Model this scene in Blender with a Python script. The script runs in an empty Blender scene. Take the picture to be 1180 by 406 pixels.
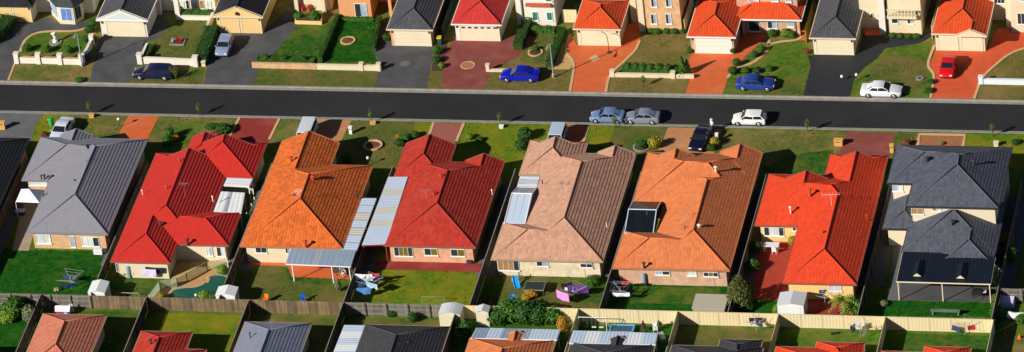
import bpy, math, random
from mathutils import Vector, Matrix
random.seed(7)
SC = bpy.context.scene
COL = SC.collection
# ---------------------------------------------------------------- camera
PW, PH, FOC = 1180.0, 406.0, 7362.0
PT, RO, YA = math.radians(33), math.radians(6.72), math.radians(14.46)
_h = Vector((-math.sin(YA), math.cos(YA), 0)); _r = Vector((math.cos(YA), math.sin(YA), 0)); _up = Vector((0, 0, 1))
_f = _h * math.cos(PT) - _up * math.sin(PT); _u = _up * math.cos(PT) + _h * math.sin(PT)
IX = _r * math.cos(RO) - _u * math.sin(RO); IY = _r * math.sin(RO) + _u * math.cos(RO)
CAM = -_f * (FOC / 10.1)
cd = bpy.data.cameras.new('camera'); cam = bpy.data.objects.new('camera', cd); COL.objects.link(cam)
cam.matrix_world = Matrix(((IX.x, IY.x, -_f.x, CAM.x), (IX.y, IY.y, -_f.y, CAM.y), (IX.z, IY.z, -_f.z, CAM.z), (0, 0, 0, 1)))
cd.sensor_fit = 'HORIZONTAL'; cd.sensor_width = 36.0; cd.lens = 36.0 * FOC / PW
cd.clip_start = 10.0; cd.clip_end = 6000.0
SC.camera = cam
# ---------------------------------------------------------------- light
SUN_EL, SUN_AZ = 29.0, 45.0          # shadows fall towards +X +Y at SUN_AZ degrees from +X
world = bpy.data.worlds.new('World'); SC.world = world; world.use_nodes = True
wn = world.node_tree.nodes; wl = world.node_tree.links
bg = wn['Background']; sky = wn.new('ShaderNodeTexSky'); sky.sky_type = 'NISHITA'; sky.sun_disc = False; sky.air_density = 0.5; sky.dust_density = 0.3; sky.altitude = 300
sky.sun_elevation = math.radians(SUN_EL)
_sd = Vector((-math.cos(math.radians(SUN_AZ)), -math.sin(math.radians(SUN_AZ)), 0))
sky.sun_rotation = math.atan2(_sd.x, _sd.y)
wl.new(sky.outputs['Color'], bg.inputs['Color']); bg.inputs['Strength'].default_value = 0.05
sl = bpy.data.lights.new('sun', 'SUN'); sl.energy = 5.0; sl.angle = math.radians(0.5); sl.color = (1.0, 0.94, 0.84)
sun = bpy.data.objects.new('sun', sl); COL.objects.link(sun)
_e = math.radians(SUN_EL)
_ldir = Vector((math.cos(math.radians(SUN_AZ)) * math.cos(_e), math.sin(math.radians(SUN_AZ)) * math.cos(_e), -math.sin(_e)))
sun.rotation_euler = _ldir.to_track_quat('-Z', 'Y').to_euler()
SC.view_settings.view_transform = 'Standard'; SC.view_settings.look = 'None'
SC.view_settings.exposure = 0.36; SC.view_settings.gamma = 1.0; SC.view_settings.use_curve_mapping = False
# ---------------------------------------------------------------- layout helpers: surveyed picture points to ground metres
def ray(px, py): return IX * (px - PW / 2) + IY * (PH / 2 - py) + _f * FOC
def g(px, py, z=0.0):
    d = ray(px, py); t = (z - CAM.z) / d.z; p = CAM + d * t
    return p.x, p.y
def vy(px, py, Y):
    d = ray(px, py); t = (Y - CAM.y) / d.y; p = CAM + d * t
    return p.x, p.z
# ---------------------------------------------------------------- materials
MATS = {}
def mat(name, col, rough=0.8, var=0.25, scale=3.0, fine=25.0, bump=0.0, metal=0.0, spec=0.3, col2=None, big=None, coat=0.0):
    """plain coloured surface with two scales of procedural tone variation"""
    if name in MATS: return MATS[name]
    m = bpy.data.materials.new(name); m.use_nodes = True; MATS[name] = m
    n, l = m.node_tree.nodes, m.node_tree.links
    b = n['Principled BSDF']; b.inputs['Roughness'].default_value = rough; b.inputs['Metallic'].default_value = metal
    b.inputs['Specular IOR Level'].default_value = spec
    if coat: b.inputs['Coat Weight'].default_value = coat; b.inputs['Coat Roughness'].default_value = 0.05
    geo = n.new('ShaderNodeNewGeometry')
    t1 = n.new('ShaderNodeTexNoise'); t1.inputs['Scale'].default_value = scale; t1.inputs['Detail'].default_value = 5
    t2 = n.new('ShaderNodeTexNoise'); t2.inputs['Scale'].default_value = fine; t2.inputs['Detail'].default_value = 3
    for t in (t1, t2): l.new(geo.outputs['Position'], t.inputs['Vector'])
    mx = n.new('ShaderNodeMix'); mx.data_type = 'FLOAT'; mx.inputs[0].default_value = 0.4
    l.new(t1.outputs['Fac'], mx.inputs[2]); l.new(t2.outputs['Fac'], mx.inputs[3])
    mr = n.new('ShaderNodeMapRange'); mr.inputs[1].default_value = 0.3; mr.inputs[2].default_value = 0.7
    l.new(mx.outputs[0], mr.inputs[0])
    c1 = [c * (1 - var) for c in col]; c2 = list(col2) if col2 else [min(1, c * (1 + var)) for c in col]
    mc = n.new('ShaderNodeMix'); mc.data_type = 'RGBA'
    mc.inputs[6].default_value = (*c1, 1); mc.inputs[7].default_value = (*c2, 1)
    l.new(mr.outputs[0], mc.inputs[0]); out = mc.outputs[2]
    if big:
        t3 = n.new('ShaderNodeTexNoise'); t3.inputs['Scale'].default_value = big[1]; t3.inputs['Detail'].default_value = 3
        l.new(geo.outputs['Position'], t3.inputs['Vector'])
        r3 = n.new('ShaderNodeMapRange'); r3.inputs[1].default_value = big[2]; r3.inputs[2].default_value = big[3]
        l.new(t3.outputs['Fac'], r3.inputs[0])
        m3 = n.new('ShaderNodeMix'); m3.data_type = 'RGBA'; m3.inputs[7].default_value = (*big[0], 1)
        l.new(out, m3.inputs[6]); l.new(r3.outputs[0], m3.inputs[0]); out = m3.outputs[2]
    l.new(out, b.inputs['Base Color'])
    if bump:
        bp = n.new('ShaderNodeBump'); bp.inputs['Strength'].default_value = 0.6; bp.inputs['Distance'].default_value = bump
        l.new(t2.outputs['Fac'], bp.inputs['Height']); l.new(bp.outputs[0], b.inputs['Normal'])
    return m
def roofmat(name, col, rough=0.75, course=0.37, tile=0.3, var=0.3, step=0.03, weather=None, spec=0.3):
    """roof covering: courses across the slope and tone differences from tile to tile (UV is in metres)"""
    if name in MATS: return MATS[name]
    m = bpy.data.materials.new(name); m.use_nodes = True; MATS[name] = m
    n, l = m.node_tree.nodes, m.node_tree.links
    b = n['Principled BSDF']; b.inputs['Roughness'].default_value = rough; b.inputs['Specular IOR Level'].default_value = spec
    uv = n.new('ShaderNodeUVMap'); uv.uv_map = 'UVMap'
    sx = n.new('ShaderNodeSeparateXYZ'); l.new(uv.outputs[0], sx.inputs[0])
    def M(op, a, bb=None):
        k = n.new('ShaderNodeMath'); k.operation = op
        for i, v in enumerate((a, bb)):
            if v is None: continue
            if isinstance(v, (int, float)): k.inputs[i].default_value = v
            else: l.new(v, k.inputs[i])
        return k.outputs[0]
    us = M('DIVIDE', sx.outputs[0], tile); vs = M('DIVIDE', sx.outputs[1], course)
    cb = n.new('ShaderNodeCombineXYZ'); l.new(M('FLOOR', us), cb.inputs[0]); l.new(M('FLOOR', vs), cb.inputs[1])
    wnz = n.new('ShaderNodeTexWhiteNoise'); wnz.noise_dimensions = '2D'; l.new(cb.outputs[0], wnz.inputs['Vector'])
    geo = n.new('ShaderNodeNewGeometry')
    t1 = n.new('ShaderNodeTexNoise'); t1.inputs['Scale'].default_value = 0.7; t1.inputs['Detail'].default_value = 6; l.new(geo.outputs['Position'], t1.inputs['Vector'])
    t2 = n.new('ShaderNodeTexNoise'); t2.inputs['Scale'].default_value = 9; t2.inputs['Detail'].default_value = 3; l.new(geo.outputs['Position'], t2.inputs['Vector'])
    f = M('ADD', M('MULTIPLY', wnz.outputs['Value'], 0.45), M('ADD', M('MULTIPLY', t1.outputs['Fac'], 0.45), M('MULTIPLY', t2.outputs['Fac'], 0.25)))
    mr = n.new('ShaderNodeMapRange'); mr.inputs[1].default_value = 0.25; mr.inputs[2].default_value = 0.9; l.new(f, mr.inputs[0])
    mc = n.new('ShaderNodeMix'); mc.data_type = 'RGBA'
    mc.inputs[6].default_value = (*[c * (1 - var) for c in col], 1); mc.inputs[7].default_value = (*[min(1, c * (1 + var)) for c in col], 1)
    l.new(mr.outputs[0], mc.inputs[0]); out = mc.outputs[2]
    if weather:
        t3 = n.new('ShaderNodeTexNoise'); t3.inputs['Scale'].default_value = 0.35; t3.inputs['Detail'].default_value = 7; t3.inputs['Roughness'].default_value = 0.7
        l.new(geo.outputs['Position'], t3.inputs['Vector'])
        r3 = n.new('ShaderNodeMapRange'); r3.inputs[1].default_value = 0.5; r3.inputs[2].default_value = 0.75; r3.inputs[4].default_value = 0.5; l.new(t3.outputs['Fac'], r3.inputs[0])
        m3 = n.new('ShaderNodeMix'); m3.data_type = 'RGBA'; m3.inputs[7].default_value = (*weather, 1)
        l.new(out, m3.inputs[6]); l.new(r3.outputs[0], m3.inputs[0]); out = m3.outputs[2]
    l.new(out, b.inputs['Base Color'])
    if step:
        bp = n.new('ShaderNodeBump'); bp.inputs['Strength'].default_value = 1.0; bp.inputs['Distance'].default_value = step
        l.new(M('ABSOLUTE', M('SINE', M('MULTIPLY', us, math.pi))), bp.inputs['Height']); l.new(bp.outputs[0], b.inputs['Normal'])
    return m
def brickmat(name, c1, c2, mortar):
    if name in MATS: return MATS[name]
    m = bpy.data.materials.new(name); m.use_nodes = True; MATS[name] = m
    n, l = m.node_tree.nodes, m.node_tree.links; b = n['Principled BSDF']; b.inputs['Roughness'].default_value = 0.9
    geo = n.new('ShaderNodeNewGeometry'); sp = n.new('ShaderNodeSeparateXYZ'); l.new(geo.outputs['Position'], sp.inputs[0])
    ad = n.new('ShaderNodeMath'); l.new(sp.outputs[0], ad.inputs[0]); l.new(sp.outputs[1], ad.inputs[1])
    cb = n.new('ShaderNodeCombineXYZ'); l.new(ad.outputs[0], cb.inputs[0]); l.new(sp.outputs[2], cb.inputs[1])
    br = n.new('ShaderNodeTexBrick'); br.inputs['Scale'].default_value = 1.0; br.inputs['Brick Width'].default_value = 0.24; br.inputs['Row Height'].default_value = 0.086
    br.inputs['Mortar Size'].default_value = 0.008; br.inputs['Color1'].default_value = (*c1, 1); br.inputs['Color2'].default_value = (*c2, 1); br.inputs['Mortar'].default_value = (*mortar, 1)
    l.new(cb.outputs[0], br.inputs['Vector'])
    t = n.new('ShaderNodeTexNoise'); t.inputs['Scale'].default_value = 1.3; t.inputs['Detail'].default_value = 5; l.new(geo.outputs['Position'], t.inputs['Vector'])
    mr = n.new('ShaderNodeMapRange'); mr.inputs[1].default_value = 0.3; mr.inputs[2].default_value = 0.7; mr.inputs[3].default_value = 0.8; mr.inputs[4].default_value = 1.15; l.new(t.outputs['Fac'], mr.inputs[0])
    mm = n.new('ShaderNodeMix'); mm.data_type = 'RGBA'; mm.blend_type = 'MULTIPLY'; mm.inputs[0].default_value = 1; l.new(br.outputs['Color'], mm.inputs[6]); l.new(mr.outputs[0], mm.inputs[7])
    l.new(mm.outputs[2], b.inputs['Base Color'])
    return m
def grassmat(name, dark, mid, dry, dryness=0.5, bump=0.05):
    if name in MATS: return MATS[name]
    m = bpy.data.materials.new(name); m.use_nodes = True; MATS[name] = m
    n, l = m.node_tree.nodes, m.node_tree.links; b = n['Principled BSDF']; b.inputs['Roughness'].default_value = 0.95; b.inputs['Specular IOR Level'].default_value = 0.1
    geo = n.new('ShaderNodeNewGeometry')
    def nz(s, d, r=0.55):
        t = n.new('ShaderNodeTexNoise'); t.inputs['Scale'].default_value = s; t.inputs['Detail'].default_value = d; t.inputs['Roughness'].default_value = r
        l.new(geo.outputs['Position'], t.inputs['Vector']); return t
    a, c, e, fz = nz(0.22, 6, 0.65), nz(1.4, 6, 0.7), nz(0.4, 5, 0.6), nz(22, 2)
    def mr(src, lo, hi):
        k = n.new('ShaderNodeMapRange'); k.inputs[1].default_value = lo; k.inputs[2].default_value = hi; l.new(src, k.inputs[0]); return k.outputs[0]
    def mix(f, x, y):
        k = n.new('ShaderNodeMix'); k.data_type = 'RGBA'; l.new(f, k.inputs[0])
        for i, v in ((6, x), (7, y)):
            if isinstance(v, tuple): k.inputs[i].default_value = (*v, 1)
            else: l.new(v, k.inputs[i])
        return k.outputs[2]
    o = mix(mr(c.outputs['Fac'], 0.36, 0.63), dark, mid)
    d1 = n.new('ShaderNodeMath'); d1.operation = 'ADD'; l.new(a.outputs['Fac'], d1.inputs[0])
    d2 = n.new('ShaderNodeMath'); d2.operation = 'MULTIPLY'; l.new(e.outputs['Fac'], d2.inputs[0]); d2.inputs[1].default_value = 0.7; l.new(d2.outputs[0], d1.inputs[1])
    o = mix(mr(d1.outputs[0], 1.15 - 0.6 * dryness, 1.45 - 0.6 * dryness), o, dry)
    pz = nz(0.85, 7, 0.72); pk = n.new('ShaderNodeMapRange'); pk.inputs[1].default_value = 0.60 - 0.12*dryness; pk.inputs[2].default_value = 0.70 - 0.10*dryness; pk.inputs[4].default_value = 0.75; l.new(pz.outputs['Fac'], pk.inputs[0])
    o = mix(pk.outputs[0], o, tuple(c*0.85 for c in dry))
    k = n.new('ShaderNodeMix'); k.data_type = 'RGBA'; k.blend_type = 'MULTIPLY'; k.inputs[0].default_value = 1
    g2 = n.new('ShaderNodeMapRange'); g2.inputs[1].default_value = 0.3; g2.inputs[2].default_value = 0.7; g2.inputs[3].default_value = 0.65; g2.inputs[4].default_value = 1.3; l.new(fz.outputs['Fac'], g2.inputs[0])
    l.new(o, k.inputs[6]); l.new(g2.outputs[0], k.inputs[7]); l.new(k.outputs[2], b.inputs['Base Color'])
    bp = n.new('ShaderNodeBump'); bp.inputs['Strength'].default_value = 0.7; bp.inputs['Distance'].default_value = bump
    l.new(fz.outputs['Fac'], bp.inputs['Height']); l.new(bp.outputs[0], b.inputs['Normal'])
    return m
def glassmat(name, col, rough=0.06, spec=0.6):
    return mat(name, col, rough=rough, var=0.3, scale=0.8, fine=4, spec=spec)
def leafmat(name, c, c2):
    if name in MATS: return MATS[name]
    m = bpy.data.materials.new(name); m.use_nodes = True; MATS[name] = m
    n, l = m.node_tree.nodes, m.node_tree.links; b = n['Principled BSDF']; b.inputs['Roughness'].default_value = 0.6; b.inputs['Specular IOR Level'].default_value = 0.25
    geo = n.new('ShaderNodeNewGeometry')
    mc = n.new('ShaderNodeMix'); mc.data_type = 'RGBA'; mc.inputs[6].default_value = (*c, 1); mc.inputs[7].default_value = (*c2, 1)
    l.new(geo.outputs['Random Per Island'], mc.inputs[0]); l.new(mc.outputs[2], b.inputs['Base Color'])
    return m
def palemat(name, c, c2, c3):
    """boards: each board its own tone, weather streaks along it"""
    if name in MATS: return MATS[name]
    m = bpy.data.materials.new(name); m.use_nodes = True; MATS[name] = m
    n, l = m.node_tree.nodes, m.node_tree.links; b = n['Principled BSDF']; b.inputs['Roughness'].default_value = 0.9
    geo = n.new('ShaderNodeNewGeometry'); r = n.new('ShaderNodeValToRGB'); e = r.color_ramp.elements
    e[0].color = (*c,1); e[1].color = (*c3,1); k = e.new(0.5); k.color = (*c2,1)
    t = n.new('ShaderNodeTexNoise'); t.inputs['Scale'].default_value = 0.8; t.inputs['Detail'].default_value = 5; l.new(geo.outputs['Position'], t.inputs['Vector'])
    a = n.new('ShaderNodeMath'); a.operation = 'MULTIPLY_ADD'; l.new(geo.outputs['Random Per Island'], a.inputs[0]); a.inputs[1].default_value = 0.6
    h = n.new('ShaderNodeMath'); h.operation = 'MULTIPLY_ADD'; l.new(t.outputs['Fac'], h.inputs[0]); h.inputs[1].default_value = 1.2; h.inputs[2].default_value = -0.4; l.new(h.outputs[0], a.inputs[2])
    l.new(a.outputs[0], r.inputs[0]); l.new(r.outputs[0], b.inputs['Base Color']); return m
# ---------------------------------------------------------------- mesh helpers
class MB:
    def __init__(s): s.v = []; s.f = []; s.uv = []
    def add(s, vs, fs, uvs=None):
        o = len(s.v); s.v += [tuple(p) for p in vs]; s.f += [tuple(i + o for i in f) for f in fs]
        if uvs: s.uv += uvs
        return s
    def box(s, x0, x1, y0, y1, z0, z1):
        return s.add([(x0,y0,z0),(x1,y0,z0),(x1,y1,z0),(x0,y1,z0),(x0,y0,z1),(x1,y0,z1),(x1,y1,z1),(x0,y1,z1)],
              [(3,2,1,0),(4,5,6,7),(0,1,5,4),(1,2,6,5),(2,3,7,6),(3,0,4,7)])
    def obox(s, c, ax, ay, az):
        """box from centre and three half-axis vectors"""
        c, ax, ay, az = Vector(c), Vector(ax), Vector(ay), Vector(az)
        P = [c - ax - ay - az, c + ax - ay - az, c + ax + ay - az, c - ax + ay - az, c - ax - ay + az, c + ax - ay + az, c + ax + ay + az, c - ax + ay + az]
        return s.add(P, [(3,2,1,0),(4,5,6,7),(0,1,5,4),(1,2,6,5),(2,3,7,6),(3,0,4,7)])
    def prism(s, poly, z0, z1):
        n = len(poly)
        a = sum(poly[i][0]*poly[(i+1)%n][1] - poly[(i+1)%n][0]*poly[i][1] for i in range(n))
        if a < 0: poly = poly[::-1]
        return s.add([(x,y,z0) for x,y in poly] + [(x,y,z1) for x,y in poly],
              [tuple(range(n-1,-1,-1)), tuple(range(n,2*n))] + [(i,(i+1)%n,n+(i+1)%n,n+i) for i in range(n)])
    def sheet(s, poly, z):
        n = len(poly); a = sum(poly[i][0]*poly[(i+1)%n][1] - poly[(i+1)%n][0]*poly[i][1] for i in range(n))
        if a < 0: poly = poly[::-1]
        return s.add([(x,y,z) for x,y in poly], [tuple(range(n))])
    def tube(s, p0, p1, r0, r1=None, n=8, cap=True):
        r1 = r0 if r1 is None else r1
        p0, p1 = Vector(p0), Vector(p1); d = (p1 - p0).normalized()
        a = d.cross(Vector((0,0,1)) if abs(d.z) < 0.9 else Vector((1,0,0))).normalized(); b = d.cross(a)
        vs = []
        for p, r in ((p0, r0), (p1, r1)):
            for i in range(n):
                t = 2*math.pi*i/n; vs.append(p + a*math.cos(t)*r + b*math.sin(t)*r)
        fs = [(i,(i+1)%n,n+(i+1)%n,n+i) for i in range(n)]
        if cap: fs += [tuple(range(n-1,-1,-1)), tuple(range(n,2*n))]
        return s.add(vs, fs)
    def path(s, pts, r, n=6):
        pts = [Vector(p) for p in pts]; vs = []; m = len(pts)
        for k, p in enumerate(pts):
            d = (pts[min(k+1,m-1)] - pts[max(k-1,0)]).normalized()
            a = d.cross(Vector((0.13,0.2,1))).normalized(); b = d.cross(a)
            rr = r[k] if isinstance(r, (list,tuple)) else r
            vs += [p + a*math.cos(2*math.pi*i/n)*rr + b*math.sin(2*math.pi*i/n)*rr for i in range(n)]
        fs = [(k*n+i, k*n+(i+1)%n, (k+1)*n+(i+1)%n, (k+1)*n+i) for k in range(m-1) for i in range(n)]
        fs += [tuple(range(n-1,-1,-1)), tuple(range((m-1)*n, m*n))]
        return s.add(vs, fs)
    def lathe(s, c, prof, n=14):
        vs = []; m = len(prof)
        for r, z in prof:
            vs += [(c[0] + r*math.cos(2*math.pi*i/n), c[1] + r*math.sin(2*math.pi*i/n), c[2] + z) for i in range(n)]
        fs = [(k*n+i, k*n+(i+1)%n, (k+1)*n+(i+1)%n, (k+1)*n+i) for k in range(m-1) for i in range(n)]
        fs += [tuple(range(n-1,-1,-1)), tuple(range((m-1)*n, m*n))]
        return s.add(vs, fs)
    def ell(s, c, rx, ry, rz, n=12, m=7):
        return s.lathe2(c, [(math.sin(math.pi*k/m), -math.cos(math.pi*k/m)) for k in range(1, m)], rx, ry, rz, n)
    def lathe2(s, c, prof, rx, ry, rz, n):
        vs = []; m = len(prof)
        for r, z in prof: vs += [(c[0] + rx*r*math.cos(2*math.pi*i/n), c[1] + ry*r*math.sin(2*math.pi*i/n), c[2] + rz*z) for i in range(n)]
        fs = [(k*n+i, k*n+(i+1)%n, (k+1)*n+(i+1)%n, (k+1)*n+i) for k in range(m-1) for i in range(n)]
        return s.add(vs, fs + [tuple(range(n-1,-1,-1)), tuple(range((m-1)*n, m*n))])
    def ring(s, x0, x1, y0, y1, z0, z1, w):
        """closed rectangular band"""
        o = [(x0,y0),(x1,y0),(x1,y1),(x0,y1)]; i = [(x0+w,y0+w),(x1-w,y0+w),(x1-w,y1-w),(x0+w,y1-w)]
        vs = [(*p,z0) for p in o] + [(*p,z0) for p in i] + [(*p,z1) for p in o] + [(*p,z1) for p in i]; fs = []
        for k in range(4):
            j = (k+1) % 4
            fs += [(k,j,8+j,8+k), (5+k if k<3 else 4, 4+k, 12+k, 13+k if k<3 else 12), (8+k,8+j,12+j,12+k), (j,k,4+k,4+j)]
        return s.add(vs, fs)
    def mesh(s, name, m, o=(0,0,0), smooth=False, angle=None):
        me = bpy.data.meshes.new(name); me.from_pydata([(x-o[0], y-o[1], z-o[2]) for x,y,z in s.v], [], s.f)
        if s.uv:
            ul = me.uv_layers.new(name='UVMap'); ul.data.foreach_set('uv', [c for p in s.uv for c in p])
        if m: me.materials.append(m)
        if smooth or angle:
            me.polygons.foreach_set('use_smooth', [True]*len(me.polygons))
            if angle: me.set_sharp_from_angle(angle=math.radians(angle))
        me.update(); return me
    def build(s, name, m, parent=None, o=None, smooth=False, angle=None):
        if o is None: o = BASE.get(parent.name, (0,0,0)) if parent else (0,0,0)
        me = s.mesh(name, m, o, smooth, angle)
        return link(name, me, parent)
BASE = {}
def link(name, me, parent=None):
    ob = bpy.data.objects.new(name, me); COL.objects.link(ob)
    if parent: ob.parent = parent; BASE[ob.name] = BASE.get(parent.name, (0,0,0))
    return ob
def thing(name, label, cat, base=(0,0,0), rz=0.0, group=None, local=False):
    o = bpy.data.objects.new(name, None); COL.objects.link(o); o.empty_display_size = 0.2
    o.location = base; o.rotation_euler = (0,0,rz); o['label'] = label; o['category'] = cat
    if group: o['group'] = group
    BASE[o.name] = (0,0,0) if local else tuple(base)
    return o
def tag(o, label, cat, group=None):
    o['label'] = label; o['category'] = cat
    if group: o['group'] = group
    return o
def struct(o): o['kind'] = 'structure'; return o
def copy_tree(o, parent=None):
    c = o.copy(); COL.objects.link(c); c.parent = parent
    for ch in KIDS.get(o.name) or [x for x in o.children]: copy_tree(ch, c)
    return c
KIDS = {}
# ================================================================ ground, road, lawns, paving
G_LUSH = grassmat('grass_lush', (0.004,0.048,0.003), (0.014,0.115,0.006), (0.055,0.135,0.01), 0.45)
G_DEEP = grassmat('grass_deep', (0.012,0.065,0.006), (0.04,0.13,0.012), (0.13,0.16,0.022), 0.62)
G_MID = grassmat('grass_mid', (0.035,0.105,0.008), (0.085,0.18,0.013), (0.19,0.18,0.035), 0.6)
G_BRIGHT = grassmat('grass_bright', (0.055,0.14,0.005), (0.115,0.205,0.008), (0.24,0.215,0.014), 0.7)
G_OLIVE = grassmat('grass_olive', (0.045,0.09,0.012), (0.095,0.135,0.02), (0.18,0.14,0.045), 0.68)
G_DRY = grassmat('grass_dry', (0.10,0.105,0.022), (0.17,0.14,0.035), (0.26,0.175,0.065), 0.6)
G_PATCH = grassmat('grass_patchy', (0.07,0.115,0.02), (0.14,0.15,0.03), (0.29,0.19,0.07), 0.6)
ASPH = mat('road_asphalt', (0.0185,0.019,0.0215), 0.85, 0.2, 0.5, 30, 0.01, big=((0.026,0.026,0.029), 0.12, 0.45, 0.75))
KERB = mat('kerb_concrete', (0.25,0.24,0.21), 0.9, 0.25, 1.5, 14)
CONC = mat('concrete_grey', (0.12,0.12,0.13), 0.9, 0.2, 0.8, 20, 0.005)
CONC2 = mat('concrete_drive_dark', (0.065,0.066,0.072), 0.85, 0.22, 0.7, 25, 0.005, big=((0.09,0.09,0.095),0.4,0.45,0.7))
CONCP = mat('concrete_pale', (0.34,0.28,0.20), 0.9, 0.18, 1.0, 18)
BLACKD = mat('asphalt_sealed', (0.022,0.025,0.03), 0.7, 0.2, 0.8, 30)
OR_D = mat('drive_terracotta', (0.58,0.118,0.032), 0.85, 0.16, 0.9, 24, 0.004, big=((0.58,0.155,0.06),0.35,0.5,0.75))
OR_D2 = mat('drive_redorange', (0.56,0.082,0.028), 0.85, 0.15, 0.9, 24, 0.004, big=((0.6,0.11,0.045),0.35,0.5,0.75))
RED_D = mat('drive_red', (0.24,0.028,0.022), 0.85, 0.16, 0.9, 24, 0.004, big=((0.3,0.06,0.05),0.35,0.5,0.75))
MAR_D = mat('drive_maroon', (0.21,0.052,0.042), 0.85, 0.18, 0.9, 24, 0.004, big=((0.27,0.09,0.07),0.35,0.5,0.75))
ROSE_D = mat('drive_rose', (0.30,0.095,0.075), 0.85, 0.16, 0.9, 24, 0.004)
BRN_D = mat('drive_brown_brick', (0.33,0.13,0.055), 0.85, 0.22, 2.5, 16, 0.01)
TAN_D = mat('drive_tan', (0.44,0.20,0.085), 0.85, 0.16, 0.9, 24, 0.004, big=((0.5,0.27,0.13),0.35,0.5,0.75))
SAND = mat('sand_path', (0.47,0.32,0.13), 0.95, 0.2, 2, 20)
BORD = mat('edging_cream', (0.55,0.36,0.18), 0.9, 0.2, 3, 20)
SOIL = mat('garden_soil', (0.07,0.04,0.022), 0.95, 0.4, 3, 20, 0.03)
MULCH = mat('bark_mulch', (0.16,0.06,0.03), 0.95, 0.4, 3, 20, 0.03)

def box_struct(name, x0, x1, y0, y1, z0, z1, m): return struct(MB().box(x0,x1,y0,y1,z0,z1).build(name, m))
struct(MB().sheet([(-2500,-2500),(2500,-2500),(2500,2500),(-2500,2500)], -0.5).build('ground', G_PATCH))
YK0, YK1 = 11.35, 17.45
def slab(name, x0, x1, y0, y1, m): return box_struct(name, x0, x1, y0, y1, -0.45, 0.0, m)
slab('verge_ground', -160, 160, YK1 + 0.42, 130, G_PATCH)
slab('verge_ground', -160, 160, -140, YK0 - 0.42, G_MID)
box_struct('road', -160, 160, YK0 - 0.2, YK1 + 0.2, -0.4, -0.13, ASPH)
def kerb(y0, y1, side):
    """kerb stones, one casting about 2.4 m long with a joint between"""
    root = struct(bpy.data.objects.new('kerb', None)); COL.objects.link(root); BASE[root.name] = (0,0,0)
    lo, hi = (y0, y1)
    me = {}
    for i in range(-30, 32):
        x0 = i*2.4; x1 = x0 + 2.385
        b = MB()
        # gutter apron towards the road, raised kerb behind
        if side > 0: P = [(lo-0.24,-0.43),(hi,-0.43),(hi,0.012),(hi-0.16,0.016),(hi-0.20,0.0),(hi-0.24,-0.105),(lo-0.24,-0.124)]
        else: P = [(hi+0.24,-0.43),(hi+0.24,-0.124),(lo+0.24,-0.105),(lo+0.20,0.0),(lo+0.16,0.016),(lo,0.012),(lo,-0.43)]
        n = len(P)
        b.add([(0,y,z) for y,z in P] + [(2.385,y,z) for y,z in P], [tuple(range(n)), tuple(range(2*n-1,n-1,-1))] + [(k+n,(k+1)%n+n,(k+1)%n,k) for k in range(n)])
        if not me: me['m'] = b.mesh('kerb_stone', KERB)
        o = link('kerb_stone', me['m'], root); o.location = (x0, 0, 0.03+random.uniform(-0.006, 0.006))
kerb(YK1, YK1 + 0.44, 1); kerb(YK0 - 0.44, YK0, -1)
LAWNS = []; HARD = []
YMID = (YK0+YK1)/2
def keep(P):
    """paving and turf stop at the back of the kerb"""
    n = sum(1 for p in P if p[1] > YMID) > len(P)/2
    return [(x, max(y, YK1+0.44) if n else min(y, YK0-0.44)) for x, y in P]
def sheet(name, pts, m, z=0.006, world=False):
    P = keep(pts if world else [g(x, y, z) for x, y in pts])
    HARD.append(P); return struct(MB().sheet(P, z).build(name, m))
def wave(pts, amp=0.11, step=0.45):
    out = []
    for i, (x, y) in enumerate(pts):
        x2, y2 = pts[(i+1) % len(pts)]; L = math.hypot(x2-x, y2-y); n = max(1, int(L/step))
        for k in range(n):
            t = k/n; out.append((x + (x2-x)*t + random.uniform(-amp,amp), y + (y2-y)*t + random.uniform(-amp,amp)))
    return out
def lawn(pts, m, z=0.006, name='lawn'):
    P = keep(wave([g(x, y, z) for x, y in pts])); LAWNS.append((P, m)); return struct(MB().sheet(P, z).build(name, m))
def strip(name, pts, w, m, z=0.02, px=True):
    """narrow flat edging band along a line"""
    P = keep([g(x, y, z) for x, y in pts] if px else pts); b = MB(); L = []; R = []
    for i, p in enumerate(P):
        a = P[max(i-1,0)]; c = P[min(i+1,len(P)-1)]; dx, dy = c[0]-a[0], c[1]-a[1]; d = math.hypot(dx,dy) or 1
        L.append((p[0]-dy/d*w/2, p[1]+dx/d*w/2)); R.append((p[0]+dy/d*w/2, p[1]-dx/d*w/2))
    n = len(P)
    b.add([(x,y,z+0.03) for x,y in L]+[(x,y,z+0.03) for x,y in R]+[(x,y,z-0.03) for x,y in L]+[(x,y,z-0.03) for x,y in R],
          [(i,n+i,n+i+1,i+1) for i in range(n-1)] + [(2*n+i,i,i+1,2*n+i+1) for i in range(n-1)] + [(n+i,3*n+i,3*n+i+1,n+i+1) for i in range(n-1)])
    return struct(b.build(name, m))
def curve(pts, n=6):
    """Catmull-Rom through picture points"""
    out = []
    for i in range(len(pts)-1):
        p0, p1, p2, p3 = pts[max(i-1,0)], pts[i], pts[i+1], pts[min(i+2,len(pts)-1)]
        for k in range(n):
            t = k/n
            out.append(tuple(0.5*((2*p1[j]) + (-p0[j]+p2[j])*t + (2*p0[j]-5*p1[j]+4*p2[j]-p3[j])*t*t + (-p0[j]+3*p1[j]-3*p2[j]+p3[j])*t**3) for j in (0,1)))
    return out + [pts[-1]]
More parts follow.
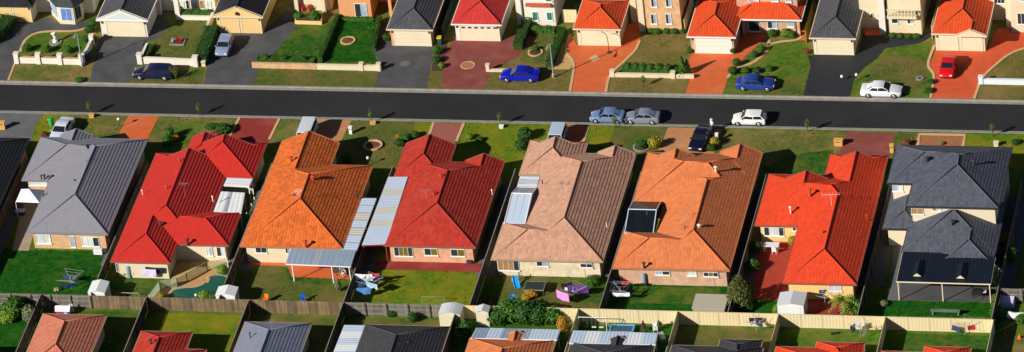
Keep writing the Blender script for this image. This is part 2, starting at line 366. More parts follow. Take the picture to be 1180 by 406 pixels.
# ---- north side: front yards of the far row
sheet('driveway', [(-30,95),(9,95.5),(19,66),(30,44),(50,37),(90,35),(112,28),(112,20),(92,27),(70,29),(58,20),(45,22),(38,29),(-30,25)], CONC2, 0.012)
strip('path_edging', [(8.5,95),(17.5,72)], 0.25, BORD)
lawn([(22,62),(30,46),(48,37.5),(90,36),(107,29),(109,40),(104,60)], G_MID, 0.018)
strip('path_edging', curve([(23,60),(30,45.5),(48,37),(88,35.5),(106,29)]), 0.35, BORD, 0.03)
lawn([(10,95),(104,96),(106,66),(16,66)], G_PATCH)
sheet('driveway', [(103,95.5),(149,97),(158,70),(170,48),(180,46),(196,30),(190,16),(172,20),(168,47),(114,46)], CONC2, 0.014)
lawn([(149,97.5),(234,99),(236,70),(160,70)], G_OLIVE)
lawn([(165,58),(194,32),(207,20),(245,21),(243,60),(232,74),(164,72)], G_OLIVE, 0.010)
sheet('driveway', [(234,99),(291,100),(297,82),(322,55),(342,30),(347,15),(330,12),(300,40),(243,38),(240,70)], CONC2, 0.014)
lawn([(291,100.5),(433,103),(441,72),(293,68)], G_OLIVE)
lawn([(295,71),(322,50),(338,30),(374,24),(388,20),(370,71)], G_DEEP, 0.010)
lawn([(370,72),(390,21),(432,20),(428,55),(436,72)], G_LUSH, 0.012)
sheet('driveway', [(432,102),(491,103.5),(496,80),(500,54),(454,52),(447,40),(450,22),(440,24),(429,45),(430,60),(438,72)], CONC2, 0.014)
lawn([(491,104),(509,104.5),(512,80),(497,82)], G_DRY)
sheet('garden_bed', [(497,82),(512,82),(516,46),(502,52)], SOIL, 0.012)
sheet('driveway', [(508,104),(557,105.5),(564,84),(578,75),(596,66),(616,45),(622,30),(604,34),(580,47),(522,46),(512,66)], MAR_D, 0.016)
lawn([(557,106),(657,107.5),(664,78),(652,58),(648,30),(618,42),(598,68),(562,84)], G_DRY, 0.008)
lawn([(596,58),(606,40),(640,40),(633,60),(622,74),(600,72)], G_OLIVE, 0.012)
sheet('path', [(637,80),(657,80),(661,72),(651,58),(647,38),(640,52),(640,66)], SAND, 0.014)
sheet('driveway', [(656,107),(698,108.5),(703,86),(722,68),(733,56),(737,46),(742,24),(718,30),(700,52),(664,52),(658,38),(650,52),(652,60),(661,74)], OR_D, 0.016)
strip('path_edging', curve([(656.5,106.5),(661,74),(652,58),(657,40)]), 0.3, BORD, 0.03)
strip('path_edging', curve([(698,107.5),(703,87),(720,70),(732,58),(737,47)]), 0.3, BORD, 0.03)
lawn([(698,108.5),(789,110),(794,84),(703,86)], G_DRY)
lawn([(706,84),(722,69),(734,56),(739,40),(793,38),(790,60),(783,84)], G_DRY, 0.012)
sheet('driveway', [(789,110),(832,111),(840,86),(858,66),(880,46),(884,26),(868,28),(850,40),(846,62),(797,62),(793,74),(797,86)], OR_D, 0.016)
lawn([(832,111.5),(926,113),(932,80),(930,44),(893,46),(884,52),(858,68),(841,86)], G_MID, 0.010)
lawn([(850,112),(926,113),(928,92),(880,90)], G_OLIVE, 0.014)
strip('path_edging', curve([(838,90),(850,78),(868,72),(884,58),(886,46)]), 0.4, BORD, 0.03)
strip('path_edging', curve([(884,52),(900,48),(918,46),(924,42)]), 0.35, BORD, 0.03)
sheet('path', [(917,47),(932,46),(934,32),(922,34)], OR_D, 0.016)
sheet('driveway', [(925,113.5),(979,114.5),(984,92),(996,78),(1010,68),(1020,56),(1060,50),(1078,40),(1078,34),(1060,40),(1020,44),(1012,38),(994,38),(990,58),(986,64),(931,64),(934,76)], BLACKD, 0.016)
lawn([(979,115),(1071,116.5),(1077,88),(1069,72),(1072,46),(1058,52),(1020,57),(1010,69),(996,79),(984,93)], G_MID, 0.012)
lawn([(990,110),(1040,113),(1070,95),(1066,66),(1020,62),(1000,84)], G_OLIVE, 0.016)
sheet('driveway', [(1071,117),(1121,118.5),(1126,104),(1131,90),(1146,74),(1165,60),(1190,52),(1190,34),(1150,33),(1136,62),(1078,60),(1071,74),(1076,86)], OR_D2, 0.018)
strip('path_edging', curve([(1071.5,116.5),(1076,88),(1069.5,74),(1077,52)]), 0.32, BORD, 0.034)
strip('path_edging', curve([(1121,118),(1126,104),(1132,90),(1147,75),(1166,61),(1190,53)]), 0.32, BORD, 0.034)
lawn([(1122,118.5),(1190,120),(1190,54),(1166,62),(1147,76),(1132,91)], G_DRY, 0.010)
# ---- south side: front yards of the near row
sheet('driveway', [(15,127),(52,128.5),(40,145),(36,165),(-25,165),(-20,127)], CONC, 0.014)
lawn([(-60,126),(14,126.5),(4,138),(-60,138)], G_BRIGHT)
lawn([(50,128),(148,131),(133,172),(30,170),(38,145)], G_BRIGHT)
lawn([(85,131),(148,132),(137,165),(96,165)], G_PATCH, 0.010)
sheet('driveway', [(149,131),(184,132),(164,172),(127,172)], OR_D, 0.014)
lawn([(184,132.5),(274,134),(240,180),(165,175)], G_PATCH)
lawn([(190,150),(215,140),(235,140),(215,175),(185,175)], G_MID, 0.010)
sheet('driveway', [(276,135),(323,136),(296,190),(250,190)], RED_D, 0.014)
strip('path_edging', [(322,136.5),(310,161)], 0.3, BORD, 0.025)
strip('path_edging', [(276,135.5),(264,158)], 0.3, BORD, 0.025)
lawn([(324,136),(352,137),(338,165),(300,168)], G_PATCH)
sheet('driveway', [(351,137),(405,139),(384,180),(330,180)], TAN_D, 0.014)
lawn([(405,139),(499,141),(478,200),(385,196)], G_OLIVE)
lawn([(478,141),(499,141.5),(487,163),(474,160)], G_BRIGHT, 0.010)
sheet('driveway', [(499,141),(534,142),(520,176),(487,175)], ROSE_D, 0.014)
strip('path_edging', [(499.5,141.5),(493,160)], 0.32, BORD, 0.025)
strip('path_edging', [(534.5,142),(526,163)], 0.32, BORD, 0.025)
lawn([(536,142),(640,144),(620,200),(522,196)], G_BRIGHT)
sheet('driveway', [(640,144.5),(678,145.5),(668,176),(620,176)], OR_D, 0.014)
strip('path_edging', [(677.5,146),(671,168)], 0.3, BORD, 0.025)
lawn([(680,145.5),(769,147),(755,196),(668,190)], G_OLIVE)
lawn([(680,145.5),(708,146),(700,170),(672,165)], G_BRIGHT, 0.010)
sheet('driveway', [(770,147),(833,148.5),(818,190),(752,190)], TAN_D, 0.014)
lawn([(834,148.5),(977,152),(962,210),(815,200)], G_PATCH)
lawn([(878,195),(905,180),(960,172),(962,205),(900,210)], G_DEEP, 0.010)
sheet('driveway', [(976,152),(1032,153.5),(1022,190),(962,190)], MAR_D, 0.014)
lawn([(1032,153),(1058,154),(1050,180),(1024,180)], G_OLIVE)
sheet('driveway', [(1057,154),(1113,155),(1106,185),(1046,185)], BRN_D, 0.014)
strip('path_edging', [(1057.5,168),(1059.5,154.6),(1112,155.6),(1109.5,169)], 0.4, BORD, 0.025)
lawn([(1114,155),(1300,158),(1300,200),(1106,190)], G_BRIGHT)
# ---- side passages and back yards
for x in (-57.2,-42.5,-27.6,-13.5,0.8,15.4,29.8,44.2,58.6):
    sheet('side_path', [(x-1.3,-20),(x+1.3,-20),(x+1.3,-1.5),(x-1.3,-1.5)], CONC, 0.010, world=True)
lawn([(-20,286),(122,290),(104,352),(-30,347)], G_LUSH)
sheet('path', [(14,289),(33,289),(54,218),(38,214),(24,244)], CONCP, 0.016)
lawn([(131,318),(182,322),(168,352),(112,352)], G_DEEP)
POOLW = [(194,343),(200,335),(212,332),(226,331),(236,327),(241,320),(250,317),(262,320),(262,330),(257,340),(250,346),(215,349),(198,347)]
def pool_shape(pts, z): return [g(x,y,z) for x,y in curve(pts + [pts[0]], 5)[:-1]]
sheet('pool_surround', [(176,344),(184,333),(200,330),(240,312),(262,309),(272,312),(266,352),(172,351)], mat('pool_paving', (0.5,0.27,0.10), 0.9, 0.15, 1.5, 20), 0.014)
sheet('courtyard', [(196,330),(263,308),(268,286),(202,300)], SAND, 0.010)
lawn([(284,300),(402,322),(392,352),(262,350)], G_OLIVE)
lawn([(330,310),(402,320),(398,332),(330,322)], G_DEEP, 0.010)
sheet('patio', [(288,299),(404,302),(402,322),(336,319),(332,307),(287,305)], OR_D, 0.016)
lawn([(436,311),(552,314),(540,356),(424,354)], G_BRIGHT)
sheet('patio', [(437,300),(556,304),(553,314),(432,310)], RED_D, 0.014)
lawn([(570,317),(700,319),(690,360),(556,357)], G_OLIVE)
lawn([(668,320),(702,320),(692,350),(672,346)], G_DEEP, 0.010)
lawn([(712,324),(846,328),(846,364),(692,360)], G_LUSH)
lawn([(730,330),(830,332),(834,350),(726,350)], G_DEEP, 0.010)
sheet('patio', [(868,345),(905,346),(908,330),(918,300),(922,270),(885,268),(870,300)], mat('court_red',(0.36,0.042,0.022),0.85,0.16,0.9,24), 0.014)
sheet('patio', [(905,344),(985,346),(983,364),(900,362)], RED_D, 0.012)
lawn([(850,345),(905,348),(900,366),(842,364)], G_LUSH, 0.008)
sheet('patio', [(1022,346),(1142,348),(1144,310),(1030,310)], CONC2, 0.016)
sheet('driveway', [(1022,346),(1036,346),(1046,262),(1034,250)], CONC, 0.018)
lawn([(1018,346),(1142,349),(1142,366),(1012,364)], G_LUSH)
lawn([(1150,300),(1200,300),(1200,350),(1146,350)], G_OLIVE)
# lots of the bottom row
for x0, x1, m in ((-75,-48.3,G_LUSH),(-48.3,-36.1,G_DEEP),(-36.1,-24.3,G_BRIGHT),(-24.3,-13.5,G_OLIVE),(-13.5,-0.5,G_OLIVE),(-0.5,13,G_DEEP),(13,24.1,G_LUSH),(24.1,35.3,G_OLIVE),(35.3,47.1,G_MID),(47.1,59,G_DEEP),(59,75,G_PATCH)):
    P = wave([(x0+0.1,-29),(x1-0.1,-29),(x1-0.1,-60),(x0+0.1,-60)], 0.03); struct(MB().sheet(P, 0.006).build('lawn', m))
# ================================================================ houses
TAN = math.tan(math.radians(24))
GUTTER_M = {}
def clip(poly, k, u0, u1):
    """clip a polygon (list of (u, v)) to u0..u1"""
    def half(P, c, keep):
        out = []
        for i in range(len(P)):
            a, b = P[i], P[(i+1) % len(P)]; ia, ib = keep(a[0]-c), keep(b[0]-c)
            if ia: out.append(a)
            if ia != ib:
                t = (c-a[0])/(b[0]-a[0]); out.append((c, a[1]+(b[1]-a[1])*t))
        return out
    P = half(poly, u0, lambda d: d >= -1e-9)
    return half(P, u1, lambda d: d <= 1e-9) if P else []
def rib_face(mb, pts, period, amp, kind):
    """one roof slope (first edge = eave) built as overlapping courses: each laps the one below by a real step"""
    P = [Vector(p) for p in pts]; e = (P[1]-P[0]).normalized()
    nrm = Vector((0,0,0))
    for i in range(1, len(P)-1): nrm += (P[i]-P[0]).cross(P[i+1]-P[0])
    nrm.normalize()
    if nrm.z < 0: nrm = -nrm
    up = nrm.cross(e)
    if up.z < 0: up = -up
    o = P[0]; poly = [((p-o).dot(up), (p-o).dot(e)) for p in P]
    vx = max(p[0] for p in poly); k = 0
    def put(Q, hs):
        vs = [o + up*v + e*u + nrm*h for (v, u), h in zip(Q, hs)]; uv = [(u+100, v+50) for v, u in Q]
        nn = Vector((0,0,0))
        for i in range(1, len(vs)-1): nn += (vs[i]-vs[0]).cross(vs[i+1]-vs[0])
        if nn.dot(nrm - up*0.5) < 0: vs.reverse(); uv.reverse()
        mb.add(vs, [tuple(range(len(vs)))], uv)
    while k*period < vx - 1e-4:
        v0, v1 = k*period, min((k+1)*period, vx)
        Q = clip(poly, 0, v0, v1)
        if len(Q) >= 3:
            put(Q, [amp*(1-(v-v0)/period) for v, u in Q])
            us = [u for v, u in Q if abs(v-v0) < 1e-5]
            if us and max(us)-min(us) > 1e-3:
                a_, b_ = min(us), max(us); put([(v0,a_),(v0,b_),(v0,b_),(v0,a_)], [-0.01,-0.01,amp,amp])
        k += 1
class Block:
    def __init__(s, x0, x1, y0, y1, ze=2.5, ends='hh', axis=None, k=0.42, tan=TAN, wall=True, inset=0.45, zb=0.0):
        s.x0, s.x1, s.y0, s.y1, s.ze, s.ends, s.k, s.tan, s.wall, s.inset, s.zb = x0, x1, y0, y1, ze, ends, k, tan, wall, inset, zb
        if axis is None: axis = 'y' if (y1-y0) >= (x1-x0) else 'x'
        s.axis = axis
        s.s0, s.s1, s.t0, s.t1 = (y0,y1,x0,x1) if axis == 'y' else (x0,x1,y0,y1)
        s.h = (s.t1-s.t0)/2; s.rise = s.h*tan
    def P(s, a, t, z): return (t, a, z) if s.axis == 'y' else (a, t, z)
    def height(s, x, y):
        if not (s.x0 <= x <= s.x1 and s.y0 <= y <= s.y1): return -1
        a, t = (y, x) if s.axis == 'y' else (x, y)
        d = min(t-s.t0, s.t1-t)
        for e, q in ((s.ends[0], a-s.s0), (s.ends[1], s.s1-a)):
            if e == 'h': d = min(d, q)
            elif e == 'd' and q < s.k*s.h: d = min(d, q)
        return s.ze + d*s.tan
    def faces(s):
        h, r, ze = s.h, s.rise, s.ze; tm = (s.t0+s.t1)/2
        A, B, C, D = s.P(s.s0,s.t0,ze), s.P(s.s1,s.t0,ze), s.P(s.s1,s.t1,ze), s.P(s.s0,s.t1,ze)
        k = s.k; slopes = []; gables = []; lines = []
        def end(sv, sg, e, c0, c1):
            if e == 'h':
                R = s.P(sv+sg*h, tm, ze+r); return [R], [R], [(c0,R),(c1,R)], R, [c0,c1,R], None
            if e == 'g':
                R = s.P(sv, tm, ze+r); return [R], [R], [], R, None, [c0,c1,R]
            k0 = s.P(sv+sg*k*h, s.t0+k*h, ze+k*r); k1 = s.P(sv+sg*k*h, s.t1-k*h, ze+k*r); R = s.P(sv+sg*k*h, tm, ze+r)
            return [k0,R], [k1,R], [(c0,k0),(c1,k1)], R, [c0,c1,k1,k0], [k0,k1,R]
        a0, a1, la, Ra, fa, ga = end(s.s0, 1, s.ends[0], A, D)
        b0, b1, lb, Rb, fb, gb = end(s.s1, -1, s.ends[1], B, C)
        slopes.append([A,B] + b0 + a0[::-1] if True else 0)
        slopes.append([C,D] + a1 + b1[::-1])
        for f in (fa, fb):
            if f: slopes.append(f)
        for q in (ga, gb):
            if q: gables.append(q)
        lines = la + lb + [(Ra,Rb)]
        return slopes, gables, lines, (A,B,C,D)
def roof(parent, blocks, m, capm, kind='tile', period=0.37, amp=0.03, gutter=None, gablem=None, fascia=0.16):
    for i, b in enumerate(blocks):
        dz = -0.004*i
        slopes, gables, lines, cor = b.faces()
        mb = MB()
        for s in slopes: rib_face(mb, [(p[0],p[1],p[2]+dz) for p in s], period, amp, kind)
        ro = mb.build('roof', m, parent)
        bz = b.ze + dz
        if gutter:
            MB().ring(b.x0-0.10-i*0.002, b.x1+0.10+i*0.002, b.y0-0.10-i*0.002, b.y1+0.10+i*0.002, bz-0.16, bz+0.015, 0.13).build('gutter', gutter, ro)
            MB().box(b.x0+0.02,b.x1-0.02,b.y0+0.02,b.y1-0.02,bz-0.10,bz-0.06).build('soffit', gutter, ro)
        for gb in gables:
            P = [Vector(p)+Vector((0,0,dz-0.03)) for p in gb]; c = (P[0]+P[1]+P[2])/3
            ax = Vector((0,0.06,0)) if b.axis == 'y' else Vector((0.06,0,0))
            q = MB(); q.add([p+ax for p in P]+[p-ax for p in P], [(0,1,2),(5,4,3),(0,3,4,1),(1,4,5,2),(2,5,3,0)])
            q.build('gable_end', gablem or gutter, ro)
            # barge boards on the rakes
            for aa, bb in ((P[0],P[2]),(P[1],P[2])):
                mid = (aa+bb)/2; d = (bb-aa); L = d.length
                MB().obox(mid+ax*1.6*(1 if b.axis else 1)+Vector((0,0,0.02)), d/2, ax*0.5, Vector((0,0,0.10))).build('barge_board', gutter, ro)
        for p, q in lines:
            p, q = Vector(p), Vector(q); L = (q-p).length; n = max(2, int(L/0.2)); run = None
            def flush(a, c):
                if c-a < 1: return
                s0 = p+(q-p)*(a/n); s1 = p+(q-p)*(c/n); z = Vector((0,0,dz+0.03))
                MB().tube(s0+z, s1+z, 0.07, n=7).build('ridge_cap', capm, ro, smooth=True)
            for k in range(n+1):
                w = p+(q-p)*(k/n)
                vis = all(o.height(w.x,w.y) < w.z-0.07 for j,o in enumerate(blocks) if o is not b)
                if vis and run is None: run = k
                if run is not None and (not vis or k == n): flush(run, k if vis else k-1); run = None
def walls(parent, blocks, m, base=None, basem=None):
    for i, b in enumerate(blocks):
        if not b.wall: continue
        s = b.inset + 0.004*i
        MB().box(b.x0+s,b.x1-s,b.y0+s,b.y1-s,b.zb-0.1 if b.zb==0 else b.zb,b.ze-0.03-0.003*i).build('wall', m, parent)
        if basem: MB().box(b.x0+s-0.02,b.x1-s+0.02,b.y0+s-0.02,b.y1-s+0.02,-0.1,base).build('wall_base', basem, parent)
W_WHITE = mat('frame_white', (0.75,0.74,0.70), 0.5, 0.06)
W_CREAM = mat('frame_cream', (0.66,0.58,0.42), 0.5, 0.06)
W_DARK = mat('frame_dark', (0.03,0.03,0.035), 0.5, 0.1)
GL_DARK = glassmat('glass_dark', (0.02,0.035,0.045))
GL_BLUE = glassmat('glass_curtained', (0.32,0.40,0.52), 0.1)
GL_PALE = glassmat('glass_blind_pale', (0.55,0.60,0.58), 0.15)
GL_BROWN = glassmat('glass_amber', (0.16,0.12,0.015), 0.12)
GL_TEAL = glassmat('glass_teal', (0.03,0.22,0.18), 0.08)
BLIND_BR = mat('blind_brown', (0.33,0.18,0.07), 0.7, 0.2)
def window(parent, x0, x1, z0, z1, Y, panes=2, gl=GL_DARK, fr=W_WHITE, sill=True, side=-1, horiz=False):
    """window on a wall facing -Y (side=-1): frame ring, panes a little behind it, sill"""
    if x1 < x0: x0, x1 = x1, x0
    if z1 < z0: z0, z1 = z1, z0
    t = 0.045; ya, yb = Y-0.07, Y+0.02
    mb = MB()
    o = [(x0,z0),(x1,z0),(x1,z1),(x0,z1)]; i = [(x0+t,z0+t),(x1-t,z0+t),(x1-t,z1-t),(x0+t,z1-t)]
    vs = [(x,ya,z) for x,z in o]+[(x,ya,z) for x,z in i]+[(x,yb,z) for x,z in o]+[(x,yb,z) for x,z in i]; fs = []
    for k in range(4):
        j = (k+1)%4; fs += [(k,j,4+j,4+k),(8+k,k,4+k,12+k)][:1] + [(4+k,4+j,12+j,12+k),(j,k,8+k,8+j),(8+j,8+k,12+k,12+j)]
    mb.add(vs, fs); w = mb.build('window', fr, parent)
    n = panes if isinstance(panes, int) else len(panes)
    gls = [gl]*n if isinstance(panes, int) else panes
    for k in range(n):
        a = x0+t+(x1-x0-2*t)*k/n; c = x0+t+(x1-x0-2*t)*(k+1)/n
        MB().box(a+(0.018 if k else 0), c-(0.018 if k<n-1 else 0), Y-0.03, Y-0.008, z0+t, z1-t).build('pane', gls[k], w)
        if k: MB().box(a-0.02, a+0.02, Y-0.06, Y-0.005, z0+t, z1-t).build('mullion', fr, w)
    if sill: MB().box(x0-0.06, x1+0.06, Y-0.14, Y+0.01, z0-0.08, z0-0.004).build('sill', fr, w)
    return w
def pwin(parent, px0, py0, px1, py1, Y, **kw):
    x0, z1 = vy(px0, py0, Y); x1, z0 = vy(px1, py1, Y); return window(parent, x0, x1, z0, z1, Y, **kw)
def garage_door(parent, x0, x1, Y, h, m, panels=4, lights=0, rec=0.18):
    """sectional door: horizontal panels, each its own leaf, set in a jamb frame"""
    j = MB(); j.box(x0-0.12,x0,Y-0.05,Y+0.05,0,h+0.1); a = j.build('door_jamb', W_CREAM, parent)
    MB().box(x1,x1+0.12,Y-0.05,Y+0.05,0,h+0.1).build('door_jamb', W_CREAM, parent)
    dz = h/panels; d = None
    for k in range(panels):
        d = MB().box(x0+0.003,x1-0.003,Y-0.03+0.002*(k%2),Y+0.02,0.02+k*dz,(k+1)*dz-0.012).build('door_panel', m, parent)
    for k in range(lights):
        w = (x1-x0)/lights; MB().box(x0+w*(k+0.22),x0+w*(k+0.78),Y-0.042,Y-0.02,h-dz*0.72,h-dz*0.3).build('door_light', GL_DARK, d)
def vent(parent, px, py, z, m, r=0.09, h=0.45, cap=True):
    x, y = g(px, py, z); b = MB(); b.tube((x,y,z-0.4),(x,y,z+h),r,n=9); v = b.build('roof_vent', m, parent)
    if cap: MB().lathe((x,y,z+h), [(r*1.9,0.0),(r*2.0,0.05),(r*0.4,0.16)], 9).build('cowl', m, v)
def antenna(parent, px, py, z, m, rz=0.4, h=1.3, L=1.0):
    x, y = g(px, py, z); a = MB(); a.tube((x,y,z-0.8),(x,y,z+h),0.018,n=5); t = a.build('antenna', m, parent)
    c, s = math.cos(rz), math.sin(rz)
    MB().tube((x-c*L/2,y-s*L/2,z+h),(x+c*L/2,y+s*L/2,z+h),0.015,n=5).build('boom', m, t)
    for k in range(6):
        q = -0.5+k/5.0; l = 0.55-0.05*k
        MB().tube((x+c*L*q+s*l,y+s*L*q-c*l,z+h+0.01),(x+c*L*q-s*l,y+s*L*q+c*l,z+h+0.01),0.01,n=4).build('element', m, t)
ALU = mat('aluminium', (0.55,0.56,0.58), 0.35, 0.1, metal=0.7)
STEELD = mat('steel_dark', (0.05,0.05,0.055), 0.5, 0.2)
WHITEM = mat('white_metal', (0.74,0.75,0.76), 0.45, 0.06)
CREAMM = mat('cream_metal', (0.70,0.62,0.45), 0.5, 0.06)
# roof coverings
R_BLACK = roofmat('roof_charcoal_rib', (0.022,0.022,0.025), 0.6, 0.37, 0.34, 0.25, 0.02)
R_GREY = roofmat('roof_grey_rib', (0.24,0.238,0.272), 0.55, 0.37, 0.34, 0.06, 0.006)
R_RED1 = roofmat('roof_red', (0.50,0.030,0.020), 0.55, 0.37, 0.34, 0.10, 0.006)
R_ORNG = roofmat('roof_orange_tile', (0.58,0.125,0.022), 0.8, 0.37, 0.34, 0.30, 0.02)
R_RED2 = roofmat('roof_deep_red_tile', (0.40,0.031,0.017), 0.75, 0.37, 0.34, 0.25, 0.012, weather=(0.42,0.075,0.045))
R_TAN = roofmat('roof_pink_tan_tile', (0.50,0.275,0.19), 0.85, 0.37, 0.34, 0.22, 0.012, weather=(0.52,0.30,0.16))
R_ORN2 = roofmat('roof_orange_faded_tile', (0.58,0.17,0.058), 0.8, 0.37, 0.34, 0.18, 0.012, weather=(0.60,0.21,0.08))
R_SCAR = roofmat('roof_scarlet_tile', (0.62,0.052,0.014), 0.7, 0.37, 0.34, 0.16, 0.012)
R_SLATE = roofmat('roof_slate_tile', (0.075,0.083,0.110), 0.7, 0.37, 0.34, 0.28, 0.012, weather=(0.10,0.10,0.115))
R_PINK = roofmat('roof_salmon_tile', (0.50,0.17,0.105), 0.8, 0.37, 0.34, 0.18, 0.02)
R_DGREY = roofmat('roof_dark_grey_tile', (0.045,0.045,0.05), 0.65, 0.37, 0.34, 0.25, 0.02)
R_BLUEG = roofmat('roof_blue_grey_rib', (0.20,0.22,0.29), 0.5, 0.37, 0.34, 0.1, 0.02)
def capmat(name, c): return mat(name, c, 0.8, 0.2, 2, 10)
# wall finishes
BR_PEACH = brickmat('brick_peach', (0.62,0.36,0.16), (0.55,0.29,0.12), (0.6,0.5,0.38))
BR_CREAM = brickmat('brick_cream', (0.70,0.58,0.40), (0.62,0.50,0.33), (0.62,0.56,0.45))
BR_PINK = brickmat('brick_pink', (0.55,0.26,0.16), (0.48,0.30,0.19), (0.6,0.48,0.38))
BR_SALM = brickmat('brick_salmon', (0.62,0.30,0.17), (0.58,0.27,0.15), (0.6,0.45,0.33))
RN_CREAM = mat('render_cream', (0.66,0.57,0.40), 0.9, 0.06, 0.8, 12)
RN_WHITE = mat('render_white', (0.70,0.66,0.58), 0.9, 0.06, 0.8, 12)
RN_YELL = mat('render_yellow', (0.72,0.50,0.20), 0.9, 0.08, 0.8, 12)
RN_ORNG = mat('render_apricot', (0.62,0.30,0.13), 0.9, 0.07, 0.8, 12)
DOORC = mat('door_cream', (0.70,0.62,0.44), 0.6, 0.05, 0.8, 10)
DOORY = mat('door_yellow', (0.72,0.50,0.22), 0.6, 0.05, 0.8, 10)
TERRA = mat('vent_terracotta', (0.45,0.06,0.025), 0.8, 0.2)

GUT_C = mat('gutter_tan', (0.36,0.28,0.19), 0.6, 0.06); GUT_R = mat('gutter_red', (0.30,0.08,0.06), 0.6, 0.06); GUT_O = mat('gutter_rust', (0.42,0.17,0.08), 0.6, 0.06)
H = {}
def house(key, label, base, blocks, wallm, roofm, capm, gutter, kind='tile', period=0.37, amp=0.03, gablem=None, name='house', basem=None):
    t = thing(name, label, 'house' if name != 'garage' else 'garage', (base[0], base[1], 0)); H[key] = (t, blocks)
    walls(t, blocks, wallm, 0.45, basem); roof(t, blocks, roofm, capm, kind, period, amp, gutter, gablem)
    return t
B = Block
# ---- near row (the row seen roof-on, left to right)
h0 = house('H0', 'dark charcoal ribbed-roof house cut by the left edge beside the grey-roofed house', (-64,-11),
    [B(-71,-57.4,-22,1.8)], BR_PINK, R_BLACK, capmat('cap_black',(0.025,0.025,0.028)), W_DARK, 'tile', 0.37, 0.030)
h1 = house('H1', 'house with grey ribbed metal roof and peach brick back wall over the lush lawn', (-48,-8),
    [B(-52.7,-43.3,-17.3,2.1), B(-56.0,-45.0,-6.7,2.15,axis='x'), B(-53.7,-50.0,-2,2.75,ends='hg',axis='y')],
    BR_PEACH, R_GREY, capmat('cap_grey',(0.16,0.16,0.21)), mat('gutter_blue_grey',(0.22,0.23,0.28),0.6,0.05), 'tile', 0.37, 0.036)
Y = -16.85
pwin(h1, 41,270,59.5,281, Y, panes=[GL_PALE,GL_PALE]); pwin(h1, 80,272,87.5,285, Y, panes=1, gl=GL_BLUE); pwin(h1, 93.5,273,115,284, Y, panes=[GL_PALE,GL_PALE,GL_DARK])
pwin(h1, 33,209.5,55,214, -6.25, panes=2, gl=GL_PALE)
vent(h1, 51,203, 3.2, STEELD, 0.1, 0.1); vent(h1, 47.5,203.5, 3.1, STEELD, 0.08, 0.1); vent(h1, 50,224.5, 2.8, STEELD, 0.08, 0.1); vent(h1, 86,209, 4.2, STEELD, 0.07, 0.15)
antenna(h1, 85,194, 4.4, ALU, 0.9)
h2 = house('H2', 'L-shaped house with vivid red ribbed roof beside the swimming pool', (-36,-10),
    [B(-41.5,-32.3,-18.9,-0.7,ends='hd'), B(-41.5,-34.7,-22.7,-10), B(-38.2,-28.8,-18.95,-12.4,axis='x'), B(-37.8,-29.0,-5.3,1.9,ends='hd',axis='y',k=0.3), B(-38.0,-34.8,-1.5,2.8,ends='hg',axis='y')],
    RN_CREAM, R_RED1, capmat('cap_red',(0.44,0.018,0.014)), GUT_R, 'tile', 0.37, 0.048)
pwin(h2, 237,284.5,246,295, -18.5, panes=[GL_PALE,GL_BLUE]); pwin(h2, 249,284.5,260.5,295.5, -18.5, panes=[GL_DARK,GL_PALE])
pwin(h2, 133,303.5,137,313, -22.25, panes=1, gl=GL_DARK, sill=False)
vent(h2, 207,186, 4.5, TERRA, 0.1, 0.3); vent(h2, 192,217.5, 4.3, TERRA, 0.1, 0.3); vent(h2, 164,221.5, 3.4, WHITEM, 0.05, 0.2); vent(h2, 245,229, 3.6, WHITEM, 0.06, 0.25); vent(h2, 185,259.5, 3.6, STEELD, 0.13, 0.3); vent(h2, 216,279, 2.9, STEELD, 0.13, 0.3)
antenna(h2, 213,222, 4.5, ALU, 0.15, 1.2)
h3 = house('H3', 'house with bright orange tiled roof and blue-grey patio cover at its back', (-21,-9),
    [B(-27.3,-15.6,-19.0,-2.3), B(-27.25,-20.5,-12,2.25,ends='hg',axis='y')], RN_CREAM, R_ORNG, capmat('cap_orange',(0.52,0.12,0.03)), GUT_O, 'tile', 0.37, 0.027, gablem=BR_CREAM, basem=None)
Y = -18.55
pwin(h3, 294,285,308,291.5, Y, panes=2); pwin(h3, 328.5,286,332.5,292, Y, panes=1)
vent(h3, 335.5,184.5, 3.9, TERRA, 0.14, 0.3); vent(h3, 361,207.5, 4.8, TERRA, 0.16, 0.45); vent(h3, 338,226, 4.6, TERRA, 0.12, 0.3); vent(h3, 352,281.5, 3.0, TERRA, 0.14, 0.35); vent(h3, 411,225, 3.2, STEELD, 0.1, 0.2)
antenna(h3, 344,232, 4.9, ALU, 1.2)
h4 = house('H4', 'house with deep red tiled roof and salmon back wall with three windows', (-6,-9),
    [B(-10.9,-0.5,-18.15,-1.15), B(-12.6,-6.8,-4.4,2.4,ends='hg',axis='y'), B(-5.0,-0.5,-7,-0.85,ends='hg',axis='y')], BR_SALM, R_RED2, capmat('cap_deepred',(0.36,0.03,0.02)), GUT_R, 'tile', 0.37, 0.030, gablem=BR_SALM)
Y = -17.7
pwin(h4, 453.5,284.5,476.5,295.5, Y, panes=[GL_DARK,GL_BROWN,GL_BROWN,GL_DARK]); pwin(h4, 488.5,286,505,294.5, Y, panes=[GL_DARK,GL_BROWN]); pwin(h4, 519,287,536,295.5, Y, panes=[GL_DARK,GL_BROWN])
vent(h4, 508,204, 4.7, TERRA, 0.1, 0.25); vent(h4, 500,225, 4.6, TERRA, 0.12, 0.3); vent(h4, 567,221.5, 2.9, WHITEM, 0.05, 0.25)
antenna(h4, 492,231, 4.3, ALU, 0.5)
h5 = house('H5', 'house with pinkish tan tiled roof and cream brick back wall', (8,-9),
    [B(4.2,14.35,-20.3,1.2), B(1.75,8.4,-3.3,3.6,ends='hd',axis='y'), B(1.8,12.6,-20.35,-13.2,axis='x'), B(9.95,14.2,-5,1.45,ends='hg',axis='y')], BR_CREAM, R_TAN, capmat('cap_tan',(0.42,0.20,0.11)), GUT_C, 'tile', 0.37, 0.032, gablem=BR_CREAM)
Y = -19.9
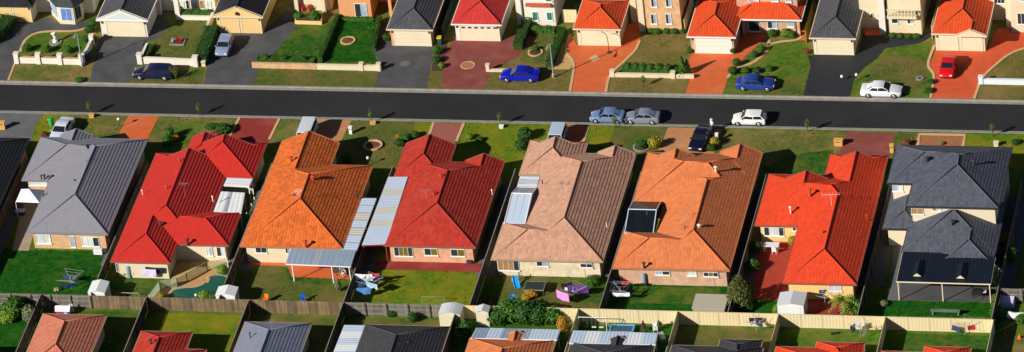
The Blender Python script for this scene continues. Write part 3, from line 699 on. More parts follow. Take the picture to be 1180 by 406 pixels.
pwin(h5, 573,299.5,599,312, Y, panes=[BLIND_BR,BLIND_BR,BLIND_BR,GL_DARK]); pwin(h5, 618,301,632,307, Y, panes=[GL_DARK,GL_BLUE]); pwin(h5, 668.5,303.5,683,308.5, Y, panes=2)
vent(h5, 699,258.5, 3.6, WHITEM, 0.05, 0.2, False); vent(h5, 625,209, 3.5, STEELD, 0.06, 0.15, False)
antenna(h5, 648,218, 4.0, STEELD, 1.5, 0.9, 0.6)
h6 = house('H6', 'house with faded orange tiled roof and pink brick back wall', (22,-9),
    [B(19.5,28.8,-21.4,-2), B(15.8,28.7,-8.6,1.65,axis='x'), B(15.75,23.1,-6,1.7,ends='hd',axis='y',k=0.45), B(15.8,27.4,-21.45,-14.3,axis='x'), B(24.0,28.8,-4,2.1,ends='hg',axis='y')], BR_PINK, R_ORN2, capmat('cap_orange2',(0.55,0.15,0.05)), GUT_O, 'tile', 0.37, 0.013, gablem=BR_PINK)
Y = -21.0
pwin(h6, 755,312,772,317, Y, panes=[GL_BLUE,GL_DARK]); pwin(h6, 791.5,312.5,803,318, Y, panes=[GL_PALE,GL_PALE]); pwin(h6, 810.5,313.5,828,319, Y, panes=[GL_DARK,GL_BROWN,GL_DARK])
vent(h6, 825,197, 4.4, CREAMM, 0.13, 0.5); vent(h6, 806,263, 4.2, CREAMM, 0.13, 0.4); vent(h6, 789,262, 4.3, STEELD, 0.06, 0.2, False); vent(h6, 742,306, 2.9, STEELD, 0.12, 0.3)
antenna(h6, 788,252, 4.4, ALU, 0.3, 0.8, 0.8)
h7 = house('H7', 'house with scarlet tiled roof and yellow back wall behind a white shed', (38,-11),
    [B(35.2,43.25,-23.5,-4), B(30.35,43.2,-12.4,-2.3,axis='x'), B(30.3,39.8,-12.3,-2.2,ends='hd',axis='y',k=0.5), B(36.7,43.2,-12,2.0,ends='hd',axis='y',k=0.43)], RN_YELL, R_SCAR, capmat('cap_scarlet',(0.56,0.045,0.015)), GUT_R, 'tile', 0.37, 0.018)
pwin(h7, 955,327.5,970,336, -23.05, panes=[GL_PALE,GL_PALE]); pwin(h7, 880,261.5,904,272, -11.95, panes=[GL_DARK,GL_PALE,GL_PALE,GL_DARK]); pwin(h7, 913,262,918,266, -11.95, panes=1)
vent(h7, 933,222.5, 4.6, TERRA, 0.13, 0.35); vent(h7, 911,242.5, 3.6, CREAMM, 0.1, 0.4); vent(h7, 948,269.5, 4.0, TERRA, 0.1, 0.3); vent(h7, 999,250, 3.2, TERRA, 0.07, 0.2)
antenna(h7, 958,233, 4.6, WHITEM, 0.1, 1.0, 2.0)
h8 = house('H8', 'two-storey house with slate grey tiled roofs and a rear verandah', (52,-10),
    [B(47.5,57.65,-12.1,0.0,ze=5.3), B(44.7,57.6,-7.6,0.02,ze=5.3,axis='x'), B(47.5,57.75,-17.1,-7.0,ze=2.6,axis='y'), B(52.0,57.7,-19.2,-11,ze=2.6,axis='y'), B(44.7,49,-12.6,-5,ze=2.6,axis='y')], RN_CREAM, R_SLATE, capmat('cap_slate',(0.09,0.095,0.115)), W_DARK, 'tile', 0.37, 0.022)
pwin(h8, 1050,239.5,1064.5,247, -11.65, panes=[BLIND_BR,BLIND_BR]); pwin(h8, 1074,239.5,1085,243.5, -11.65, panes=[BLIND_BR,GL_PALE]); pwin(h8, 1028,213,1041,220.5, -7.15, panes=[GL_BLUE,GL_PALE])
vent(h8, 1097,257.5, 4.3, STEELD, 0.14, 0.3); vent(h8, 1068,184.5, 6.7, STEELD, 0.15, 0.3); vent(h8, 1122,188.5, 7.0, STEELD, 0.12, 0.35)
# ---- bottom row (tops of the roofs of the next street)
def low(key, label, x, blocks, roofm, capc, kind='tile', period=0.37, wallm=BR_CREAM, gut=GUT_C, amp=0.03):
    return house(key, label, (x,-40), blocks, wallm, roofm, capmat('cap_'+key, capc), gut, kind, period, amp)
low('B0', 'corner of a brown brick house cut by the lower left corner of the picture', -54, [B(-66,-50.2,-60,-39.6)], R_ORN2, (0.4,0.12,0.05))
b1 = low('B1', 'house with salmon pink tiled roof below the timber fence, bottom left', -43, [B(-46.7,-39.4,-45.0,-33.3)], R_PINK, (0.42,0.13,0.08))
b2 = low('B2', 'house with small red tiled roof between two dark fence shadows', -32, [B(-34.7,-28.9,-50,-36.1), B(-32,-26.6,-60,-39.3)], R_RED2, (0.36,0.03,0.02))
b3 = low('B3', 'house with blue-grey metal roof at the bottom edge below the brown fence', -19.6, [B(-23.4,-15.9,-50,-33.8)], R_BLUEG, (0.16,0.17,0.22), 'tile', 0.37)
b4 = low('B4', 'house with dark grey ribbed roof beside a long white awning', -5, [B(-9.8,-0.3,-50,-33.7)], R_DGREY, (0.05,0.05,0.055), 'tile', 0.37)
b5 = low('B5', 'house with orange tiled roof behind the leafy bushes, bottom middle', 7.5, [B(2.4,11.9,-52,-35.7), B(6.2,8.6,-40,-34.9,ends='hg',axis='y')], R_ORN2, (0.5,0.14,0.05))
b6 = low('B6', 'house with charcoal tiled roof below the swing set', 18, [B(13.7,23.0,-52,-36.0), B(17.6,20.0,-40,-35.3,ends='hg',axis='y')], R_DGREY, (0.05,0.05,0.055))
b7 = low('B7', 'house with charcoal tiled roof below the bare dry lawn', 30, [B(24.9,34.9,-52,-36.0), B(30,34.6,-40,-34.6,ends='hh',axis='y')], R_DGREY, (0.05,0.05,0.055))
b8 = low('B8', 'house with orange-red tiled roof below the white washing', 41, [B(36.3,45.9,-52,-35.7), B(40.6,45.8,-40,-34.6,ends='hh',axis='y')], R_SCAR, (0.5,0.07,0.02))
b9 = low('B9', 'house with orange-red tiled roof at the bottom right corner', 53, [B(47.9,57.6,-52,-36.0), B(52.4,57.4,-40,-34.9,ends='hh',axis='y')], R_SCAR, (0.5,0.07,0.02))
vent(b2, 173.5,394.5, 3.7, STEELD, 0.12, 0.3); vent(b3, 288,386, 3.6, STEELD, 0.07, 0.2); vent(b4, 470,398, 3.6, STEELD, 0.14, 0.4); antenna(b3, 313,382, 3.9, ALU, 0.4)
# ================================================================ far row: garages and house fronts
def gar(key, label, L, R, depth, wallm, roofm, capm, gut, doors, doorm, ends='hh', lights=0, extra=(), kind='tile', period=0.37, ze=2.5, gablem=None, amp=0.028, dh=2.12, name='garage', panels=4, apron=None):
    x0, ya = g(*L, ze); x1, yb = g(*R, ze); y0 = (ya+yb)/2
    bl = [B(x0,x1,y0,y0+depth,ze=ze,ends=ends,axis='y',inset=0.28)] + [B(*e[0],**e[1]) for e in extra]
    t = house(key, label, ((x0+x1)/2, y0), bl, wallm, roofm, capm, gut, kind, period, amp, gablem, name=name)
    Y = y0+0.28
    if apron: sheet('drive_apron', [(x0+0.2,Y-1.6),(x1-0.2,Y-1.6),(x1-0.2,Y+0.4),(x0+0.2,Y+0.4)], apron, 0.0105, world=True)
    for a, b in doors:
        xa = x0+(x1-x0)*a; xb = x0+(x1-x0)*b
        garage_door(t, xa, xb, Y, dh, doorm, panels, lights)
    for xx in (x0+0.5, x1-0.5):
        l = MB().box(xx-0.07,xx+0.07,Y-0.14,Y+0.01,1.85,2.1).build('wall_lamp', W_DARK, t)
    return t, x0, x1, Y
CB, CR, CO, CS = capmat('cap_black',(0.025,0.025,0.028)), capmat('cap_red',(0.44,0.018,0.014)), capmat('cap_redorange',(0.5,0.075,0.02)), capmat('cap_charcoal',(0.06,0.06,0.065))
R_CHAR = roofmat('roof_charcoal_tile', (0.075,0.075,0.085), 0.65, 0.37, 0.34, 0.2, 0.02)
R_ROR = roofmat('roof_redorange_tile', (0.60,0.068,0.014), 0.7, 0.37, 0.34, 0.14, 0.02)
R_REDB = roofmat('roof_bright_red_tile', (0.50,0.035,0.03), 0.7, 0.37, 0.34, 0.14, 0.02)
HB = Block
def front(key, label, pL, pR, wallm, roofm, capm, gut, h=5.4, depth=9, extra=(), name='house', gable=None):
    """two-storey front whose foot runs between two surveyed ground points"""
    xa, ya = g(*pL); xb, yb = g(*pR); y0 = (ya+yb)/2
    bl = [B(xa-0.4,xb+0.4,y0-0.4,y0+depth,ze=h,inset=0.4)] + [B(*e[0],**e[1]) for e in extra]
    return house(key, label, ((xa+xb)/2,y0), bl, wallm, roofm, capm, gut, 'tile', 0.37, 0.028, gable, name=name), xa, xb, y0
def col(parent, px, py, w, h, m, d=None):
    x, y = g(px, py); d = d or w; MB().box(x-w/2,x+w/2,y-d/2,y+d/2,-0.05,h).build('pillar', m, parent)
# F0 twin-door garage at the left edge
t,_,_,Y0 = gar('G0', 'yellow twin-door garage in the top left corner beside the grey driveway', (-12,6.2), (36.5,7.2), 8, RN_CREAM, R_BLACK, CB, W_DARK, [(0.08,0.46),(0.54,0.92)], DOORY, apron=CONC2)
# F1 house with bay
f1, xa, xb, y0 = front('F1', 'dark-roofed house with bay window behind the curved grey drive', (42,17), (110,12), RN_WHITE, R_BLACK, CB, W_DARK, h=3.2)
bay = [g(*p) for p in ((60,17),(70,27.5),(87,28.5),(96,22.5),(98,12),(66,8))]
MB().prism(bay, -0.1, 2.55).build('bay_wall', RN_CREAM, f1)
cx = sum(p[0] for p in bay)/6; cy = sum(p[1] for p in bay)/6
bp = [(cx+(x-cx)*1.22, cy+(y-cy)*1.22) for x, y in bay]
mb = MB(); mb.add([(x,y,2.57) for x,y in bp]+[(cx,cy,4.3)], [(i,(i+1)%6,6) for i in range(6)]+[tuple(range(5,-1,-1))]); mb.build('bay_roof', mat('bay_roof_dark',(0.03,0.035,0.04),0.6,0.2), f1)
def facewin(parent, p, q, f0, f1_, z0, z1, gl, fr=W_WHITE):
    """window on an oblique wall between two ground points"""
    P, Q = Vector((*p,0)), Vector((*q,0)); d = (Q-P); n = Vector((d.y,-d.x,0)).normalized(); a = P+d*f0; b = P+d*f1_; m = (a+b)/2
    w = MB().obox(m+n*0.02+Vector((0,0,(z0+z1)/2)), (b-a)/2, n*0.03, Vector((0,0,(z1-z0)/2))).build('window', fr, parent)
    for s in (0.27, 0.73):
        c = a+(b-a)*s; MB().obox(c+n*0.055+Vector((0,0,(z0+z1)/2)), (b-a)*0.21, n*0.012, Vector((0,0,(z1-z0)/2-0.07))).build('pane', gl, w)
facewin(f1, bay[1], bay[2], 0.1, 0.9, 0.5, 2.3, glassmat('glass_sky_blue',(0.12,0.22,0.55),0.08)); facewin(f1, bay[0], bay[1], 0.12, 0.88, 0.5, 2.3, GL_BLUE); facewin(f1, bay[2], bay[3], 0.12, 0.88, 0.5, 2.3, GL_DARK)
# G2 white pediment garage
g2, x0, x1, Y0 = gar('G2', 'white garage with triangular pediment and grey gable roof', (111.5,22.5), (169.5,24), 11, RN_WHITE, R_CHAR, CS, W_WHITE, [(0.17,0.9)], DOORC, ends='gh', gablem=RN_WHITE, apron=CONC2)
xm = (x0+x1)/2
mb = MB(); mb.add([(x0+0.9,Y0-0.36,2.62),(x1-0.9,Y0-0.36,2.62),(xm,Y0-0.36,3.55),(x0+0.9,Y0-0.28,2.62),(x1-0.9,Y0-0.28,2.62),(xm,Y0-0.28,3.55)], [(0,1,2),(5,4,3),(0,3,4,1),(1,4,5,2),(2,5,3,0)]); mb.build('pediment_panel', mat('panel_blue_white',(0.55,0.62,0.66),0.6,0.05), g2)
# F2 arch house
f2, xa, xb, y0 = front('F2', 'white house front with tall entrance arch behind a clipped hedge', (176,12), (249,13), RN_WHITE, R_CHAR, CS, W_WHITE)
col(f2, 184,16, 0.55, 3.4, RN_WHITE); col(f2, 206,21.5, 0.55, 3.4, RN_WHITE)
ax, ay = g(184,16); bx, by = g(206,21.5); MB().obox(((ax+bx)/2,(ay+by)/2,3.65), ((bx-ax)/2+0.27,(by-ay)/2,0), (0,0.3,0), (0,0,0.3)).build('arch_beam', RN_WHITE, f2)
for a, b in ((206,213),(220,228.5),(238,244)): pwin(f2, a,1,b,9.5, y0, panes=1, gl=GL_PALE)
for a, b in ((213.5,219),(229.5,236)): pwin(f2, a,0,b,10, y0, panes=1, gl=BLIND_BR if a>220 else GL_DARK, sill=False)
# G3 peach gable garage
g3, x0, x1, Y0 = gar('G3', 'peach garage with round gable vent behind the silver-blue car', (245.5,18.5), (302,20), 11, RN_YELL, R_BLACK, CB, W_CREAM, [(0.12,0.48),(0.55,0.93)], DOORY, ends='gh', gablem=RN_YELL, apron=CONC2)
MB().lathe(((x0+x1)/2,Y0-0.42,3.0), [(0.02,-0.2),(0.2,-0.14),(0.22,0),(0.2,0.14),(0.02,0.2)], 10).build('gable_vent', W_DARK, g3)
# F3 porch house
f3, xa, xb, y0 = front('F3', 'house with shaded porch, red pots and boxed round shrubs', (342,12), (382,12), RN_CREAM, R_BLACK, CB, W_DARK)
for p in ((343,13.5),(374,15)): col(f3, *p, 0.45, 3.2, RN_CREAM)
pl = thing('planter', 'long cream planter box under two round shrubs by the porch', 'planter', (*g(356,27),0))
P = [g(340,28), g(371,29), g(372,22), g(342,21)]; MB().prism(P, 0, 0.5).build('box', RN_YELL, pl)
c = [sum(p[0] for p in P)/4, sum(p[1] for p in P)/4]; MB().prism([(c[0]+(x-c[0])*0.93, c[1]+(y-c[1])*0.88) for x,y in P], 0.44, 0.515).build('soil', SOIL, pl)
# F4 apricot house
f4, xa, xb, y0 = front('F4', 'apricot rendered house with gridded window above the dark green lawn', (392,21), (429,22), RN_ORNG, R_CHAR, CS, W_WHITE)
pwin(f4, 408,4,424,19.5, y0, panes=[GL_DARK,GL_BLUE], fr=W_WHITE)
x, y = g(441,18); MB().box(x-1.3,x+1.2,y-0.2,y+4,2.7,3.1).build('porch_beam', RN_ORNG, f4); MB().box(x+0.9,x+1.25,y-0.2,y+0.15,-0.05,2.7).build('pillar', RN_ORNG, f4); MB().box(x-1.3,x+1.2,y+3,y+3.2,-0.05,2.69).build('wall', RN_ORNG, f4)
# G4
g4, x0, x1, Y0 = gar('G4', 'charcoal hip-roofed garage with cream door and apricot piers', (446,33.5), (498,34.5), 13, RN_ORNG, R_CHAR, CS, W_CREAM, [(0.12,0.92)], DOORC, apron=CONC2)
# G5 red
g5, x0, x1, Y0 = gar('G5', 'red-roofed white garage with a row of small door windows', (520.5,27.7), (577,28.5), 13, RN_WHITE, R_REDB, capmat('cap_bright_red',(0.45,0.035,0.025)), W_WHITE, [(0.15,0.93)], DOORC, lights=6, apron=MAR_D)
# F5 white house with teal windows
f5, xa, xb, y0 = front('F5', 'white house with teal windows behind a low hedge', (606,29.5), (641,30.5), RN_WHITE, R_CHAR, CS, W_WHITE)
pwin(f5, 613,13.5,620.5,23.5, y0, panes=1, gl=GL_TEAL); pwin(f5, 629.5,14,637,23.5, y0, panes=1, gl=GL_TEAL); pwin(f5, 628,-4,636,2, y0, panes=1, gl=GL_TEAL)
x, z = vy(606,4,y0); x2, _ = vy(635,4,y0); MB().box(x,x2,y0-0.5,y0+0.1,2.95,3.2).build('ledge', mat('ledge_terracotta',(0.42,0.10,0.05),0.8), f5)
col(f5, 600,27, 0.6, 6, RN_WHITE)
# G6
g6, x0, x1, Y0 = gar('G6', 'orange-red pyramid-roofed garage with wide cream door', (661,32.8), (714.5,34.2), 6.3, RN_CREAM, R_ROR, CO, W_CREAM, [(0.13,0.95)], DOORC, apron=OR_D)
hoop = thing('basketball_hoop', 'curved dark pole of a basketball hoop before the orange-roofed garage', 'hoop', (*g(702,61),0))
x, y = g(702,61); MB().path([(x,y,0),(x,y,1.6),(x-0.1,y+0.1,2.3),(x-0.4,y+0.25,2.6),(x-0.75,y+0.4,2.65)], 0.045, 7).build('pole', STEELD, hoop)
MB().lathe((x,y,0), [(0.28,0),(0.28,0.1),(0.08,0.14)], 12).build('base', STEELD, hoop)
MB().path([(x-0.75+0.23*math.cos(a*0.5236)-0.2,y+0.5+0.23*math.sin(a*0.5236),2.6) for a in range(13)], 0.012, 5).build('rim', STEELD, hoop)
# F6 cream brick house
f6, xa, xb, y0 = front('F6', 'cream brick two-storey house with four blue-white windows', (746,37), (786,38.5), BR_PEACH, R_CHAR, CS, W_CREAM)
for a in (749.5, 766.5):
    pwin(f6, a,16,a+8,27.5, y0, panes=[GL_DARK,GL_BLUE]); pwin(f6, a,-4,a+8,8, y0, panes=[GL_DARK,GL_BLUE])
col(f6, 741,35, 0.7, 6, RN_CREAM); col(f6, 732,24, 0.7, 6, RN_CREAM)
# G7 with linked verandah
x0, y0a = g(792,42.2,2.5); x1, _ = g(847,42.8,2.5); vx0, vyy = g(855,22,2.5); vx1, _ = g(923,23,2.5)
g7, x0, x1, Y0 = gar('G7', 'orange-red roofed garage with white roller door and brick piers', (792,42.2), (847,42.8), 8.3, BR_PINK, R_ROR, CO, W_WHITE, [(0.14,0.9)], mat('door_white',(0.74,0.72,0.64),0.5,0.04), apron=OR_D)
ex = ((vx0-1.0,vx1,vyy,vyy+4.2), dict(ze=2.5,axis='x',inset=0.5))
f7 = house('F7', 'pink brick house with orange-red verandah roof right of the drive', ((vx0+vx1)/2,vyy), [B(vx0-1.4,vx1-0.3,vyy+1.9,vyy+10,ze=5.4), B(vx0-1.0,vx1,vyy,vyy+4.4,ze=2.5,axis='x',inset=0.9)], BR_PINK, R_ROR, CO, W_WHITE, 'tile', 0.37, 0.028)
yw = vyy+0.9
pwin(f7, 884,24,896,33, yw, panes=[GL_DARK,GL_BLUE]); pwin(f7, 907,24,915,31, yw, panes=1, gl=GL_BLUE); pwin(f7, 862,24,876,36, yw, panes=1, gl=GL_DARK)
yw = vyy+2.3
pwin(f7, 863,-1,875,6.5, yw, panes=[GL_BLUE,GL_PALE]); pwin(f7, 889,-4,897,1.5, yw, panes=1, gl=GL_BLUE); pwin(f7, 905,-4,912,2.5, yw, panes=1, gl=GL_BLUE)
for p in ((858,40),(921,41)): col(f7, *p, 0.35, 2.45, BR_PINK)
# G8
g8, x0, x1, Y0 = gar('G8', 'slate-roofed garage with cream double door above black asphalt drive', (933.2,43.6), (985.5,44.3), 12, RN_CREAM, R_CHAR, CS, W_CREAM, [(0.13,0.92)], DOORC, apron=BLACKD)
# F8
f8, xa, xb, y0 = front('F8', 'cream house with balcony and orange porch floor beside the black drive', (1024,38), (1063,39), RN_CREAM, R_CHAR, CS, W_CREAM)
pwin(f8, 1027,18.5,1035,27, y0, panes=1, gl=GL_DARK); pwin(f8, 1045,19,1053,27.5, y0, panes=[GL_DARK,GL_BLUE])
x, _ = vy(1024,20,y0); x2, _ = vy(1058,20,y0); MB().box(x,x2,y0-1.2,y0+0.1,2.7,3.0).build('balcony_slab', RN_CREAM, f8)
for k in range(9): xx = x+0.15+(x2-x-0.3)*k/8; MB().box(xx-0.05,xx+0.05,y0-1.15,y0-1.05,3.0,3.8).build('baluster', W_CREAM, f8)
MB().box(x,x2,y0-1.2,y0-1.0,3.8,3.9).build('handrail', W_CREAM, f8)
col(f8, 1060,40, 0.6, 3, RN_CREAM); col(f8, 1018,38, 0.75, 6, RN_WHITE)
f8b, _, _, yb = front('F8b', 'recessed cream entry wing in shade between slate garage and balcony house', (992,33), (1016,33), RN_CREAM, R_CHAR, CS, W_CREAM)
pwin(f8b, 1003,15,1006.5,21, yb, panes=1); pwin(f8b, 1011,15,1014.5,21, yb, panes=1)
col(f8b, 994,21, 0.7, 6, RN_WHITE)
sheet('porch_floor', [(1026,38.5),(1058,39.5),(1060,31),(1030,30)], OR_D, 0.05); sheet('porch_floor', [(997,41),(1018,41),(1018,33),(996,33)], OR_D, 0.05)
# G9 two doors
x0, yy = g(1074.2,38.5,2.5); x1, _ = g(1136.5,40,2.5)
g9, x0, x1, Y0 = gar('G9', 'orange-red roofed garage with two cream doors behind the red car', (1074.2,38.5), (1136.5,40), 11, RN_CREAM, R_ROR, CO, W_CREAM, [(0.1,0.45),(0.53,0.9)], DOORC, extra=[((x0+(x1-x0)*0.45,x1+0.02,yy-0.35,yy+5), dict(ze=2.5,ends='gh',axis='y',inset=0.6))], gablem=RN_CREAM, apron=OR_D2)
# F9
f9, xa, xb, y0 = front('F9', 'cream house with tall barred window cut by the top right corner', (1166,37), (1200,38), RN_CREAM, R_CHAR, CS, W_CREAM)
pwin(f9, 1172,15,1186,28, y0, panes=3, gl=GL_DARK); pwin(f9, 1176,-6,1190,2, y0, panes=2, gl=GL_BLUE)
f9b, _, _, yb = front('F9b', 'recessed cream entry of the corner house behind the red path', (1141,23), (1165,24), RN_CREAM, R_CHAR, CS, W_CREAM)
pwin(f9b, 1145,-3,1158,4, yb, panes=3, gl=GL_DARK)
col(f9b, 1141,15, 0.6, 6, RN_WHITE); col(f9b, 1164,31, 0.7, 6, RN_CREAM)
# ================================================================ patio covers, verandahs
SHEET_B = mat('sheet_pale_blue', (0.50,0.60,0.74), 0.35, 0.05, 0.6, 6, spec=0.5)
SHEET_W = mat('sheet_white', (0.72,0.75,0.78), 0.35, 0.05, 0.6, 6, spec=0.5)
SHEET_C = mat('sheet_translucent_cream', (0.55,0.53,0.46), 0.5, 0.06, 0.6, 6)
SHEET_BG = mat('sheet_blue_grey', (0.25,0.33,0.43), 0.4, 0.06, 0.6, 6, spec=0.5)
SHEET_GR = mat('sheet_grey', (0.33,0.36,0.42), 0.4, 0.06, 0.6, 6, spec=0.5)
SHEET_NV = mat('sheet_navy', (0.007,0.012,0.022), 0.5, 0.15, 0.6, 6, spec=0.25)
TIMB = mat('timber_brown', (0.12,0.06,0.03), 0.85, 0.3, 4, 20)
def wp(p, z): return Vector((*g(p[0], p[1], z), z))
def cover(label, C, zs, mats, along='v', posts=(), postm=WHITEM, name='patio_cover', rib=0.0, beams=True):
    """sheet roof: C = far-left, far-right, near-right, near-left picture points, zs their heights, one sheet per entry of mats"""
    A, Bq, Cq, D = [wp(p, z) for p, z in zip(C, zs)]
    base = (A+Bq+Cq+D)/4; t = thing(name, label, 'patio cover' if name == 'patio_cover' else name.replace('_',' '), (base.x, base.y, 0))
    n = len(mats)
    for k, m in enumerate(mats):
        a, b = k/n, (k+1)/n
        if along == 'v': P = [A.lerp(D,a), Bq.lerp(Cq,a), Bq.lerp(Cq,b), A.lerp(D,b)]
        else: P = [A.lerp(Bq,a), A.lerp(Bq,b), D.lerp(Cq,b), D.lerp(Cq,a)]
        mb = MB(); nr = (P[1]-P[0]).cross(P[3]-P[0]).normalized(); nr = nr if nr.z > 0 else -nr
        if along == 'v': r = max(2, int((P[3]-P[0]).length/0.19)); L = [(P[0].lerp(P[3],i/r), P[1].lerp(P[2],i/r)) for i in range(r+1)]
        else: r = max(2, int((P[1]-P[0]).length/0.19)); L = [(P[0].lerp(P[1],i/r), P[3].lerp(P[2],i/r)) for i in range(r+1)]
        vs = []
        for i, (p, q) in enumerate(L):
            o = nr*((0.022 if i % 2 else 0.0) + 0.003*(k % 2)); vs += [p+o, q+o]
        fs = [(2*i,2*i+1,2*i+3,2*i+2) for i in range(r)]
        fs = [f if (Vector(vs[f[1]])-Vector(vs[f[0]])).cross(Vector(vs[f[2]])-Vector(vs[f[0]])).z > 0 else f[::-1] for f in fs]
        mb.add(vs, fs); mb.build('roof_sheet', m, t)
    up = Vector((0,0,-0.08))
    if beams:
        for p, q in ((D,Cq),(A,D),(Bq,Cq)): MB().obox((p+q)/2+up, (q-p)/2, Vector((-(q-p).y,(q-p).x,0)).normalized()*0.04, Vector((0,0,0.06))).build('beam', postm, t)
    for f, s in posts:
        p = A.lerp(Bq,f).lerp(D.lerp(Cq,f),s); MB().box(p.x-0.05,p.x+0.05,p.y-0.05,p.y+0.05,-0.02,p.z-0.06).build('post', postm, t)
    return t
cover('long pale blue sheet cover with cream strips down the left of the deep red roof', [(447.5,203.8),(470,203.8),(444.5,281.8),(417,282.7)], [2.62]*2+[2.55]*2, [SHEET_B,SHEET_B,SHEET_C,SHEET_B,SHEET_B,SHEET_C,SHEET_B,SHEET_C,SHEET_B,SHEET_B,SHEET_B], posts=((0.03,0.98),(0.03,0.5),(0.03,0.03),(0.97,0.98)), postm=mat('beam_red',(0.3,0.03,0.02),0.7))
cover('narrow pale blue sheet cover down the right of the bright orange roof', [(417.5,228.3),(434,228.5),(411,289),(394,288)], [2.5]*2+[2.45]*2, [SHEET_B,SHEET_B,SHEET_C,SHEET_B,SHEET_C,SHEET_B,SHEET_B], posts=((0.95,0.03),(0.95,0.5)))
cover('blue-grey patio cover over terracotta paving behind the orange-roofed house', [(335,286.3),(410,288.8),(404,307.2),(329.3,304)], [2.52]*2+[2.4]*2, [SHEET_BG]*5+[SHEET_GR]+[SHEET_BG]*6, along='u', posts=((0.09,0.97),(0.70,0.97),(0.97,0.97)))
t = cover('upper white sheet of the side patio on the vivid red house', [(262,204.8),(291,206),(287,215),(258,213.5)], [2.75]*4, [SHEET_W]*3, posts=((0.97,0.9),(0.97,0.1)))
cover('white and grey striped side patio cover on the vivid red house', [(255,220.8),(282,222.3),(277.8,245.5),(246.5,243.5)], [2.85]*2+[2.62]*2, [SHEET_W,SHEET_W,SHEET_GR,SHEET_W,SHEET_W,SHEET_W], along='u', posts=((0.97,0.97),(0.97,0.05)))
cover('bright white far sheet of the side awning on the tan-roofed house', [(599.5,203),(622,203.5),(618.5,216),(596,215.5)], [2.6]*4, [SHEET_W,SHEET_B,SHEET_W], posts=((0.03,0.9),))
def lantern(label, far, ridge, near, zf, zr, zn, mf, mn, frame, glass_side):
    """raised roof light: far slope, near slope, triangular side walls"""
    F = [wp(p, zf) for p in far]; R = [wp(p, zr) for p in ridge]; N = [wp(p, zn) for p in near]
    b = (F[0]+N[1])/2; t = thing('roof_light', label, 'roof light', (b.x,b.y,0))
    def panel(nm, P, m, n=1):
        for k in range(n):
            a, c = k/n, (k+1)/n; Q = [P[0].lerp(P[1],a)+Vector((0.02 if k else 0,0,0)), P[0].lerp(P[1],c)-Vector((0.02 if k<n-1 else 0,0,0)), P[3].lerp(P[2],c), P[3].lerp(P[2],a)]
            nn = (Q[1]-Q[0]).cross(Q[3]-Q[0]).normalized()*0.03
            mb = MB(); mb.add([q+nn for q in Q]+[q-nn for q in Q], [(0,1,2,3),(7,6,5,4),(0,4,5,1),(1,5,6,2),(2,6,7,3),(3,7,4,0)]); mb.build(nm, m, t)
    panel('far_slope', [F[0],F[1],R[1],R[0]], mf); panel('near_slope', [R[0],R[1],N[1],N[0]], mn, 3)
    for i in (0,1):
        dz = Vector((0,0,-0.5)); P = [F[i],R[i],N[i],N[i]+dz,F[i]+dz]; ax = Vector((0.02,0,0))
        mb = MB(); mb.add([p+ax for p in P]+[p-ax for p in P], [(0,1,2,3,4),(9,8,7,6,5)]+[(j,5+j,5+(j+1)%5,(j+1)%5) for j in range(5)]); mb.build('side_wall', glass_side, t)
    for p, q in ((R[0],R[1]),(R[0],N[0]),(R[1],N[1]),(N[0],N[1]),(F[0],R[0]),(F[1],R[1])): MB().tube(p+Vector((0,0,0.03)), q+Vector((0,0,0.03)), 0.07, n=6).build('frame', frame, t)
    return t
lantern('raised blue-grey roof light over the side court of the tan-roofed house', [(596,216.5),(618.5,216.8)], [(590,223),(613,223.6)], [(581,257.5),(605,258.5)], 2.65, 3.25, 2.6, SHEET_GR, SHEET_B, SHEET_W, SHEET_GR)
lantern('dark glazed roof light with white frame on the faded orange roof', [(729.5,232.5),(761.5,233)], [(724.5,241.5),(756.5,242.3)], [(720,269),(752.8,269.5)], 2.65, 3.4, 2.6, mat('bronze_glass',(0.05,0.025,0.018),0.2,0.2), glassmat('roof_glass_dark',(0.008,0.012,0.018),0.15,0.3), SHEET_B, mat('bronze_glass',(0.05,0.025,0.018)))  # far slope's brown is a reflection put into the glass colour
cover('long white awning sheet beside the dark ribbed roof at the bottom edge', [(397,374.5),(421,375),(410,412),(382,412)], [2.5]*4, [SHEET_B,SHEET_W,SHEET_B,SHEET_W,SHEET_B], posts=((0.03,0.03),))
cover('blue-grey corrugated patio cover over the orange tiled roof behind the bushes', [(549,377.8),(645.5,380),(641.5,391.5),(543,389.5)], [2.55]*2+[2.75]*2, [SHEET_BG,SHEET_B,SHEET_BG,SHEET_GR,SHEET_B,SHEET_B], along='u', posts=((0.97,0.05),(0.4,0.05)))
cover('pale blue-white corrugated patio cover below the swing set', [(661,381),(758,384),(755,397),(656,395.5)], [2.55]*2+[2.75]*2, [SHEET_B,SHEET_W,SHEET_B,SHEET_B,SHEET_W,SHEET_B], along='u', posts=((0.97,0.05),(0.5,0.05)))
ver = cover('dark navy rear verandah roof with two white gablets and three posts', [(1040.5,290),(1147,296),(1141.5,327.3),(1033,324.3)], [2.95]*2+[2.6]*2, [SHEET_NV]*8, along='u', posts=((0.012,0.97),(0.48,0.97),(0.985,0.97)), postm=CREAMM, name='verandah')
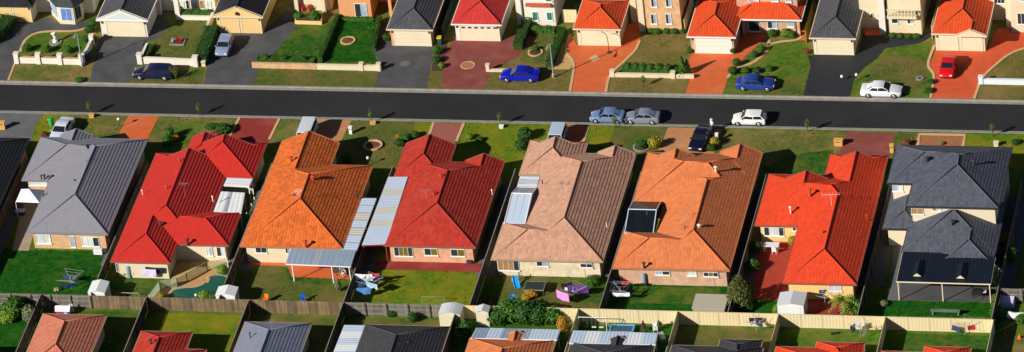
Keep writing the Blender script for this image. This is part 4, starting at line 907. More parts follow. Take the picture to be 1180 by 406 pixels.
for px, py in ((1057,319),(1107,321.5)):
    c = wp((px,py), 2.72); k = 0.62; hgt = 0.52; back = 2.6
    mb = MB(); mb.add([(c.x-k,c.y,c.z),(c.x,c.y,c.z+hgt),(c.x+k,c.y,c.z),(c.x-k*1,c.y+back,c.z+0.1),(c.x,c.y+back,c.z+hgt),(c.x+k,c.y+back,c.z+0.1)], [(0,1,4,3),(1,2,5,4)]); gr = mb.build('gablet_roof', SHEET_NV, ver)
    q = MB(); q.add([(c.x-k*0.72,c.y-0.02,c.z+0.05),(c.x+k*0.72,c.y-0.02,c.z+0.05),(c.x,c.y-0.02,c.z+hgt*0.85),(c.x-k*0.72,c.y+0.05,c.z+0.05),(c.x+k*0.72,c.y+0.05,c.z+0.05),(c.x,c.y+0.05,c.z+hgt*0.85)], [(0,1,2),(5,4,3),(0,3,4,1),(1,4,5,2),(2,5,3,0)]); q.build('gablet_face', W_CREAM, gr)
# white gazebo beside the grey-roofed house
gz = thing('gazebo', 'white peaked shade gazebo at the left of the grey-roofed house', 'gazebo', (*g(30,243),0))
P = [wp((18,233),2.2), wp((45.5,234),2.2), wp((51,219),2.2), wp((24.5,218),2.2)]; top = (P[0]+P[2])/2+Vector((0,0,1.0))
mb = MB(); mb.add(P+[top], [(0,1,4),(1,2,4),(2,3,4),(3,0,4)]); mb.build('canopy', mat('canvas_white',(0.72,0.74,0.80),0.8,0.05), gz)
for p in P: MB().tube((p.x,p.y,0),(p.x,p.y,2.2),0.03,n=6).build('post', WHITEM, gz)
# ================================================================ fences
F_GREY = palemat('timber_grey', (0.09,0.08,0.065), (0.15,0.135,0.11), (0.22,0.20,0.17))
F_BRN = palemat('timber_weathered_brown', (0.07,0.055,0.038), (0.17,0.115,0.06), (0.27,0.19,0.10))
F_DARK = palemat('timber_dark', (0.045,0.038,0.025), (0.085,0.07,0.045), (0.13,0.11,0.08))
F_RAIL = mat('timber_rail_pale', (0.24,0.22,0.19), 0.9, 0.3, 1.2, 9)
F_CRM = mat('steel_fence_cream', (0.66,0.56,0.34), 0.55, 0.05, 0.5, 5)
F_CRM2 = mat('steel_fence_cream_post', (0.58,0.50,0.30), 0.55, 0.05)
F_GRN = mat('steel_fence_green', (0.02,0.045,0.03), 0.5, 0.1)
F_YEL = mat('timber_yellow', (0.30,0.20,0.035), 0.8, 0.25)
FM = {}
def fence(label, p, q, kind='paling', m=None, h=1.8, cat='fence', rails=1, bay=2.4):
    """bays between posts; rails=1 puts rails and posts on the right-hand side of p->q, -1 on the left"""
    P, Q = Vector((*p,0)), Vector((*q,0)); L = (Q-P).length; n = max(1, round(L/bay)); w = L/n
    t = thing('timber_fence' if kind == 'paling' else 'steel_fence', label, cat, (p[0],p[1],0), math.atan2(Q.y-P.y, Q.x-P.x), local=True)
    key = (kind, m.name, round(w,3), h, rails)
    if key not in FM:
        rnd = random.Random(str(key)); var = []
        for v in range(3):
            mb = MB()
            if kind == 'paling':
                x = 0.0
                while x < w-0.03:
                    ww = min(0.098, w-x); y = rails*0.02; hh = h+rnd.uniform(-0.03,0.03)
                    mb.box(x+0.003, x+ww, y+rnd.uniform(-0.003,0.003), y+rails*0.016 if rails>0 else y+0.016, 0.03, hh); x += 0.105
            else:
                # ribbed steel sheet in one piece
                vs = []; k = 0; x = 0.04; N = int((w-0.08)/0.09)
                for i in range(N+1):
                    xx = 0.04+(w-0.08)*i/N; yy = 0.006 if (i//2) % 2 else -0.006
                    vs += [(xx,yy,0.06),(xx,yy,h-0.04)]
                mb.add(vs, [(2*i,2*i+2,2*i+3,2*i+1) for i in range(N)])
            var.append(mb.mesh('fence_panel', m))
        rl = []
        if kind == 'paling':
            rm = F_RAIL if m is F_GREY else m
            for z in (0.35,1.0,h-0.22): rl.append(MB().box(0,w,-rails*0.02-0.02,-rails*0.02+0.02,z,z+0.08).mesh('rail', rm))
            if m is F_DARK: rl.append(MB().box(0,w,-0.045,0.045,h+0.03,h+0.065).mesh('rail', F_RAIL))  # pale capping added to draw the highlight line along the fence top
            pm = MB().box(-0.06,0.06,-rails*0.075-0.05,-rails*0.075+0.05,-0.1,h-0.06).mesh('post', F_DARK if m is F_GREY else m)
        else:
            for z in (0.03,h-0.07): rl.append(MB().box(0.0,w,-0.03,0.03,z,z+0.07).mesh('rail', F_CRM2 if m is F_CRM else m))
            pm = MB().box(-0.035,0.035,-0.032,0.032,-0.1,h).mesh('post', F_CRM2 if m is F_CRM else m)
        FM[key] = (var, rl, pm)
    var, rl, pm = FM[key]
    for k in range(n):
        o = link('fence_panel', var[random.randrange(3)], t); o.location = (k*w, 0, random.uniform(-0.02,0.02))
        if kind == 'paling': o['kind'] = 'stuff'; o.rotation_euler = (random.uniform(-0.015,0.015), 0, 0)
        for r in rl: q2 = link('rail', r, t); q2.location = (k*w, 0, 0)
    for k in range(n+1): o = link('post', pm, t); o.location = (k*w, 0, random.uniform(-0.02,0.02))
    return t
YF = -28.5
fence('grey paling back fence with posts showing, behind the lush lawn at left', (-75,YF), (-42.6,YF), 'paling', F_GREY, rails=1)
fence('long brown paling back fence behind the pool and the sheds', (-42.5,YF), (-13.6,YF), 'paling', F_BRN, rails=-1)
fence('grey paling back fence with pale rails behind the lawn with blue washing', (-13.5,YF), (-1.3,YF), 'paling', F_GREY, rails=1)
fence('cream steel back fence left end, behind the two small garden sheds', (-1.2,YF), (13.0,YF), 'steel', F_CRM)
fence('cream steel back fence behind the swing set and blue pool', (13.1,YF), (24.1,YF), 'steel', F_CRM)
fence('cream steel back fence behind the dry bare lawn', (24.2,YF), (35.3,YF), 'steel', F_CRM)
fence('cream steel back fence below the white shed and palm', (35.4,YF), (47.1,YF), 'steel', F_CRM)
fence('cream steel back fence below the verandah lawn strip', (47.2,YF), (58.9,YF), 'steel', F_CRM)
NAMES = ['charcoal-roofed corner house','grey-roofed house','vivid red house','bright orange house','deep red house','tan-roofed house','faded orange house','scarlet house','slate two-storey house','right-hand edge']
for i, x in enumerate((-57.2,-42.55,-27.75,-13.5,0.8,15.4,29.75,44.05,58.75)):
    fence('dark timber side fence between the %s and the %s' % (NAMES[i], NAMES[i+1]), (x,YF+0.15), (x,-1.2), 'paling', F_DARK, rails=1 if i % 2 else -1)
LOWN = ['brown brick corner house','salmon pink house','small red-roofed house','blue-grey metal roof','white awning house','orange house behind bushes','swing set yard','dry lawn yard','white washing yard','bottom right toy yard','sandy corner yard']
for i, x in enumerate((-48.3,-36.1,-24.3,-13.5,-0.5)):
    fence('dark timber side fence between the %s and the %s' % (LOWN[i], LOWN[i+1]), (x,-56), (x,YF-0.12), 'paling', F_DARK, rails=1)
for i, x in enumerate((13.05,24.15,35.35,47.15,59.0)):
    fence('cream steel side fence between the %s and the %s' % (LOWN[i+5], LOWN[i+6]), (x,-56), (x,YF-0.06), 'steel', F_CRM)
fence('grey paling fence with pale rail at the right edge beyond the slate house', (59.1,-22.6), (75,-22.4), 'paling', F_GREY, rails=1)
x, y = g(506.5,49); fence('dark green fence between the charcoal and red garages', (x+0.3,y+0.6), (x+0.3,y+14), 'steel', F_GRN)
x, y = g(931.5,50); fence('yellow timber fence left of the slate-roofed garage', (x-0.3,y), (x-0.3,y+12), 'paling', F_YEL, rails=1)
x, y = g(1073,50); fence('pale fence left of the two-door garage', (x,y+1), (x,y+12), 'steel', F_CRM)
x, y = g(655,34); fence('short cream fence between the teal-window house and orange garage', (x-0.9,y+1.5), (x+0.8,y+1.5), 'steel', F_CRM)
x, y = g(792,48); fence('short white gate fence left of the orange roller-door garage', (x-0.6,y+2), (x-0.6,y+8), 'steel', F_CRM)
# pool safety fence
def railing(label, pts, m, h=1.2):
    P = [Vector((*g(x,y),0)) for x, y in pts]; t = thing('pool_fence', label, 'fence', tuple(P[0]))
    for a, b in zip(P, P[1:]):
        L = (b-a).length; d = (b-a)/L; n = int(L/0.11)
        for z in (0.1, h-0.06): MB().obox((a+b)/2+Vector((0,0,z)), (b-a)/2, Vector((-d.y,d.x,0))*0.02, Vector((0,0,0.02))).build('rail', m, t)
        mb = MB()
        for k in range(n): p = a+d*(k+0.5)*L/n; mb.box(p.x-0.02,p.x+0.02,p.y-0.02,p.y+0.02,0.1,h-0.08)
        o = mb.build('picket_row', m, t); o['kind'] = 'stuff'
        m_ = max(1, round(L/2.2))
        for k in range(m_+1): p = a+(b-a)*(k/m_); MB().box(p.x-0.035,p.x+0.035,p.y-0.035,p.y+0.035,-0.05,h).build('post', WHITEM, t)
    return t
railing('green-grey pool safety fence running slantwise to the brown fence', [(173,350),(184.5,334),(205,331),(216,325),(239,312),(263,308)], mat('pool_fence_green',(0.36,0.42,0.30),0.6,0.1))
# ---- low front walls
def fwall(label, pts, h, w, m, pillars=(), ph=1.0, pw=0.5, pm=None, capm=None, name='front_wall'):
    P = [Vector((*g(x,y),0)) for x, y in pts]; t = thing(name, label, 'wall', tuple(P[0]))
    for a, b in zip(P, P[1:]):
        d = (b-a).normalized(); MB().obox((a+b)/2+Vector((0,0,h/2-0.02)), (b-a)/2, Vector((-d.y,d.x,0))*w/2, Vector((0,0,h/2+0.02))).build('wall_panel', m, t)
        MB().obox((a+b)/2+Vector((0,0,h+0.025)), (b-a)/2+d*0.01, Vector((-d.y,d.x,0))*(w/2+0.04), Vector((0,0,0.03))).build('coping', capm or m, t)
    for x, y in pillars:
        p = g(x,y); MB().box(p[0]-pw/2,p[0]+pw/2,p[1]-pw/2,p[1]+pw/2,-0.05,ph).build('pillar', pm or m, t); MB().box(p[0]-pw/2-0.05,p[0]+pw/2+0.05,p[1]-pw/2-0.05,p[1]+pw/2+0.05,ph,ph+0.07).build('pillar_cap', pm or m, t)
    return t
fwall('low cream front wall with four pillars before the statue garden', [(20,72.5),(45,73),(70,73.8),(95,74.6)], 0.85, 0.25, RN_WHITE, [(20,72.5),(45,73),(70,73.8),(95,74.6)], 1.35, 0.55, RN_WHITE, BR_PINK)
fwall('cream return wall at the drive side of the statue garden', [(96.5,72),(106.5,52)], 0.85, 0.25, RN_WHITE, [(106.5,52)], 1.35, 0.5)
fwall('plain cream front wall with pillars behind the navy wagon', [(162,73),(226.5,76)], 0.85, 0.25, RN_WHITE, [(162,73),(226,76)], 1.3, 0.6)
fwall('cream side wall along the drive beside the navy wagon lawn', [(163,71),(170,55)], 0.6, 0.2, RN_WHITE)
fwall('white garden wall under the clipped hedge of the arch house', [(204,22.5),(246,23.3)], 0.5, 0.25, RN_WHITE)
fwall('slanting white wing wall left of the peach garage', [(240,36),(246,22)], 0.9, 0.2, RN_WHITE)
fwall('low orange-tan front wall under the row of green shrubs', [(291,78),(365,79.7)], 0.65, 0.25, BR_PEACH)
fwall('low cream front wall of the dark green lawn, with letterbox', [(365.5,79.8),(440,81.4)], 0.65, 0.25, RN_CREAM, [(417,80.8),(437,81.3)], 0.95, 0.45)
fwall('low tan front wall before the clipped round hedge', [(703,88.3),(800,90.3)], 0.45, 0.25, RN_CREAM, [(706,88),(776,89.8)], 0.8, 0.5)
fwall('white-blue front wall at the right edge on dry grass', [(1128,96.5),(1192,98)], 0.65, 0.25, mat('render_blue_white',(0.66,0.70,0.78),0.8,0.05), [(1130.5,96.3)], 0.95, 0.5)
fwall('low cream kerb wall by the blue car on dry grass', [(562,82.5),(596,82.5)], 0.25, 0.25, RN_CREAM, [(562.5,82)], 0.9, 0.4)
# ================================================================ vehicles
TYRE = mat('tyre_rubber', (0.012,0.012,0.013), 0.85, 0.2); RIM = mat('rim_alloy', (0.5,0.51,0.53), 0.35, 0.1, metal=0.6)
CGL = glassmat('car_glass', (0.012,0.016,0.02), 0.08, 0.5); CTRIM = mat('car_trim_black', (0.015,0.015,0.016), 0.6, 0.1)
HEADL = mat('headlight_clear', (0.75,0.78,0.8), 0.15, 0.05, spec=0.6); TAILL = mat('taillight_red', (0.45,0.01,0.01), 0.25, 0.1)
def paint(name, c, metal=0.0, rough=0.3): return mat('paint_'+name, c, rough, 0.03, 0.5, 3, metal=metal, spec=0.5, coat=0.4)
KINDS = {  # length, width, height, hood start/cowl x, roof front x, roof rear x, rear glass base x, deck height fraction   (x from front=0 to 1)
 'sedan': (4.75,1.80,1.43, 0.27,0.43,0.69,0.86,0.64), 'small': (4.15,1.68,1.40, 0.25,0.42,0.72,0.90,0.66), 'hatch': (3.9,1.66,1.40, 0.25,0.41,0.86,0.985,0.60),
 'wagon': (4.85,1.80,1.48, 0.25,0.40,0.90,0.985,0.60), 'van': (4.7,1.75,1.95, 0.13,0.26,0.96,0.995,0.5), 'wd': (4.6,1.8,1.78, 0.24,0.36,0.93,0.99,0.55) }
def car(label, px, py, rz, kind, pm, group=None, sc=1.0, name='parked_car', cat='car'):
    """rz: direction the nose points (radians from +X)"""
    L, W, Hh, cw, rf, rr, rb, dk = KINDS[kind]; L *= sc
    x, y = g(px, py); t = thing(name, label, cat, (x,y,(-0.13 if YK0 < y < YK1 else 0.02)), rz, group, local=True)
    X = lambda f: L*(0.5-f); w = W/2; hood = Hh*0.64; belt = Hh*0.66; deck = Hh*(0.70 if kind in ('sedan','small') else 0.66)
    # lower body: lofted sections, nose to tail
    st = [(0.0,0.80,0.30,0.50*hood/0.9),(0.015,0.90,0.22,hood*0.74),(0.06,0.97,0.19,hood*0.84),(cw*0.6,1.0,0.19,hood*0.95),(cw,1.0,0.19,belt),(rf,1.0,0.19,belt*1.01),((rf+rr)/2,1.0,0.19,belt*1.02),(rb,1.0,0.19,deck),(0.95,0.98,0.20,deck*0.985 if rb < 0.95 else deck),(0.985,0.92,0.24,deck*0.93),(1.0,0.84,0.32,deck*0.7)]
    st = sorted(st); mb = MB(); n = 0; vs = []
    for f, ws, zb, zt in st:
        a = w*ws; xx = X(f); mid = (zb+zt)/2
        half = [(0,zb),(a*0.86,zb),(a*0.97,zb+0.08),(a,mid),(a*0.985,zt-0.10),(a*0.93,zt-0.02),(a*0.80,zt+0.005),(0,zt+0.02)]
        ring = [(xx,yy,zz) for yy,zz in half] + [(xx,-yy,zz) for yy,zz in half[-2:0:-1]]
        vs += ring; n = len(ring)
    m = len(st); fs = [(k*n+i,(k+1)*n+i,(k+1)*n+(i+1)%n,k*n+(i+1)%n) for k in range(m-1) for i in range(n)] + [tuple(range(n)), tuple(range(m*n-1,(m-1)*n-1,-1))]
    fs = [f[::-1] for f in fs]
    mb.add(vs, fs); body = mb.build('body', pm, t, (0,0,0), angle=38)
    # cabin
    zb = belt-0.02; zt = Hh; cs = []
    tw = 0.80 if kind not in ('van','wd') else 0.88
    for f, ws, z in ((cw,0.90,zb),(rf,tw,zt-0.03),((rf+rr)/2,tw+0.01,zt),(rr,tw,zt-0.03),(rb,0.88,deck-0.02)): cs.append((X(f), w*ws, z))
    base = [(X(cw),w*0.93,zb),(X(rf),w*0.955,zb),(X((rf+rr)/2),w*0.96,zb),(X(rr),w*0.955,zb),(X(rb),w*0.92,deck-0.03)]
    mb = MB(); vs = []
    for (bx,bw,bz),(cx,cw_,cz) in zip(base, cs): vs += [(bx,bw,bz),(cx,cw_,cz),(cx,cw_*0.6,cz+0.015),(cx,-cw_*0.6,cz+0.015),(cx,-cw_,cz),(bx,-bw,bz)]
    fs = [(k*6+i,k*6+i+1,(k+1)*6+i+1,(k+1)*6+i) for k in range(4) for i in range(5)] + [(0,5,4,3,2,1),(24,25,26,27,28,29)]
    mb.add(vs, fs); mb.build('cabin', pm, t, (0,0,0), angle=35)
    def gp(nm, P, off):
        P = [Vector(p) for p in P]; c = sum(P, Vector())/len(P); nn = (P[1]-P[0]).cross(P[2]-P[0]).normalized()
        if nn.dot(c-Vector((c.x*0.6,0,0.6))) < 0: nn = -nn
        Q = [p+nn*off for p in P]; R = [p-nn*0.02 for p in P]; k = len(P)
        b = MB(); b.add(Q+R, [tuple(range(k)), tuple(range(2*k-1,k-1,-1))]+[(i,k+i,k+(i+1)%k,(i+1)%k) for i in range(k)]); return b.build(nm, CGL, t, (0,0,0))
    lp = lambda a, b, f: tuple(a[i]+(b[i]-a[i])*f for i in range(3))
    def quad(nm, b0, c0, b1, c1, lo, hi, e0, e1, s):
        B0 = (b0[0],s*b0[1],b0[2]); C0 = (c0[0],s*c0[1],c0[2]); B1 = (b1[0],s*b1[1],b1[2]); C1 = (c1[0],s*c1[1],c1[2])
        a, b = lp(B0,B1,e0), lp(C0,C1,e0); c, d = lp(B0,B1,e1), lp(C0,C1,e1)
        return gp(nm, [lp(a,b,lo), lp(c,d,lo), lp(c,d,hi), lp(a,b,hi)], 0.012)
    A = lambda q: (q[0], q[1], q[2]); mirror = lambda q: (q[0], -q[1], q[2])
    # windscreen and rear window
    def screen(nm, b, c, lo, hi): return gp(nm, [lp(b,c,lo)[:1]+(lp(b,c,lo)[1]*0.92,)+lp(b,c,lo)[2:], lp(b,c,lo)[:1]+(-lp(b,c,lo)[1]*0.92,)+lp(b,c,lo)[2:], lp(b,c,hi)[:1]+(-lp(b,c,hi)[1]*0.90,)+lp(b,c,hi)[2:], lp(b,c,hi)[:1]+(lp(b,c,hi)[1]*0.90,)+lp(b,c,hi)[2:]], 0.014)
    screen('windscreen', base[0], cs[1], 0.10, 0.93); screen('rear_window', base[4], cs[3], 0.12, 0.92)
    for s in (1,-1):
        f0 = (cs[1][0],cs[1][1],cs[1][2])
        gp('side_window', [(base[0][0]-0.22*L*0.1,s*base[0][1]*0.995,zb+0.06),(base[2][0]+0.05,s*base[2][1],zb+0.06),(cs[2][0]+0.05,s*cs[2][1],zt-0.10),(cs[1][0]-0.02,s*cs[1][1]*1.005,zt-0.11)], 0.02)
        rq = base[3] if kind in ('van','wagon','wd','hatch') else base[3]
        ex = X(rr+(rb-rr)*0.45)
        gp('side_window', [(base[2][0]-0.05,s*base[2][1],zb+0.06),(ex,s*base[3][1]*0.995,zb+0.07),(cs[3][0]-0.01,s*cs[3][1]*1.005,zt-0.12),(cs[2][0]-0.05,s*cs[2][1],zt-0.10)], 0.02)
        MB().box(X(0.008)-0.06,X(0.008)+0.035,min(s*w*0.48,s*w*0.84),max(s*w*0.48,s*w*0.84),hood*0.60,hood*0.74).build('headlight', HEADL, t, (0,0,0))
        MB().box(X(0.992)-0.035,X(0.992)+0.06,min(s*w*0.52,s*w*0.86),max(s*w*0.52,s*w*0.86),deck*0.66,deck*0.84).build('taillight', TAILL, t, (0,0,0))
        mx = X(cw+0.045); MB().box(mx-0.08,mx+0.06,min(s*w*0.98,s*w*1.12),max(s*w*0.98,s*w*1.12),belt-0.02,belt+0.12).build('mirror', pm, t, (0,0,0))
        for f in (0.175,0.80):
            cx = X(f); r = 0.31; wy = s*(w-0.10)
            tb = MB(); tb.add([], []); tb.tube((cx,wy-s*0.1,r),(cx,wy+s*0.115,r),r,n=18); wh = tb.build('wheel', TYRE, t, (0,0,0), angle=40)
            MB().tube((cx,wy+s*0.10,r),(cx,wy+s*0.125,r),r*0.66,r*0.55,n=14).build('rim', RIM, wh, (0,0,0))
            ar = MB(); N = 12; vs2 = [(cx+math.cos(math.pi*k/N)*0.37, s*(w+0.004), r+math.sin(math.pi*k/N)*0.36-0.02) for k in range(N+1)]+[(cx+math.cos(math.pi*k/N)*0.31, s*(w+0.006), r+math.sin(math.pi*k/N)*0.30-0.02) for k in range(N+1)]
            ar.add(vs2, [(k,k+1,N+2+k,N+1+k) for k in range(N)]); ar.build('wheel_arch', CTRIM, t, (0,0,0))
    MB().box(X(0.0)-0.02,X(0.0)+0.045,-w*0.7,w*0.7,0.28,0.40).build('bumper', CTRIM, t, (0,0,0)); MB().box(X(1.0)-0.045,X(1.0)+0.02,-w*0.7,w*0.7,0.30,0.42).build('bumper', CTRIM, t, (0,0,0))
    return t
PI = math.pi
car('dark navy station wagon on the grass before the plain cream wall', 178,88.5, PI, 'wagon', paint('navy',(0.006,0.008,0.045)))
car('silver-blue hatchback nosing down the drive before the peach garage', 259.5,57.5, -PI/2, 'hatch', paint('silver_blue',(0.30,0.38,0.58),0.3))
car('bright royal blue sedan parked on the dry grass beside the lamp post', 600,91, PI, 'sedan', paint('royal',(0.004,0.010,0.36),0.0,0.2), sc=0.97)
car('mid blue sedan parked on green grass right of the orange drive', 871,101, 0, 'sedan', paint('blue',(0.018,0.055,0.30),0.2), sc=0.96)
car('white sedan parked on the grass right of the black asphalt drive', 1016,109, 0, 'sedan', paint('white',(0.72,0.74,0.78)))
car('bright red car facing down the orange-red drive', 1093,81.5, -PI/2, 'small', paint('red',(0.62,0.006,0.008)))
car('blue-tinged silver sedan parked on the road, leftmost of the pair', 700.5,137.6, PI, 'small', paint('silver_a',(0.26,0.38,0.68),0.5,0.25), 'silver cars parked nose to tail on the road', sc=0.96)  # blue of the reflected sky is put into the paint colour
car('grey silver sedan parked on the road, rightmost of the pair', 741,138.6, PI, 'small', paint('silver_b',(0.36,0.41,0.52),0.5,0.25), 'silver cars parked nose to tail on the road', sc=0.98)
car('white three-door hatchback parked on the road at the near kerb', 864,140.4, PI, 'hatch', paint('white_b',(0.74,0.76,0.76)), sc=1.0)
car('very dark navy car parked on the tan drive near the kerb', 808,164, -PI/2-0.12, 'sedan', paint('midnight',(0.004,0.005,0.022)))
car('silver-white car on the bright lawn behind the grey-roofed house', 72,155, -PI/2-0.10, 'sedan', paint('silver_c',(0.60,0.68,0.80),0.1,0.3))
car('white van parked on the tan drive behind the bright orange roof', 354,162.5, -PI/2, 'van', paint('white_c',(0.66,0.70,0.78),0.1), name='parked_van', cat='van')
car('pale blue-white four-wheel drive on the drive behind the tan roof', 642,166.5, -PI/2, 'wd', paint('ice',(0.52,0.62,0.74),0.2,0.3))
# ================================================================ person
def person(label, px, py, rz):
    x, y = g(px, py); J = {}; V = []; E = []; Rr = []
    def v(n, p, r): J[n] = len(V); V.append(p); Rr.append(r)
    def e(a, b): E.append((J[a], J[b]))
    v('pel',(0,0,0.95),0.15); v('waist',(0,0.0,1.08),0.14); v('chest',(0,0.0,1.30),0.165); v('neckb',(0,0,1.45),0.08); v('neck',(0,0.01,1.52),0.058); v('head',(0,0.02,1.62),0.088); v('crown',(0,0.02,1.72),0.075)
    for a, b in (('pel','waist'),('waist','chest'),('chest','neckb'),('neckb','neck'),('neck','head'),('head','crown')): e(a, b)
    for s, k in ((1,'l'),(-1,'r')):
        v('hip'+k,(s*0.10,0,0.88),0.105); v('knee'+k,(s*0.11,0.03*s,0.48),0.068); v('ank'+k,(s*0.11,-0.02+0.03*s,0.09),0.045); v('toe'+k,(s*0.12,0.13+0.03*s,0.045),0.04)
        v('sh'+k,(s*0.19,0,1.40),0.07); v('elb'+k,(s*0.26,-0.02,1.13),0.046); v('wr'+k,(s*0.27,0.08,0.90),0.032); v('palm'+k,(s*0.27,0.11,0.83),0.03)
        for a, b in (('pel','hip'),('hip','knee'),('knee','ank'),('ank','toe'),('sh','elb'),('elb','wr'),('wr','palm')): e(a if a=='pel' else a+k, b+k)
        e('chest','sh'+k)
        for i in range(4):
            v('f%d%s'%(i,k),(s*0.27,0.09+0.022*i,0.775),0.009); v('g%d%s'%(i,k),(s*0.262,0.085+0.022*i,0.725+0.008*abs(i-1)),0.008); e('palm'+k,'f%d%s'%(i,k)); e('f%d%s'%(i,k),'g%d%s'%(i,k))
        v('th'+k,(s*0.25,0.14,0.81),0.010); v('ti'+k,(s*0.235,0.155,0.77),0.009); e('palm'+k,'th'+k); e('th'+k,'ti'+k)
    me = bpy.data.meshes.new('person'); me.from_pydata(V, E, []); tmp = bpy.data.objects.new('tmp_body', me); COL.objects.link(tmp)
    md = tmp.modifiers.new('skin','SKIN'); sv = me.skin_vertices[0].data
    for i, r in enumerate(Rr): sv[i].radius = (r, r*(0.75 if i in (0,1,2) else 1))
    sv[0].use_root = True
    tmp.modifiers.new('sub','SUBSURF').levels = 1
    dg = bpy.context.evaluated_depsgraph_get(); nm = bpy.data.meshes.new_from_object(tmp.evaluated_get(dg)); bpy.data.objects.remove(tmp)
    skin = mat('skin',(0.42,0.24,0.16),0.6,0.05); shirt = mat('shirt_white',(0.76,0.74,0.78),0.85,0.04); trs = mat('trousers_dark',(0.02,0.02,0.03),0.85,0.1); shoe = mat('shoe_dark',(0.015,0.013,0.012),0.6,0.1)
    for q in (skin, shirt, trs, shoe): nm.materials.append(q)
    for p in nm.polygons:
        c = p.center; p.use_smooth = True
        p.material_index = 3 if c.z < 0.08 else 2 if c.z < 0.97 and abs(c.x) < 0.215 else 1 if c.z < 1.47 and (abs(c.x) < 0.2 or c.z > 1.12) else 0
    o = bpy.data.objects.new('person', nm); COL.objects.link(o); o.location = (x,y,0.0); o.rotation_euler = (0,0,rz); tag(o, label, 'person'); BASE[o.name] = (0,0,0)
    mb = MB(); mb.lathe2((0,0.0,1.67), [(0.99,-0.15),(1.0,0.2),(0.85,0.6),(0.4,0.95)], 0.105,0.115,0.11,12); mb.build('hat', mat('hat_pale',(0.62,0.60,0.60),0.9,0.05), o, (0,0,0), smooth=True)
    MB().lathe((0,0.0,1.655), [(0.10,0),(0.19,0.0),(0.19,0.012),(0.1,0.025)], 14).build('hat_brim', mat('hat_pale',(0.6,0.6,0.6)), o, (0,0,0))
    return o
person('person in white shirt and pale hat standing behind the dark navy car', 821,151.5, 2.4)
# ================================================================ plants
LF_DK = leafmat('leaf_dark', (0.012,0.055,0.008), (0.05,0.13,0.016)); LF_MD = leafmat('leaf_mid', (0.022,0.08,0.007), (0.075,0.19,0.016))
LF_LT = leafmat('leaf_light', (0.09,0.18,0.014), (0.21,0.30,0.035)); LF_YL = leafmat('leaf_yellow', (0.22,0.19,0.01), (0.42,0.34,0.03)); LF_OR = leafmat('leaf_orange', (0.30,0.16,0.01), (0.50,0.28,0.02))
LF_GY = leafmat('leaf_grey_green', (0.13,0.15,0.07), (0.28,0.30,0.16)); LF_RD = leafmat('leaf_rust', (0.16,0.04,0.02), (0.28,0.09,0.04)); LF_PU = leafmat('flower_purple', (0.10,0.03,0.12), (0.22,0.10,0.24))
BARK = mat('bark', (0.10,0.07,0.045), 0.95, 0.4, 6, 25)
def leaves(mb, n, fn, size, rnd, jit=0.9):
    for _ in range(n):
        c, nr = fn(rnd); nr = (nr + Vector((rnd.uniform(-1,1),rnd.uniform(-1,1),rnd.uniform(-1,1)))*jit).normalized()
        a = nr.cross(Vector((rnd.uniform(-1,1),rnd.uniform(-1,1),rnd.uniform(-1,1)))).normalized(); b = nr.cross(a); s = size*rnd.uniform(0.6,1.3)
        mb.add([c-a*s*0.5, c+b*s*0.28, c+a*s*0.5, c-b*s*0.28], [(0,1,2,3)])
def ball_fn(rx, ry, rz, lumps):
    def f(rnd):
        u = Vector((rnd.gauss(0,1),rnd.gauss(0,1),rnd.gauss(0,1))).normalized()
        k = 0.80+0.2*max((u.dot(l) for l in lumps), default=0)**3; r = k*(1-0.30*rnd.random()**2)
        return Vector((u.x*rx*r,u.y*ry*r,u.z*rz*r)), u
    return f
def crown_mesh(seed, n, size, rz=1.0):
    rnd = random.Random(seed); lumps = [Vector((rnd.gauss(0,1),rnd.gauss(0,1),rnd.gauss(0,1))).normalized() for _ in range(9)]
    mb = MB(); leaves(mb, n, ball_fn(1,1,rz,lumps), size, rnd); return mb
CROWN = {}
def crown(kind, m, seed):
    key = (kind, m.name, seed)
    if key not in CROWN:
        if kind == 'ball': mb = crown_mesh(seed, 700, 0.24)
        elif kind == 'loose': mb = crown_mesh(seed+50, 330, 0.30)
        else:
            rnd = random.Random(seed); mb = MB()
            def f(r):
                t = r.random()**0.7; a = r.uniform(0,2*PI); q = (1-t)*(0.75+0.25*r.random())+0.06; return Vector((math.cos(a)*q,math.sin(a)*q,t*2-1)), Vector((math.cos(a),math.sin(a),0.5))
            leaves(mb, 700, f, 0.22, rnd)
        core = 0.70 if kind == 'ball' else 0.0
        if core: mb.ell((0,0,0), core, core, core, 10, 7)
        CROWN[key] = mb.mesh('foliage', m)
    return CROWN[key]
def shrub(label, px, py, r, h, m=LF_DK, kind='ball', name='shrub', cat='shrub', group=None, lift=0.0, stem=0.1, world=None, ry=None):
    x, y = world or g(px, py); t = thing(name, label, cat, (x,y,0), random.uniform(0,6) if ry is None else 0, group, local=True)
    o = link('foliage', crown(kind, m, random.randrange(3)), t); o.location = (0,0,lift+h/2+stem*0.5); o.scale = (r*1.18, (ry or r)*1.18, h/2*1.12)
    key = ('stem', round(lift+h*0.5,1), round(stem,2))
    if key not in CROWN: CROWN[key] = MB().tube((0,0,-0.05),(0.02,0.01,lift+h*0.5),0.05,0.025,n=6).mesh('stem', BARK)
    link('stem', CROWN[key], t)
    return t
